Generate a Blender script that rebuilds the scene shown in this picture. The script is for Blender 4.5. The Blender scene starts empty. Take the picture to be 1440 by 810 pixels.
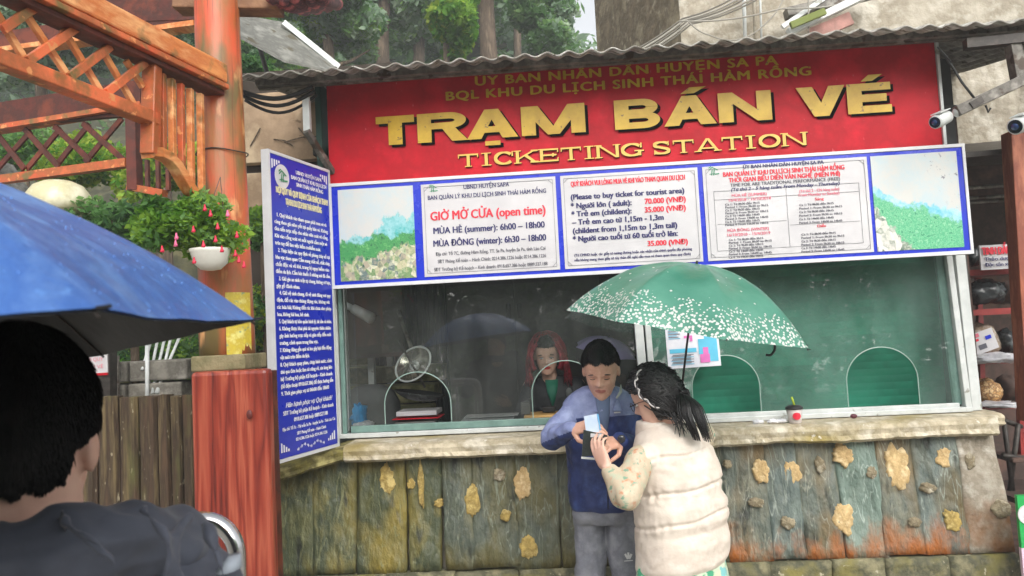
import bpy, bmesh, math, random
import numpy as np
from mathutils import Vector, Matrix, noise as mnoise

random.seed(7); RNG = np.random.default_rng(7)
scene = bpy.context.scene
COL = scene.collection
# ------------------------------------------------------------------ camera
FPX = 1080.0
YAW, PITCH, ROLL = math.radians(3.528), math.radians(3.499), math.radians(2.907)
CAM = Vector((0, 0, 1.65))
_f = Vector((-math.sin(YAW)*math.cos(PITCH), math.cos(YAW)*math.cos(PITCH), math.sin(PITCH)))
_r0 = Vector((math.cos(YAW), math.sin(YAW), 0)); _u0 = _r0.cross(_f)
_r = _r0*math.cos(ROLL) - _u0*math.sin(ROLL); _u = _r0*math.sin(ROLL) + _u0*math.cos(ROLL)
cd = bpy.data.cameras.new('camera'); cd.sensor_width = 36; cd.lens = 36*FPX/1440
cd.clip_start = 0.05; cd.clip_end = 400
cd.dof.use_dof = True; cd.dof.focus_distance = 3.7; cd.dof.aperture_fstop = 9.0
cam = bpy.data.objects.new('camera', cd); COL.objects.link(cam)
cam.matrix_world = Matrix(((_r.x, _u.x, -_f.x, CAM.x), (_r.y, _u.y, -_f.y, CAM.y), (_r.z, _u.z, -_f.z, CAM.z), (0, 0, 0, 1)))
scene.camera = cam
# ------------------------------------------------------------------ sky, sun, exposure
world = bpy.data.worlds.new('World'); scene.world = world; world.use_nodes = True
nt = world.node_tree; bg = nt.nodes['Background']
sky = nt.nodes.new('ShaderNodeTexSky'); sky.sky_type = 'NISHITA'; sky.sun_disc = False
sky.sun_elevation = math.radians(34); sky.sun_rotation = math.radians(162)
sky.air_density = 1.0; sky.dust_density = 4.0
hs = nt.nodes.new('ShaderNodeHueSaturation'); hs.inputs['Saturation'].default_value = 0.18
nt.links.new(sky.outputs[0], hs.inputs['Color']); nt.links.new(hs.outputs[0], bg.inputs['Color'])
bg.inputs['Strength'].default_value = 0.15
sd = bpy.data.lights.new('sun', 'SUN'); sd.energy = 1.3; sd.angle = math.radians(60); sd.color = (1.0, 0.97, 0.92)
sun = bpy.data.objects.new('sun', sd); COL.objects.link(sun)
_el, _rot = math.radians(34), math.radians(162)
sun_dir = Vector((math.sin(_rot)*math.cos(_el), math.cos(_rot)*math.cos(_el), math.sin(_el)))
sun.rotation_euler = (-sun_dir).to_track_quat('-Z', 'Y').to_euler()
scene.view_settings.view_transform = 'Standard'; scene.view_settings.look = 'None'
scene.view_settings.exposure = 1.04; scene.view_settings.gamma = 1.0
scene.cycles.max_bounces = 8; scene.cycles.transparent_max_bounces = 24
try:
    scene.cycles.use_denoising = True; scene.cycles.denoiser = 'OPENIMAGEDENOISE'
except Exception: pass

# ------------------------------------------------------------------ helpers
def P(x, y, Y):
    """point of the place seen at photo pixel (x, y) on the upright plane at distance Y along the path"""
    d = _f*FPX + _r*(x-720) - _u*(y-405)
    return CAM + d*(Y/d.y)
def PP(x, y, o, n):
    d = _f*FPX + _r*(x-720) - _u*(y-405)
    return CAM + d*((Vector(o)-CAM).dot(n)/d.dot(n))
def proj(p):
    q = Vector(p)-CAM; z = q.dot(_f); return (720+FPX*q.dot(_r)/z, 405-FPX*q.dot(_u)/z)
def lin(r, g, b):
    return tuple(((c/255)/12.92 if c/255 <= .04045 else ((c/255+.055)/1.055)**2.4) for c in (r, g, b)) + (1,)
def rnd(a, b): return random.uniform(a, b)

def tag(o, label=None, cat=None, group=None, kind=None):
    if label: o['label'] = label
    if cat: o['category'] = cat
    if group: o['group'] = group
    if kind: o['kind'] = kind
    return o
def thing(name, loc, label, cat, group=None):
    o = bpy.data.objects.new(name, None); COL.objects.link(o); o.location = loc
    o.empty_display_size = .1
    return tag(o, label, cat, group)
def link(name, me, m=None, parent=None):
    o = bpy.data.objects.new(name, me); COL.objects.link(o)
    if m is not None and not me.materials:
        for k in (m if isinstance(m, (list, tuple)) else [m]): me.materials.append(k)
    if parent is not None:
        o.parent = parent
        if parent.type == 'EMPTY': o.matrix_parent_inverse = Matrix.Translation(parent.location).inverted()
        else:
            b = Matrix.Translation(parent.location)
            o.matrix_parent_inverse = b.inverted()
    return o

class MB:
    def __init__(s): s.v = []; s.f = []; s.uv = None
    def add(s, vs, fs):
        k = len(s.v); s.v += [tuple(p) for p in vs]; s.f += [tuple(i+k for i in f) for f in fs]; return s
    def box(s, c, size, rot=None):
        c = Vector(c); h = Vector(size)/2
        vs = [Vector((x*h.x, y*h.y, z*h.z)) for x in (-1, 1) for y in (-1, 1) for z in (-1, 1)]
        if rot is not None: vs = [rot @ q for q in vs]
        return s.add([c+q for q in vs], [(0, 1, 3, 2), (4, 6, 7, 5), (0, 4, 5, 1), (2, 3, 7, 6), (0, 2, 6, 4), (1, 5, 7, 3)])
    def bar(s, a, b, w, h, up=(0, 0, 1)):
        a, b = Vector(a), Vector(b); d = (b-a); L = d.length; d.normalize()
        up = Vector(up); sd = d.cross(up)
        if sd.length < 1e-4: sd = d.cross(Vector((0, 1, 0)))
        sd.normalize(); u = sd.cross(d)
        return s.box((a+b)/2, (L, w, h), Matrix((d, sd, u)).transposed())
    def tube(s, pts, rad, n=10, cap=True):
        pts = [Vector(p) for p in pts]; m = len(pts)
        if not hasattr(rad, '__len__'): rad = [rad]*m
        t0 = (pts[1]-pts[0]).normalized()
        a = t0.orthogonal().normalized(); vs = []; fs = []
        for i, p in enumerate(pts):
            t = (pts[min(i+1, m-1)]-pts[max(i-1, 0)]).normalized()
            a = (a - t*a.dot(t)).normalized(); b = t.cross(a)
            for k in range(n):
                q = 2*math.pi*k/n; vs.append(p+(a*math.cos(q)+b*math.sin(q))*rad[i])
        for i in range(m-1):
            for k in range(n):
                fs.append((i*n+k, i*n+(k+1) % n, (i+1)*n+(k+1) % n, (i+1)*n+k))
        if cap: fs.append(tuple(range(n-1, -1, -1))); fs.append(tuple((m-1)*n+k for k in range(n)))
        return s.add(vs, fs)
    def rings(s, rs, n=24, power=2.0):
        """loft: every ring is (centre, half-axis a, half-axis b)"""
        vs = []; fs = []
        for c, a, b in rs:
            c, a, b = Vector(c), Vector(a), Vector(b)
            for k in range(n):
                q = 2*math.pi*k/n; cs, sn = math.cos(q), math.sin(q)
                e = 2/power
                vs.append(c + a*math.copysign(abs(cs)**e, cs) + b*math.copysign(abs(sn)**e, sn))
        m = len(rs)
        for i in range(m-1):
            for k in range(n): fs.append((i*n+k, i*n+(k+1) % n, (i+1)*n+(k+1) % n, (i+1)*n+k))
        fs.append(tuple(range(n-1, -1, -1))); fs.append(tuple((m-1)*n+k for k in range(n)))
        return s.add(vs, fs)
    def ball(s, c, r, n=14, mrot=None):
        c = Vector(c)
        if not hasattr(r, '__len__'): r = (r, r, r)
        vs = []; fs = []; m = n//2+1
        for i in range(m+1):
            t = math.pi*i/m
            for k in range(n):
                q = 2*math.pi*k/n
                p = Vector((r[0]*math.sin(t)*math.cos(q), r[1]*math.sin(t)*math.sin(q), r[2]*math.cos(t)))
                vs.append(c+(mrot @ p if mrot else p))
        for i in range(m):
            for k in range(n): fs.append((i*n+k, (i+1)*n+k, (i+1)*n+(k+1) % n, i*n+(k+1) % n))
        return s.add(vs, fs)
    def mesh(s, name, smooth=False):
        me = bpy.data.meshes.new(name); me.from_pydata(s.v, [], s.f); me.update()
        if smooth: me.polygons.foreach_set('use_smooth', [True]*len(me.polygons))
        return me
    def make(s, name, m, parent=None, smooth=False, bevel=0, weld=False):
        me = s.mesh(name, smooth)
        if weld:
            bm = bmesh.new(); bm.from_mesh(me); bmesh.ops.remove_doubles(bm, verts=bm.verts, dist=1e-5)
            bmesh.ops.recalc_face_normals(bm, faces=bm.faces); bm.to_mesh(me); bm.free()
        o = link(name, me, m, parent)
        if bevel:
            b = o.modifiers.new('bevel', 'BEVEL'); b.width = bevel; b.segments = 2; b.limit_method = 'ANGLE'
        return o

def npmesh(name, co, faces_n, idx, smooth=False):
    """fast mesh from numpy: co (n,3), all faces with faces_n corners, idx flat"""
    me = bpy.data.meshes.new(name); n = len(co); nf = len(idx)//faces_n
    me.vertices.add(n); me.vertices.foreach_set('co', np.asarray(co, dtype=np.float32).ravel())
    me.loops.add(len(idx)); me.loops.foreach_set('vertex_index', np.asarray(idx, dtype=np.int32))
    me.polygons.add(nf); me.polygons.foreach_set('loop_start', np.arange(0, nf*faces_n, faces_n, dtype=np.int32))
    me.polygons.foreach_set('loop_total', np.full(nf, faces_n, dtype=np.int32))
    if smooth: me.polygons.foreach_set('use_smooth', np.ones(nf, dtype=bool))
    me.update(calc_edges=True); return me

def leaf_mesh(name, centers, size, up=0.35, aspect=.55, droop=0.0, rng=RNG):
    """diamond leaves: centers (n,3), size scalar or (n,)"""
    n = len(centers); c = np.asarray(centers)
    nr = rng.normal(size=(n, 3)); nr[:, 2] = np.abs(nr[:, 2])+up; nr /= np.linalg.norm(nr, axis=1)[:, None]
    a = rng.normal(size=(n, 3)); a[:, 2] -= droop; a -= nr*(a*nr).sum(1)[:, None]; a /= np.linalg.norm(a, axis=1)[:, None]
    b = np.cross(nr, a); s = (np.asarray(size)*np.ones(n)*rng.uniform(.6, 1.35, n))[:, None]
    co = np.stack([c-a*s, c+b*s*aspect-a*s*.1, c+a*s, c-b*s*aspect-a*s*.1], 1).reshape(-1, 3)
    return npmesh(name, co, 4, np.arange(n*4))

# ------------------------------------------------------------------ materials
MATS = {}
def mat(name, c1, c2=None, c3=None, rough=.6, scale=4., detail=6, stretch=(1, 1, 1), bump=.15, bscale=None, bdist=.01,
        metal=0., spec=.5, speck=None, rand=0., coat=0., lo=.36, hi=.64, rot=(0, 0, 0), alpha=None, trans=0., emis=None, sheen=0., speck2=None, sss=0., veins=None, zstain=None):
    if name in MATS: return MATS[name]
    m = bpy.data.materials.new(name); m.use_nodes = True; t = m.node_tree; N = t.nodes; L = t.links
    b = N['Principled BSDF']; MATS[name] = m
    tc = N.new('ShaderNodeTexCoord'); mp = N.new('ShaderNodeMapping'); mp.inputs['Scale'].default_value = stretch
    mp.inputs['Rotation'].default_value = rot
    L.new(tc.outputs['Object'], mp.inputs['Vector']); vec = mp.outputs[0]
    if rand:
        oi = N.new('ShaderNodeObjectInfo'); vm = N.new('ShaderNodeVectorMath'); vm.operation = 'SCALE'; vm.inputs[0].default_value = (7, 13, 5)
        va = N.new('ShaderNodeVectorMath'); L.new(oi.outputs['Random'], vm.inputs['Scale']); L.new(vm.outputs[0], va.inputs[0]); L.new(vec, va.inputs[1]); vec = va.outputs[0]
    col = None
    c2 = c2 or tuple(c*.82 for c in c1[:3])+(1,)
    nz = N.new('ShaderNodeTexNoise'); nz.inputs['Scale'].default_value = scale; nz.inputs['Detail'].default_value = detail
    nz.inputs['Roughness'].default_value = .62
    L.new(vec, nz.inputs['Vector'])
    rp = N.new('ShaderNodeValToRGB'); rp.color_ramp.elements[0].position = lo; rp.color_ramp.elements[1].position = hi
    rp.color_ramp.elements[0].color = c1; rp.color_ramp.elements[1].color = c3 or c2
    if c3: e = rp.color_ramp.elements.new((lo+hi)/2); e.color = c2
    L.new(nz.outputs['Fac'], rp.inputs[0]); col = rp.outputs[0]
    if rand:
        hv = N.new('ShaderNodeHueSaturation'); mr = N.new('ShaderNodeMapRange'); mr.inputs['To Min'].default_value = 1-rand; mr.inputs['To Max'].default_value = 1+rand
        L.new(oi.outputs['Random'], mr.inputs[0]); L.new(mr.outputs[0], hv.inputs['Value']); L.new(col, hv.inputs['Color']); col = hv.outputs[0]
    for sp in (speck, speck2):
        if sp:
            sc, ssc, th = sp[0], sp[1], sp[2]; st = sp[3] if len(sp) > 3 else (1, 1, 1); wd = sp[4] if len(sp) > 4 else .04
            m2 = N.new('ShaderNodeMapping'); m2.inputs['Scale'].default_value = st; m2.inputs['Location'].default_value = (3.1*ssc % 7, 1.7, .3)
            L.new(tc.outputs['Object'], m2.inputs['Vector'])
            n2 = N.new('ShaderNodeTexNoise'); n2.inputs['Scale'].default_value = ssc; n2.inputs['Detail'].default_value = 4; L.new(m2.outputs[0], n2.inputs['Vector'])
            r2 = N.new('ShaderNodeValToRGB'); r2.color_ramp.elements[0].position = th; r2.color_ramp.elements[1].position = th+wd
            r2.color_ramp.elements[0].color = (0, 0, 0, 1); r2.color_ramp.elements[1].color = (1, 1, 1, 1)
            L.new(n2.outputs['Fac'], r2.inputs[0])
            mx = N.new('ShaderNodeMixRGB'); L.new(r2.outputs[0], mx.inputs[0]); L.new(col, mx.inputs[1]); mx.inputs[2].default_value = sc
            col = mx.outputs[0]
    if veins:
        vc, vs_, vst, vw = veins; m2 = N.new('ShaderNodeMapping'); m2.inputs['Scale'].default_value = vst; L.new(vec, m2.inputs[0])
        n2 = N.new('ShaderNodeTexNoise'); n2.inputs['Scale'].default_value = vs_; n2.inputs['Detail'].default_value = 3; n2.inputs['Distortion'].default_value = .7; L.new(m2.outputs[0], n2.inputs['Vector'])
        r2 = N.new('ShaderNodeValToRGB'); e = r2.color_ramp.elements; e[0].position = .5-vw; e[0].color = (0, 0, 0, 1); e[1].position = .5+vw; e[1].color = (0, 0, 0, 1); e.new(.5).color = (.75, .75, .75, 1)
        L.new(n2.outputs['Fac'], r2.inputs[0]); mx = N.new('ShaderNodeMixRGB'); L.new(r2.outputs[0], mx.inputs[0]); L.new(col, mx.inputs[1]); mx.inputs[2].default_value = vc; col = mx.outputs[0]
    if zstain:
        zc_, z0_, z1_, zs_ = zstain; sp_ = N.new('ShaderNodeSeparateXYZ'); L.new(tc.outputs['Object'], sp_.inputs[0])
        zr = N.new('ShaderNodeMapRange'); zr.inputs['From Min'].default_value = z1_; zr.inputs['From Max'].default_value = z0_; L.new(sp_.outputs[2], zr.inputs[0])
        m2 = N.new('ShaderNodeMapping'); m2.inputs['Scale'].default_value = (1.5, 1, .8); L.new(tc.outputs['Object'], m2.inputs[0])
        n2 = N.new('ShaderNodeTexNoise'); n2.inputs['Scale'].default_value = zs_; n2.inputs['Detail'].default_value = 7; n2.inputs['Roughness'].default_value = .65; L.new(m2.outputs[0], n2.inputs['Vector'])
        ml = N.new('ShaderNodeMath'); ml.operation = 'MULTIPLY'; L.new(zr.outputs[0], ml.inputs[0]); L.new(n2.outputs['Fac'], ml.inputs[1])
        r2 = N.new('ShaderNodeValToRGB'); r2.color_ramp.elements[0].position = .33; r2.color_ramp.elements[1].position = .50; L.new(ml.outputs[0], r2.inputs[0])
        mx = N.new('ShaderNodeMixRGB'); L.new(r2.outputs[0], mx.inputs[0]); L.new(col, mx.inputs[1]); mx.inputs[2].default_value = zc_; col = mx.outputs[0]
    L.new(col, b.inputs['Base Color'])
    rr = N.new('ShaderNodeMapRange'); rr.inputs['To Min'].default_value = max(0, rough-.1); rr.inputs['To Max'].default_value = min(1, rough+.1)
    L.new(nz.outputs['Fac'], rr.inputs[0]); L.new(rr.outputs[0], b.inputs['Roughness'])
    b.inputs['Metallic'].default_value = metal; b.inputs['Specular IOR Level'].default_value = spec
    b.inputs['Coat Weight'].default_value = coat; b.inputs['Coat Roughness'].default_value = .15
    if sheen: b.inputs['Sheen Weight'].default_value = sheen
    if sss: b.inputs['Subsurface Weight'].default_value = sss; b.inputs['Subsurface Radius'].default_value = (.012, .005, .003); b.inputs['Subsurface Scale'].default_value = 1
    if bump:
        n3 = N.new('ShaderNodeTexNoise'); n3.inputs['Scale'].default_value = bscale or scale*5; n3.inputs['Detail'].default_value = 5
        L.new(vec, n3.inputs['Vector'])
        bp = N.new('ShaderNodeBump'); bp.inputs['Strength'].default_value = bump; bp.inputs['Distance'].default_value = bdist
        L.new(n3.outputs['Fac'], bp.inputs['Height']); L.new(bp.outputs[0], b.inputs['Normal'])
    if trans:
        out = N['Material Output']; tl = N.new('ShaderNodeBsdfTranslucent'); L.new(col, tl.inputs[0])
        ms = N.new('ShaderNodeMixShader'); ms.inputs[0].default_value = trans
        L.new(b.outputs[0], ms.inputs[1]); L.new(tl.outputs[0], ms.inputs[2]); L.new(ms.outputs[0], out.inputs['Surface'])
    if emis: b.inputs['Emission Color'].default_value = emis[0]; b.inputs['Emission Strength'].default_value = emis[1]
    return m
def flat(name, c, rough=.5, **k): return mat(name, c, tuple(x*.9 for x in c[:3])+(1,), rough=rough, bump=0, scale=9, **k)
def glassmat(name, tint=(.9, .95, .93, 1), film=.06, filmcol=(.6, .65, .62, 1), refl=.05, dirt=8., tr=None):
    m = bpy.data.materials.new(name); m.use_nodes = True; t = m.node_tree; N = t.nodes; L = t.links
    out = N['Material Output']; N.remove(N['Principled BSDF'])
    tp = N.new('ShaderNodeBsdfTransparent'); tp.inputs[0].default_value = tint
    gl = N.new('ShaderNodeBsdfGlossy'); gl.inputs['Roughness'].default_value = .015
    df = N.new('ShaderNodeBsdfDiffuse'); df.inputs[0].default_value = filmcol
    fr = N.new('ShaderNodeFresnel'); fr.inputs[0].default_value = 1.5
    ad = N.new('ShaderNodeMath'); ad.operation = 'MULTIPLY_ADD'; ad.inputs[1].default_value = 1.6; ad.inputs[2].default_value = refl
    L.new(fr.outputs[0], ad.inputs[0])
    m1 = N.new('ShaderNodeMixShader'); L.new(ad.outputs[0], m1.inputs[0]); L.new(tp.outputs[0], m1.inputs[1]); L.new(gl.outputs[0], m1.inputs[2])
    tc = N.new('ShaderNodeTexCoord'); nz = N.new('ShaderNodeTexNoise'); nz.inputs['Scale'].default_value = dirt; nz.inputs['Detail'].default_value = 8
    mp = N.new('ShaderNodeMapping'); mp.inputs['Scale'].default_value = (1, 1, .3); L.new(tc.outputs['Object'], mp.inputs[0]); L.new(mp.outputs[0], nz.inputs['Vector'])
    mr = N.new('ShaderNodeMapRange'); mr.inputs['From Min'].default_value = .3; mr.inputs['From Max'].default_value = .75
    mr.inputs['To Min'].default_value = film*.5; mr.inputs['To Max'].default_value = film*1.7; L.new(nz.outputs['Fac'], mr.inputs[0])
    m2 = N.new('ShaderNodeMixShader'); L.new(mr.outputs[0], m2.inputs[0]); L.new(m1.outputs[0], m2.inputs[1]); L.new(df.outputs[0], m2.inputs[2])
    L.new(m2.outputs[0], out.inputs['Surface']); return m

# ------------------------------------------------------------------ lettering
def frame_of(o, u, w):
    """plane frame: origin, unit right vector, unit up vector; normal towards the reader"""
    u = Vector(u).normalized(); w = Vector(w).normalized(); return (Vector(o), u, w, u.cross(w))
def text_mesh(body, spacing=1.0):
    cu = bpy.data.curves.new('lettering', 'FONT'); cu.body = body; cu.size = 1; cu.resolution_u = 3; cu.space_character = spacing
    ob = bpy.data.objects.new('lettering', cu); COL.objects.link(ob)
    me = bpy.data.meshes.new_from_object(ob); bpy.data.objects.remove(ob); return me
HORN = {}
import unicodedata
def strip_horn(s):
    out = ''; pos = []
    for ch in s:
        d = unicodedata.normalize('NFD', ch)
        if '\u031b' in d: pos.append((len(out), ch.isupper(), d[0])); ch = unicodedata.normalize('NFC', d.replace('\u031b', ''))
        out += ch
    return out, pos
def text_line(body, fr, p0, p1, h, m, parent, lift=.003, bold=0., italic=0., spacing=1.0, name='lettering'):
    """baseline from p0 to p1 (points on the plane), cap height h metres"""
    o, u, w, n = fr; body, horns = strip_horn(body); me = text_mesh(body, spacing); k = len(me.vertices)
    if not k: return None
    co = np.empty(k*3, dtype=np.float32); me.vertices.foreach_get('co', co); co = co.reshape(-1, 3)
    hq = []
    for i, upc, base in horns:
        mp_ = text_mesh(body[:i]+('O' if upc else 'u'), spacing)   # right edge of the letter
        mp_ = mp_ if base in 'OouU' else mp_
        xe = max(v.co.x for v in mp_.vertices) if len(mp_.vertices) else 0; bpy.data.meshes.remove(mp_); yt = .70 if upc else .50
        if base in 'Uo': xe += (-.03 if base == 'U' else .0)
        for a_, b_ in (((-.07, -.04), (.0, -.005)), ((.0, -.005), (.035, .10))): hq.append([(xe+a_[0], yt+a_[1]-.03), (xe+b_[0]+.02, yt+b_[1]-.03 if b_[1] < 0 else yt+b_[1]), (xe+b_[0]+.06, yt+b_[1]+.02), (xe+a_[0], yt+a_[1]+.05)])
    if hq:
        ex = np.array([(x, y, 0) for q in hq for x, y in q], dtype=np.float32); nb_ = len(co); co = np.concatenate([co, ex])
    x0, x1 = co[:, 0].min(), co[:, 0].max(); u0 = (Vector(p0)-o).dot(u); u1 = (Vector(p1)-o).dot(u); v = ((Vector(p0)-o).dot(w)+(Vector(p1)-o).dot(w))/2
    cap = .7
    X = u0+(co[:, 0]-x0)/(x1-x0)*(u1-u0); Z = v+co[:, 1]/cap*h; X = X+italic*(Z-v)
    reps = [(0, 0)] if not bold else [(-bold*h, 0), (0, bold*h*.4), (bold*h, 0), (0, -bold*h*.4)]
    fs = [tuple(p.vertices) for p in me.polygons]; vs = []; ff = []
    if hq: fs += [tuple(nb_+4*i+j for j in range(4)) for i in range(len(hq))]
    for j, (dx, dz) in enumerate(reps):
        b = len(vs)
        vs += [tuple(o+u*float(a+dx)+w*float(c+dz)+n*(lift+j*.00015)) for a, c in zip(X, Z)]
        ff += [tuple(i+b for i in f) for f in fs]
    bpy.data.meshes.remove(me)
    return MB().add(vs, ff).make(name, m, parent)
def arc(cx, cy, rx, ry, a0, a1, n=14):
    return [(cx+rx*math.cos(math.radians(a0+(a1-a0)*i/n)), cy+ry*math.sin(math.radians(a0+(a1-a0)*i/n))) for i in range(n+1)]
def glyph(ch, sx, sy, serif):
    """strokes of one capital in a unit box; returns list of polylines (points) or ('q', quad)"""
    a, b = sx/2, sy/2; S = []
    def st(*p): S.append(('s', list(p)))
    def q(*p): S.append(('q', list(p)))
    def foot(x, y, w=.16):
        if serif: d = b*1.1; q((x-a-w*.62, y-d if y > .5 else y), (x+a+w*.62, y-d if y > .5 else y), (x+a+w*.62, y if y > .5 else y+d), (x-a-w*.62, y if y > .5 else y+d))
    def bowl(y0, y1, xr):
        rx = min(.36, .5); yc = (y0+y1)/2; ry = (y1-y0)/2; o_ = [(0, y1)]+arc(xr-rx, yc, rx, ry, 90, -90, 16)+[(0, y0)]
        ti = sy*.86; ri = max(.05, rx-sx*.82); riy = max(.03, ry-ti); i_ = [(sx*.9, yc+riy)]+arc(xr-rx, yc, ri, riy, 90, -90, 16)+[(sx*.9, yc-riy)]
        for k in range(len(o_)-1): q(o_[k], i_[k], i_[k+1], o_[k+1])
    if ch == 'T': st((0, 1-b), (1, 1-b)); st((.5, 0), (.5, 1-sy*.9)); foot(.5, 0); 
    if ch == 'T' and serif: q((0, .68), (sx*.35, .72), (sx*.35, 1-sy), (0, 1-sy)); q((1-sx*.35, .72), (1, .68), (1, 1-sy), (1-sx*.35, 1-sy))
    if ch == 'I': st((.5, 0), (.5, 1)); foot(.5, 0, .5); foot(.5, 1, .5)
    if ch in 'RB':
        st((a, 0), (a, 1)); m = .5
        bowl(.44, 1, 1.0 if ch == 'R' else .96)
    if ch == 'B': bowl(0, .56, 1.0)
    if ch == 'R': q((.45, .5+b*.6), (.45+sx*1.0, .5+b*.2), (1.03, 0), (1.03-sx*1.15, 0))
    if ch == 'A':
        q((0, 0), (sx*1.02, 0), (.5+sx*.42, 1), (.5-sx*.5, 1)); q((1-sx*1.1, 0), (1, 0), (.5+sx*.5, 1), (.5-sx*.42, 1)); q((.22, .2), (.78, .2), (.72, .2+sy*.85), (.28, .2+sy*.85))
        if serif: foot(a*.9, 0); foot(1-a*1.1, 0)
    if ch == 'V': q((0, 1), (.5-sx*.5, 0), (.5+sx*.45, 0), (sx*1.1, 1)); q((1-sx*1.1, 1), (.5-sx*.45, 0), (.5+sx*.5, 0), (1, 1))
    if ch == 'M':
        st((a, 0), (a, 1)); st((1-a, 0), (1-a, 1)); q((0, 1), (.5-sx*.42, 0), (.5+sx*.42, 0), (sx*1.2, 1)); q((1-sx*1.2, 1), (.5-sx*.42, 0), (.5+sx*.42, 0), (1, 1))
    if ch == 'N':
        k = .8 if serif else 1; st((a*k, 0), (a*k, 1)); st((1-a*k, 0), (1-a*k, 1)); q((0, 1), (1-sx*1.0, 0), (1, 0), (sx*1.0, 1))
        if serif: foot(a, 0); foot(a*.8, 1); foot(1-a, 1)
    if ch == 'E':
        st((a, 0), (a, 1)); st((0, 1-b), (1, 1-b)); st((a, .5), (.9, .5)); st((0, b), (1, b))
        if serif: q((1-sx*.35, .7), (1, .68), (1, 1), (1-sx*.35, 1)); q((1-sx*.35, 0), (1, 0), (1, .32), (1-sx*.35, .28)); foot(a, 0); foot(a, 1); q((.66, .36), (.76, .36), (.76, .64), (.66, .64))
    if ch == 'K':
        st((a, 0), (a, 1)); q((sx*.9, .42), (.82, 1), (.98, 1), (sx*.9, .3)); q((.38, .55), (.38+sx*1.0, .64), (1, 0), (1-sx*1.25, 0)); foot(a, 0); foot(a, 1)
        if serif: q((.7, 1-sy), (1.02, 1-sy), (1.02, 1), (.7, 1)); q((.66, 0), (1.04, 0), (1.04, sy), (.66, sy))
    if ch == 'O': st(*arc(.5, .5, .5-a, .5-b, 0, 360, 32))
    if ch == 'C': st(*arc(.52, .5, .52-a, .5-b, 38, 322, 28)); q((.9, .62), (.99, .62), (.99, 1), (.93, 1)); 
    if ch == 'G': st(*arc(.52, .5, .52-a, .5-b, 40, 320, 28)); st((.86, .04), (.86, .42)); q((.62, .36), (1.06, .36), (1.06, .46), (.62, .46)); q((.88, .64), (.97, .64), (.97, 1), (.91, 1))
    if ch == 'S':
        st(*(arc(.5, .74, .38, .26-b, 25, 250, 16)+arc(.5, .27, .40, .27-b, 70, -160, 16)))
        q((.84, .66), (.92, .66), (.92, 1), (.87, 1)); q((.08, 0), (.13, 0), (.16, .34), (.08, .34))
    return S
def heavy_text(items, fr, m, parent, h, sx, sy, serif=False, lift=.004, off=(0, 0), name='letter'):
    """items: (char, left, right, base) in plane metres"""
    o, u, w, n = fr; z = 0
    for ch, l, r, v in items:
        mb = MB()
        W = r-l; sxx = sx*h/W if ch != 'I' else sx*h/W
        for kind, pts in glyph(ch, min(sxx, .95), sy, serif):
            z = (z+1) % 40
            def put(p): return o+u*(l+p[0]*W+off[0])+w*(v+p[1]*h+off[1])+n*(lift+z*.00006)
            if kind == 'q': mb.add([put(p) for p in pts], [(0, 1, 2, 3)])
            else:
                m_ = len(pts); vs = []
                for i, p in enumerate(pts):
                    a = pts[max(i-1, 0)]; c = pts[min(i+1, m_-1)]
                    if pts[0] == pts[-1] or (abs(pts[0][0]-pts[-1][0]) < 1e-6 and abs(pts[0][1]-pts[-1][1]) < 1e-6):
                        if i == 0 or i == m_-1: a = pts[-2]; c = pts[1]
                    dx, dy = (c[0]-a[0])*W, (c[1]-a[1])*h; L = math.hypot(dx, dy) or 1; nx, ny = -dy/L, dx/L
                    t = (abs(nx)*min(sxx, .95)*W+abs(ny)*sy*h)/2
                    vs.append(put((p[0]+nx*t/W, p[1]+ny*t/h))); vs.append(put((p[0]-nx*t/W, p[1]-ny*t/h)))
                mb.add(vs, [(2*i, 2*i+1, 2*i+3, 2*i+2) for i in range(m_-1)])
        mb.make(name, m, parent)
# ================================================================== MATERIALS
M_ledge = mat('ledge_stone', lin(206, 194, 168), lin(164, 152, 126), lin(216, 208, 190), rough=.75, scale=7, bump=.5, bscale=26, bdist=.02, speck=(lin(150, 134, 80), 2.2, .56, (1, 1, 2), .16), speck2=(lin(214, 208, 196), 30, .66))
M_ledge_moss = mat('ledge_stone_mossy', lin(138, 128, 62), lin(92, 84, 44), lin(160, 150, 96), rough=.8, scale=9, bump=.5, bscale=30, bdist=.02)
M_conc = mat('concrete_render', lin(176, 168, 152), lin(146, 137, 120), lin(196, 190, 176), rough=.9, scale=3.2, bump=.5, bscale=20, bdist=.03, speck=(lin(112, 104, 88), 4, .6, (1, 1, .35), .1), speck2=(lin(200, 194, 180), 13, .52, (1, 1, 1), .3))
M_conc_brown = mat('concrete_brown', lin(132, 118, 96), lin(104, 92, 74), lin(148, 136, 112), rough=.9, scale=4, bump=.5, bdist=.03, speck=(lin(100, 90, 72), 5, .54, (1, 1, .6), .2), speck2=(lin(170, 160, 138), 11, .58, (1, 1, 1), .15))
M_beige = mat('beige_render', lin(166, 142, 116), lin(140, 118, 94), lin(180, 160, 132), rough=.9, scale=3, bump=.3, speck=(lin(104, 84, 64), 9, .64, (1, 1, 2)))
M_steel = mat('grey_steel', lin(120, 116, 108), lin(88, 84, 78), lin(142, 138, 130), rough=.55, scale=9, bump=.15, metal=.3, speck=(lin(70, 58, 48), 12, .6))
M_steel_dark = mat('dark_steel', lin(66, 60, 55), lin(48, 43, 40), lin(80, 74, 68), rough=.5, scale=9, bump=.1, metal=.3)
M_roof = mat('fibre_roof', lin(176, 172, 164), lin(128, 124, 116), lin(196, 194, 188), rough=.8, scale=8, bump=.3, speck=(lin(90, 84, 72), 14, .6))
M_alu = mat('white_aluminium', lin(205, 208, 206), lin(186, 190, 188), rough=.35, scale=12, bump=.03, speck=(lin(140, 140, 130), 16, .66))
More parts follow.
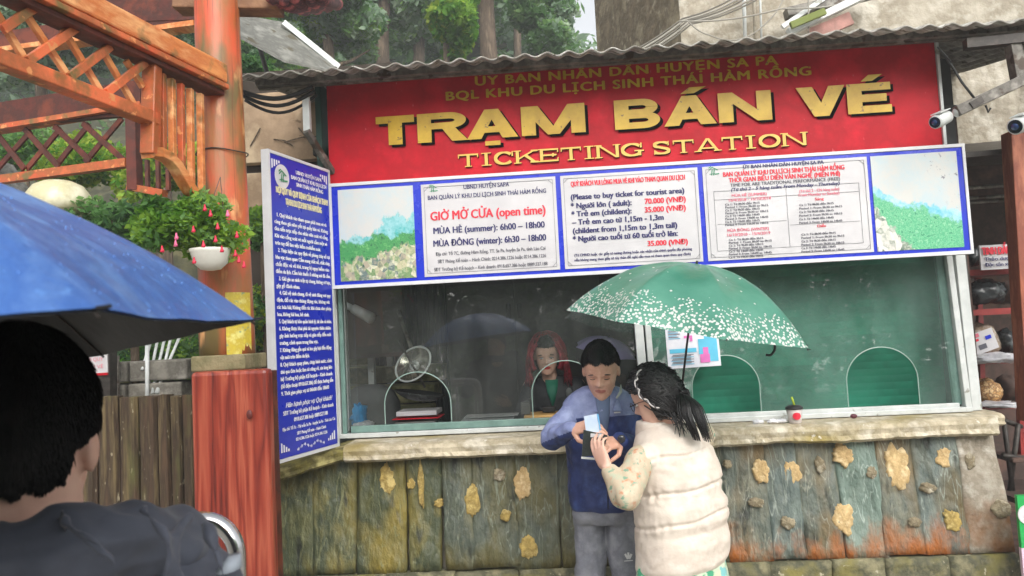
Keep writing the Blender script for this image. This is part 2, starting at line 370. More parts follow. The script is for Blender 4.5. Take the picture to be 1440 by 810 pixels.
M_alu_green = mat('green_aluminium', lin(120, 150, 142), lin(98, 128, 120), rough=.4, scale=12, bump=.03)
M_blue = flat('board_blue', lin(24, 48, 190), rough=.28); M_blue2 = flat('notice_blue', lin(28, 46, 175), rough=.3)
M_white = flat('board_white', lin(214, 214, 216), rough=.4)
M_panel = mat('print_white', lin(206, 204, 205), lin(192, 190, 192), rough=.35, scale=3, bump=.02)
M_red = mat('banner_red', lin(196, 12, 34), lin(172, 8, 28), lin(206, 20, 42), rough=.5, spec=.22, scale=3, bump=.25, bscale=3, bdist=.02, speck=(lin(205, 90, 96), 46, .69, (1, 1, .45), .04))
M_yel = mat('banner_yellow', lin(210, 170, 22), lin(188, 148, 18), rough=.4, scale=9, bump=.0, speck=(lin(140, 110, 40), 40, .68))
M_yel2 = flat('banner_yellow_pale', lin(226, 186, 84), rough=.4)
M_blk = flat('print_black', lin(14, 10, 12), rough=.8, spec=.05)
M_navytxt = flat('print_navy', lin(34, 32, 96), rough=.4); M_redtxt = flat('print_red', lin(222, 40, 62), rough=.4)
M_pinktxt = flat('print_rose', lin(222, 110, 130), rough=.4); M_greytxt = flat('print_grey', lin(90, 90, 100), rough=.4)
M_whitetxt = flat('print_bright', lin(236, 236, 240), rough=.4); M_creamtxt = flat('print_cream', lin(232, 224, 176), rough=.4)
M_greentxt = flat('print_green', lin(30, 140, 96), rough=.4)
M_black = flat('matt_black', lin(22, 22, 24), rough=.5); M_rubber = flat('rubber', lin(30, 30, 30), rough=.7)
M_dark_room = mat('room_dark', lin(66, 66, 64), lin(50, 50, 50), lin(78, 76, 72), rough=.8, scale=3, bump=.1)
M_green_sh = mat('shutter_green', lin(18, 134, 104), lin(12, 120, 94), lin(24, 146, 114), rough=.5, scale=2, bump=.06, rand=.025)
M_redwood = mat('red_paint_wood', lin(204, 84, 44), lin(160, 88, 44), lin(220, 108, 62), rough=.5, scale=5, stretch=(1, 1, 1), bump=.3, bscale=30, speck=(lin(112, 92, 46), 9, .56, (1, 1, 1), .1), speck2=(lin(216, 140, 84), 22, .62), coat=.15)
M_orangewood = mat('orange_wood', lin(222, 146, 82), lin(196, 110, 54), lin(232, 174, 116), rough=.5, scale=4, stretch=(3, .6, 3), bump=.3, speck=(lin(120, 92, 48), 8, .58, (1, 1, 1), .1), coat=.15)
M_darkwood = mat('dark_red_wood', lin(96, 36, 22), lin(66, 28, 18), lin(112, 50, 30), rough=.6, scale=6, bump=.3)
M_column = mat('column_paint', lin(196, 76, 40), lin(156, 98, 52), lin(210, 84, 48), rough=.5, scale=3.2, stretch=(1.4, 1.4, .45), bump=.6, bscale=14, speck=(lin(108, 90, 48), 6, .50, (1.5, 1.5, .4), .12), speck2=(lin(224, 168, 110), 12, .6, (1, 1, .4), .1), coat=.2, veins=(lin(110, 48, 28), 3.5, (2, 2, .14), .010))
M_foliage = [mat('leaf_'+n, lin(*a), lin(*b), lin(*c), rough=.55, scale=2.2, bump=0, trans=.55, spec=.25) for n, a, b, c in (
    ('bright', (120, 172, 58), (84, 138, 46), (168, 204, 82)), ('mid', (116, 160, 92), (90, 134, 74), (150, 188, 112)),
    ('dark', (84, 122, 76), (62, 98, 62), (110, 146, 90)), ('yellow', (172, 190, 72), (132, 164, 56), (204, 212, 92)),
    ('grey', (166, 190, 160), (138, 166, 138), (190, 208, 180)))]
M_bark = mat('bark', lin(104, 88, 72), lin(74, 62, 50), lin(126, 110, 92), rough=.9, scale=6, stretch=(3, 3, .5), bump=.6, bdist=.03)
M_soil = mat('hill_soil', lin(70, 66, 40), lin(48, 50, 30), lin(92, 88, 58), rough=.95, scale=1.4, bump=.5, bdist=.05)
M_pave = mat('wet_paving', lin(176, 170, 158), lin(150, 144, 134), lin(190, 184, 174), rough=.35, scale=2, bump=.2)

# ================================================================== SETTING
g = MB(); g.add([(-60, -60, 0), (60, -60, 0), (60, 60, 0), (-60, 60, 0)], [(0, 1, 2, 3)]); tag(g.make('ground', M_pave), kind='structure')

def hill():
    nx, ny = 60, 44; vs = []; fs = []
    for j in range(ny):
        y = 5.2 + 34*(j/(ny-1))**1.5
        for i in range(nx):
            x = -30 + 60*i/(nx-1)
            q_ = min(1, max(0, (2.0-x)/3.0)); z = -.1 + max(0, y-6.2)*.62*q_*q_*(3-2*q_) + mnoise.noise((x*.25, y*.25, 0))*min(1.6, (y-5.2)*.5)
            if y < 7: z = min(z, .9)
            vs.append((x, y, max(z, -.1)))
    for j in range(ny-1):
        for i in range(nx-1): fs.append((j*nx+i, j*nx+i+1, (j+1)*nx+i+1, (j+1)*nx+i))
    return MB().add(vs, fs).make('hillside', M_soil, smooth=True)
tag(hill(), kind='structure')

# ================================================================== TICKET BOOTH
WX0, WX1, WZ0, WZ1, GY = -1.20, 2.09, 1.145, 1.97, 4.12
booth = thing('ticket_booth', (.45, 4.3, 0), 'low ticket booth with stone front, long glass window and corrugated roof', 'ticket booth')

def stain_mat(name, base, c2, c3, stain=None, vein=lin(150, 158, 152), zst=None):
    return mat(name, base, c2, c3, rough=.5, scale=4.2, stretch=(1.5, 1, .75), bump=.9, bscale=15, bdist=.03, rand=.03, lo=.3, hi=.7,
               speck=stain, speck2=(lin(46, 50, 42), 9, .60, (1.6, 1, .5), .10), coat=.1, veins=(vein, 7, (1.5, 1, .42), .016), zstain=zst)
rust = (lin(166, 96, 40), .44, .98, 4.5)
S_moss = stain_mat('slab_moss', lin(98, 98, 62), lin(68, 76, 56), lin(136, 126, 72), (lin(134, 118, 48), 3.2, .5, (1.3, 1, .7), .16), lin(126, 128, 92))
S_slate = stain_mat('slab_slate', lin(104, 110, 92), lin(76, 84, 74), lin(128, 124, 94), (lin(104, 96, 54), 3.0, .5, (1.3, 1, .6), .2), lin(136, 144, 128), (lin(92, 86, 48), .5, .9, 3))
S_blue = stain_mat('slab_bluegrey', lin(118, 130, 122), lin(88, 100, 96), lin(142, 148, 136), (lin(106, 94, 66), 3.0, .52, (1.3, 1, .6), .16), lin(158, 166, 156), rust)
S_teal = stain_mat('slab_teal', lin(128, 148, 136), lin(104, 122, 112), lin(142, 156, 144), (lin(122, 106, 78), 3.0, .6, (1.3, 1, .6), .12), lin(172, 184, 174), rust)
S_brown = stain_mat('slab_brown', lin(120, 126, 112), lin(90, 98, 90), lin(140, 138, 118), (lin(120, 98, 60), 3.0, .5, (1.3, 1, .6), .16), lin(160, 160, 144), rust)
M_rust = mat('rust_stain', lin(176, 98, 32), lin(128, 76, 34), lin(194, 120, 48), rough=.7, scale=14, bump=.5, bscale=30)
M_knot = mat('buff_mortar', lin(214, 186, 136), lin(182, 152, 104), lin(224, 202, 158), rough=.85, scale=16, bump=.6, bscale=50, bdist=.012)
M_knot_y = mat('ochre_mortar', lin(188, 162, 92), lin(146, 124, 66), lin(202, 180, 116), rough=.85, scale=16, bump=.6, bscale=50, bdist=.012)
M_knot_g = mat('grey_mortar', lin(160, 148, 122), lin(116, 104, 80), lin(178, 170, 150), rough=.85, scale=16, bump=.6, bscale=50, bdist=.012)
M_lower = mat('lower_stone', lin(108, 104, 80), lin(76, 76, 56), lin(132, 126, 96), rough=.75, scale=9, bump=.7, bscale=24, bdist=.02, rand=.1, speck=(lin(124, 116, 60), 5, .54, (1, 1, 1), .12), speck2=(lin(170, 164, 140), 30, .66))

def wall_y(z): return 3.985 - (1.08-z)*.11      # battered face
def slab(x0, x1, z0, z1, m, tilt0=0., tilt1=0., name='stone_slab', amp=.022, prou=0., nx=12, nz=14):
    vs = []; fs = []; off = rnd(0, 50)
    for j in range(nz+1):
        t = j/nz; z = z0+(z1-z0)*t
        for i in range(nx+1):
            s = i/nx; x = (x0+tilt0*(1-t))*(1-s)+(x1+tilt1*(1-t))*s
            edge = min(s, 1-s)*min(1, 8*min(t+.12, 1-t+.12)); r = 1-math.exp(-min(s, 1-s)*60); rz = 1-math.exp(-min(t, 1-t)*14)
            h = .0035*r*rz + amp*1.1*mnoise.noise((x*5, z*3.2, 3))*rz + amp*.55*mnoise.noise((x*17, z*9, 7))*r*rz + amp*.3*mnoise.noise((x*40, z*30, 4))*r + prou
            xx = x + .012*mnoise.noise((off+s*3, z*6, 3))*(0 if 0 < i < nx else .6)
            vs.append((xx, wall_y(z)-h, z))
    for j in range(nz):
        for i in range(nx):
            k = j*(nx+1)+i; fs.append((k, k+1, k+nx+2, k+nx+1))
    # back skirt
    b = len(vs); ring = [i for i in range(nx+1)]+[j*(nx+1)+nx for j in range(1, nz+1)]+[nz*(nx+1)+i for i in range(nx-1, -1, -1)]+[j*(nx+1) for j in range(nz-1, 0, -1)]
    for i in ring: q = vs[i]; vs.append((q[0], q[1]+.06, q[2]))
    R_ = len(ring)
    for k in range(R_): fs.append((ring[k], b+k, b+(k+1) % R_, ring[(k+1) % R_]))
    return MB().add(vs, fs).make(name, m, booth, smooth=True)
ZC = P(900, 797, 3.90).z
xs = [-1.56, -1.33, -1.10, -.84, -.66, -.50, -.28, -.06, .14, .36, .56, .76, .98, 1.13, 1.33, 1.52, 1.70, 1.912]
ms = [S_moss, S_moss, S_moss, S_moss, S_slate, S_slate, S_slate, S_slate, S_slate, S_slate, S_slate, S_brown, S_blue, S_brown, S_teal, S_brown, S_blue]
for a, b_, m in zip(xs[:-1], xs[1:], ms): slab(a+.0002, b_-.0002, ZC+.005+rnd(-.008, .008), 1.12, m, rnd(-.015, .015), rnd(-.015, .015))
slab(1.9125, 2.10, ZC+.008, 1.12, mat('grey_render_patch', lin(170, 162, 148), lin(138, 128, 112), lin(186, 180, 168), rough=.85, scale=8, bump=.6, bscale=26, bdist=.02, speck=(lin(128, 88, 52), 3.4, .56, (1, 1, .8), .12)), 0, .025, 'render_patch', amp=.03)
lx = [-1.56, -1.2, -.95, -.6, -.28, .05, .4, .72, .95, 1.25, 1.5, 1.80, 2.13]
for a, b_ in zip(lx[:-1], lx[1:]): slab(a+.002, b_-.002, .02, ZC+rnd(-.006, .002), M_lower, 0, 0, 'stone_block', amp=.03, prou=.02, nx=10, nz=12)
MB().box((.29, 4.12, .55), (3.6, .12, 1.08)).make('wall_core', M_conc, booth)
MB().box((2.04, 4.7, .55), (.14, 1.1, 1.1)).make('side_wall', M_conc, booth)
# knots and pads on the face: photo pixel, width px, height px, material
def pad(px, py, w, h, m, dep=.003, name='mortar_patch', n=44, rough=.17):
    z = P(px, py, 3.95).z; Y = wall_y(z)-.012; c = P(px, py, Y); W = w*Y/FPX/2; H = h*Y/FPX/2; vs = []; fs = []; sd_ = rnd(0, 90)
    rings_ = [1, .93, .7, .4]; prof = [-.03, dep*.75, dep*1.0, dep*1.15]
    for r, d in zip(rings_, prof):
        for k in range(n):
            q = 2*math.pi*k/n; rr = r*(1+rough*mnoise.noise((math.cos(q)*1.6+sd_, math.sin(q)*1.6, 0))*2+(rough*1.1*mnoise.noise((q*5, sd_, 1)))+rough*.7*mnoise.noise((q*14, sd_, 1)))
            z = c.z+math.sin(q)*H*rr
            vs.append((c.x+math.cos(q)*W*rr, wall_y(z)-.012-d-.005*mnoise.noise((q*3, r*5, sd_)), z))
    m_ = len(rings_); vs.append((c.x, wall_y(c.z)-.012-dep*1.1, c.z))
    for i in range(m_-1):
        for k in range(n): fs.append((i*n+k, i*n+(k+1) % n, (i+1)*n+(k+1) % n, (i+1)*n+k))
    for k in range(n): fs.append(((m_-1)*n+k, (m_-1)*n+(k+1) % n, m_*n))
    return MB().add(vs, fs).make(name, m, booth, smooth=True)
for a in [(1070, 664, 24, 36, M_knot), (1114, 665, 24, 32, M_knot), (1187, 640, 26, 32, M_knot), (1261, 655, 34, 58, M_knot), (1330, 643, 24, 26, M_knot),
          (1187, 730, 28, 42, M_knot), (1340, 732, 22, 32, M_knot_y), (735, 682, 24, 44, M_knot), (664, 704, 22, 48, M_knot_y), (743, 770, 26, 34, M_knot_y),
          (544, 675, 22, 40, M_knot_y), (617, 708, 14, 10, M_knot_y), (578, 681, 12, 14, M_knot_y), (592, 680, 9, 60, M_knot_y)]:
    pad(*a)
for a in [(1108, 735, 20, 18, M_knot_g), (1306, 686, 20, 14, M_knot_g), (1286, 734, 18, 14, M_knot_g), (1064, 707, 22, 13, M_knot_g), (1153, 654, 14, 22, M_knot_g), (1023, 652, 12, 12, M_knot_g),
          (1409, 716, 26, 22, M_knot_g), (1225, 664, 14, 18, M_knot_g), (711, 725, 14, 16, M_knot_y), (1363, 648, 14, 22, M_knot_g), (702, 668, 18, 18, M_knot_g)]:
    pad(*a, dep=.012, name='stone_knob', rough=.14)

# ledge
def ledge(pts_top, y_back, thick, m, name, seed=0, tilt=0):
    """pts_top: (x, yfront, z) along the front edge"""
    vs = []; fs = []; n = 10; L_ = []
    xs_ = [p[0] for p in pts_top]
    N_ = max(8, int((xs_[-1]-xs_[0])/.02))
    for i in range(N_+1):
        x = xs_[0]+(xs_[-1]-xs_[0])*i/N_
        yf = np.interp(x, xs_, [p[1] for p in pts_top]); z = np.interp(x, xs_, [p[2] for p in pts_top])
        nn = mnoise.noise((x*6, seed, 0)); n2 = mnoise.noise((x*19, seed, 5)); n3 = mnoise.noise((x*45, seed, 9))
        yf = yf+.010*nn+.005*n2+.002*n3; th = thick*(1+.2*mnoise.noise((x*2.5, seed, 8))+.07*n2); e = .004*n3
        prof = [(y_back, z), (yf+.10, z+.003*n2), (yf+.03, z-.002+e), (yf+.006, z-.012+e), (yf, z-th*.35), (yf+.006+.01*n2, z-th*.62), (yf-.002+.012*n3, z-th*.85), (yf+.022, z-th), (yf+.12, z-th*1.05), (y_back, z-th)]
        for (yy, zz) in prof: vs.append((x, yy, zz+.002*mnoise.noise((x*30, yy*30, seed))))
    for i in range(N_):
        for k in range(n): fs.append((i*n+k, i*n+(k+1) % n, (i+1)*n+(k+1) % n, (i+1)*n+k))
    fs.append(tuple(range(n))); fs.append(tuple(N_*n+k for k in range(n-1, -1, -1)))
    return MB().add(vs, fs).make(name, m, booth, smooth=False)
def LX(px, py, Y=3.88): return P(px, py, Y).x
ledge([(-1.52, 3.78, 1.045), (-1.42, 3.74, 1.06), (-1.28, 3.78, 1.10), (-1.17, 3.86, 1.125), (-1.12, 3.88, 1.13)], 4.2, .075, M_ledge_moss, 'ledge_slab', 1)
ledge([(-1.135, 3.865, 1.134), (-.4, 3.87, 1.135), (.3, 3.875, 1.135), (.66, 3.87, 1.136)], 4.2, .088, M_ledge, 'ledge_slab', 2)
ledge([(.662, 3.872, 1.137), (1.0, 3.88, 1.137), (1.7, 3.89, 1.137), (2.09, 3.90, 1.137)], 4.2, .092, M_ledge, 'ledge_slab', 3)
ledge([(2.05, 3.97, 1.139), (2.12, 3.98, 1.14), (2.19, 4.02, 1.135), (2.22, 4.10, 1.125)], 4.25, .06, M_ledge, 'ledge_slab', 4)

# window frame and panes
MULX = .40
def post(x, w, d, z0, z1, m, name, y=GY, lean=0): return MB().bar((x+lean, y, z0), (x, y, z1), w, d, (0, 1, 0)).make(name, m, booth, bevel=.003)
post(-1.225, .03, .05, WZ0, WZ1, M_alu, 'window_frame'); post(-1.193, .022, .035, WZ0+.02, WZ1, M_alu_green, 'window_frame')
post(MULX, .045, .05, WZ0, WZ1, M_alu, 'window_mullion', lean=.02); post(MULX+.048, .03, .035, WZ0, WZ1, M_alu, 'window_mullion', lean=.02)
post(2.020, .03, .05, WZ0, WZ1, M_alu, 'window_frame', lean=.035); post(2.066, .05, .06, WZ0, 2.5, M_alu, 'window_frame', y=4.13, lean=.03)
post(1.985, .04, .02, WZ0+.03, WZ1, M_alu_green, 'window_frame', y=4.14, lean=.035)
MB().box((.425, GY, WZ0+.008), (3.29, .055, .024)).make('window_rail', M_alu, booth, bevel=.003)
MB().box((-.40, GY+.003, WZ0+.04), (1.52, .03, .036)).make('window_rail', M_alu_green, booth, bevel=.003)
MB().box((1.235, GY+.003, WZ0+.03), (1.56, .03, .022)).make('window_rail', M_alu, booth, bevel=.003)
MB().box((.425, GY, WZ1+.02), (3.30, .06, .05)).make('window_rail', M_alu_green, booth)
G_left = glassmat('window_glass', (.86, .9, .88, 1), film=.035, refl=.03); G_right = glassmat('window_glass_dusty', (.86, .92, .9, 1), film=.13, filmcol=(.34, .52, .46, 1), refl=.03)
def pane(x0, x1, z0, z1, arches, m):
    xs_ = list(np.linspace(x0, x1, 60))
    for (c, w, h) in arches: xs_ += [c-w/2-1e-4, c+w/2+1e-4]+[c+math.sin(t)*w/2 for t in np.linspace(-1.57, 1.57, 40)]
    xs_ = sorted(set(round(float(x), 5) for x in xs_))
    def hb(x):
        for (c, w, h) in arches:
            s = abs(x-c)/(w/2)
            if s <= 1: return z0+(h-w/2*.95)+w/2*.95*math.sqrt(max(0, 1-s*s))
        return z0
    vs = []; fs = []
    for x in xs_: vs += [(x, GY, hb(x)), (x, GY, z1)]
    for i in range(len(xs_)-1): fs.append((2*i, 2*i+2, 2*i+3, 2*i+1))
    o = MB().add(vs, fs).make('glass_pane', m, booth)
    for (c, w, h) in arches:
        r = w/2; pts = [(c-r, GY, z0)]+[(c+math.cos(t)*r, GY, z0+h-r*.95+math.sin(t)*r*.95) for t in np.linspace(math.pi, 0, 28)]+[(c+r, GY, z0)]
        MB().tube(pts, .0028, 6).make('cut_edge', flat('glass_edge', lin(150, 176, 166), rough=.3), o)
    return o
def AX(px, py): return P(px, py, GY).x
pz = WZ0+.03
pane(-1.185, MULX-.02, pz, WZ1, [(AX(587, 560), .36, P(590, 523, GY).z-pz), (AX(796, 560), .36, P(796, 507, GY).z-pz)], G_left)
pane(MULX+.06, 2.015, pz, WZ1, [(AX(1021, 550), .35, P(1021, 499.5, GY).z-pz), (AX(1241, 540), .36, P(1241, 488, GY).z-pz)], G_right)

# room behind the glass
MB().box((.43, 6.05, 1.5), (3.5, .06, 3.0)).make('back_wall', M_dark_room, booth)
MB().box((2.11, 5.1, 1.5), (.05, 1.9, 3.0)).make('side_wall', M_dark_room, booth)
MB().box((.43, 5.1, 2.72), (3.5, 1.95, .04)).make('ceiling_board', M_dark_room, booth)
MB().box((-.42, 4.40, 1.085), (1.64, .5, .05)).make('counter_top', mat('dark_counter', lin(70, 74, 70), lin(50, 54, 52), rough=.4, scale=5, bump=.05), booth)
for i, (yy) in enumerate((4.42, 5.05, 5.6)):
    MB().box((-1.27, yy, 1.9), (.04, .05, 1.7)).make('side_post', M_alu, booth)
MB().box((-1.27, 5.1, 1.12), (.04, 1.8, .06)).make('side_rail', M_alu, booth); MB().box((-1.27, 5.1, .55), (.05, 1.8, 1.08)).make('side_wall', M_conc, booth)
# green roller shutter: slats
zz = 1.10; k = 0; sm = None
sh = thing('roller_shutter', (1.25, 4.32, 1.1), 'green slatted roller shutter closed behind the right-hand window panes', 'shutter')
prof = [(0, 0), (-.0010, .006), (-.0012, .022), (-.0010, .034), (.0, .0375)]
prof = [(0, 0), (-.0004, .010), (-.0004, .028), (0, .038)]
sv = []; [sv.extend([(.47, y, z), (2.06, y, z)]) for y, z in prof]
sme = MB().add(sv, [(2*i, 2*i+1, 2*i+3, 2*i+2) for i in range(len(prof)-1)]).mesh('shutter_slat', True); sme.materials.append(M_green_sh)
for k in range(24):
    o = bpy.data.objects.new('shutter_slat', sme); COL.objects.link(o); o.parent = sh; o.matrix_parent_inverse = Matrix.Translation(sh.location).inverted(); o.location = (0, 4.34, 1.1+k*.038)
MB().box((1.27, 4.38, 1.55), (1.60, .01, 1.0)).make('shutter_backing', M_green_sh, sh)

# roof
RZ = 2.955
def roof():
    vs = []; fs = []; x0, x1 = -1.56, 2.9; n = 480
    for i in range(n+1):
        x = x0+(x1-x0)*i/n; ph = x/.105*2*math.pi; a = .0095*math.cos(ph)*(1+.12*mnoise.noise((x*3, 0, 0)))
        sag = .008*mnoise.noise((x*1.2, 2, 0)); e = .012*mnoise.noise((x*2.1, 7, 0))
        for (y, dz) in ((3.62+e, 0), (3.85, .062), (5.2, .30), (6.3, .50)):
            vs.append((x, y, RZ+.034+a+sag+dz))
    for i in range(n):
        for k in range(3): fs.append((i*4+k, (i+1)*4+k, (i+1)*4+k+1, i*4+k+1))
    o = MB().add(vs, fs).make('roof_sheet', M_roof, booth, smooth=True)
    s = o.modifiers.new('thick', 'SOLIDIFY'); s.thickness = .007; return o
roof()
MB().box((.66, 3.83, RZ+.067), (4.34, .04, .040)).make('fascia_beam', M_steel, booth, bevel=.003)
MB().box((.66, 3.86, RZ+.045), (4.34, .03, .010)).make('fascia_lip', M_steel, booth)
MB().bar((1.99, 3.72, RZ-.035), (2.75, 3.66, RZ-.03), .05, .045).make('roof_bracket', M_steel_dark, booth)
for x in (-1.25, -.2, .9, 2.0): MB().bar((x, 4.06, RZ+.05), (x, 6.0, RZ+.40), .04, .05).make('rafter', M_steel_dark, booth)
# left return under the roof
MB().box((-1.225, 4.0, 2.73), (.03, .12, .62)).make('corner_post', flat('dark_green_post', lin(22, 60, 50)), booth)
MB().bar((-1.24, 3.80, 2.74), (-1.24, 3.80, 2.92), .035, .035, (0, 1, 0)).make('bracket_tube', M_alu, booth, bevel=.003)
MB().bar((-1.24, 3.78, 2.74), (-1.17, 3.98, 2.56), .03, .03).make('bracket_tube', M_steel, booth, bevel=.003)
for k, (dz, r) in enumerate(((0, .012), (-.03, .010), (.02, .008))):
    a = P(338, 128+k*4, 3.75); c = P(440, 122+k*3, 3.75)
    pts = [a.lerp(c, t)+Vector((0, .03*k, -.05*math.sin(math.pi*t)*(1+.3*k))) for t in np.linspace(0, 1, 14)]
    MB().tube(pts, r, 8).make('cable', M_rubber, booth, smooth=True)

# ================================================================== RED BANNER
BY = 3.98
ban = thing('ticketing_banner', (.4, BY, 2.52), 'long red banner reading TRẠM BÁN VÉ, TICKETING STATION above the window', 'banner')
fb = frame_of((0, BY-.012, 0), (1, 0, 0), (0, 0, 1))
def pb(x, y): return PP(x, y, (0, BY-.012, 0), Vector((0, 1, 0)))
vs = []; fs = []; nx, nz = 60, 12
for j in range(nz+1):
    for i in range(nx+1):
        x = -1.185+(1.975+1.185)*i/nx; z = 2.50+.56*j/nz
        vs.append((x, BY-.006+.003*mnoise.noise((x*2.5, z*4, 1)), z))
for j in range(nz):
    for i in range(nx): k = j*(nx+1)+i; fs.append((k, k+1, k+nx+2, k+nx+1))
o = MB().add(vs, fs).make('banner_sheet', M_red, ban, smooth=True)
MB().box((.395, BY+.02, 2.78), (3.17, .03, .57)).make('banner_frame', M_steel, ban)
MB().box((1.983, BY, 2.78), (.014, .04, .56)).make('banner_edge', M_alu, ban)
def bt(body, x0, y0, x1, y1, hp, m, bold=.035, **k): return text_line(body, fb, pb(x0, y0), pb(x1, y1), hp*BY/FPX, m, ban, bold=bold, **k)
bt('ỦY BAN NHÂN DÂN HUYỆN SA PA', 669, 121, 1093, 90, 12.5, M_yel, .07, spacing=1.12)
bt('BQL KHU DU LỊCH SINH THÁI HÀM RỒNG', 628, 142, 1140, 105, 12.5, M_yel, .07, spacing=1.12)
def items(seq, hp, bx0, by0, bx1, by1):
    out = []
    for ch, l, r in seq:
        t = ((l+r)/2-bx0)/(bx1-bx0); y = by0+(by1-by0)*t
        a, b_ = pb(l, y), pb(r, y); out.append((ch, a.x, b_.x, 0))
    v = (pb(bx0, by0).z+pb(bx1, by1).z)/2
    return [(c, l, r, v) for c, l, r, _ in out]
big = items([('T', 530, 584), ('R', 588, 657), ('A', 657, 729), ('M', 734, 824), ('B', 865, 929), ('A', 934, 1008), ('N', 1011, 1086), ('V', 1121, 1190), ('E', 1192, 1254)], 42, 530, 206, 1254, 157)
hb_ = 42*BY/FPX
def accents(m, off=(0, 0), lift=.004):
    mb = MB(); v = big[0][3]; ox, oy = off
    def q(pts): mb.add([(x+ox, BY-.012-lift, z+oy) for x, z in pts], [(0, 1, 2, 3)])
    def acc(l, r): w = r-l; c = (l+r)/2; q([(c-w*.16, v+hb_*1.07), (c+w*.1, v+hb_*1.07), (c+w*.34, v+hb_*1.28), (c+w*.02, v+hb_*1.28)])
    a = big[2]; c = (a[1]+a[2])/2; q([(c-.04, v-hb_*.24), (c+.04, v-hb_*.24), (c+.04, v-hb_*.09), (c-.04, v-hb_*.09)])
    acc(big[5][1], big[5][2]); acc(big[8][1], big[8][2]); mb.make('accent_marks', m, ban)
heavy_text(big, fb, M_blk, ban, hb_, .48, .25, lift=.002, off=(.016, -.012), name='letter_shadow'); accents(M_blk, (.016, -.012), .002)
heavy_text(big, fb, M_yel, ban, hb_, .48, .25, lift=.006); accents(M_yel, lift=.006)
sc_ = 'TICKETING'; wd = [1.05, .55, 1.0, 1.12, .95, 1.05, .55, 1.12, 1.12]
def run(word, wds, x0, x1):
    gap = .13; tot = sum(wds)+gap*(len(wds)-1); u = (x1-x0)/tot; x = x0; out = []
    for c, w in zip(word, wds): out.append((c, x, x+w*u)); x += (w+gap)*u
    return out
ser = items(run(sc_, wd, 645, 904)+run('STATION', [.9, 1.05, 1.15, 1.05, .55, 1.1, 1.15], 918, 1133), 19, 645, 239, 1133, 201)
hs_ = 18.5*BY/FPX
heavy_text(ser, fb, M_blk, ban, hs_, .24, .13, True, lift=.002, off=(.004, -.004), name='letter_shadow')
heavy_text(ser, fb, M_yel2, ban, hs_, .24, .13, True, lift=.006)

# ================================================================== BLUE INFORMATION BOARD
SY = 3.93
inf = thing('information_board', (.45, SY, 1.94), 'long blue board of opening hours, prices and two landscape pictures under the red banner', 'information board')
n3 = Vector((0, 1, 0))
def ps(x, y, dy=0): return PP(x, y, (0, SY-dy, 0), n3)
L_, R_, B_, T_ = ps(465, 335).x, ps(1363, 280).x, ps(900, 382).z, ps(900, 234).z
B_ = (ps(465, 408).z+ps(1370, 355).z)/2; T_ = (ps(465, 260).z+ps(1355, 200).z)/2
MB().box(((L_+R_)/2, SY+.025, (B_+T_)/2), (R_-L_, .04, T_-B_)).make('board_back', M_steel, inf)
for nm, c, s in (('white_edge', ((L_+R_)/2, SY+.004, T_-.008), (R_-L_, .012, .016)), ('white_edge', ((L_+R_)/2, SY+.004, B_+.009), (R_-L_, .012, .018)),
                 ('white_edge', (L_+.006, SY+.004, (B_+T_)/2), (.012, .012, T_-B_-.034)), ('white_edge', (R_-.007, SY+.004, (B_+T_)/2), (.014, .012, T_-B_-.034))):
    MB().box(c, s).make(nm, M_white, inf)
MB().box(((L_+R_)/2, SY+.006, (B_+T_)/2), (R_-L_-.026, .006, T_-B_-.036)).make('blue_field', M_blue, inf)
fi = frame_of((0, SY, 0), (1, 0, 0), (0, 0, 1))
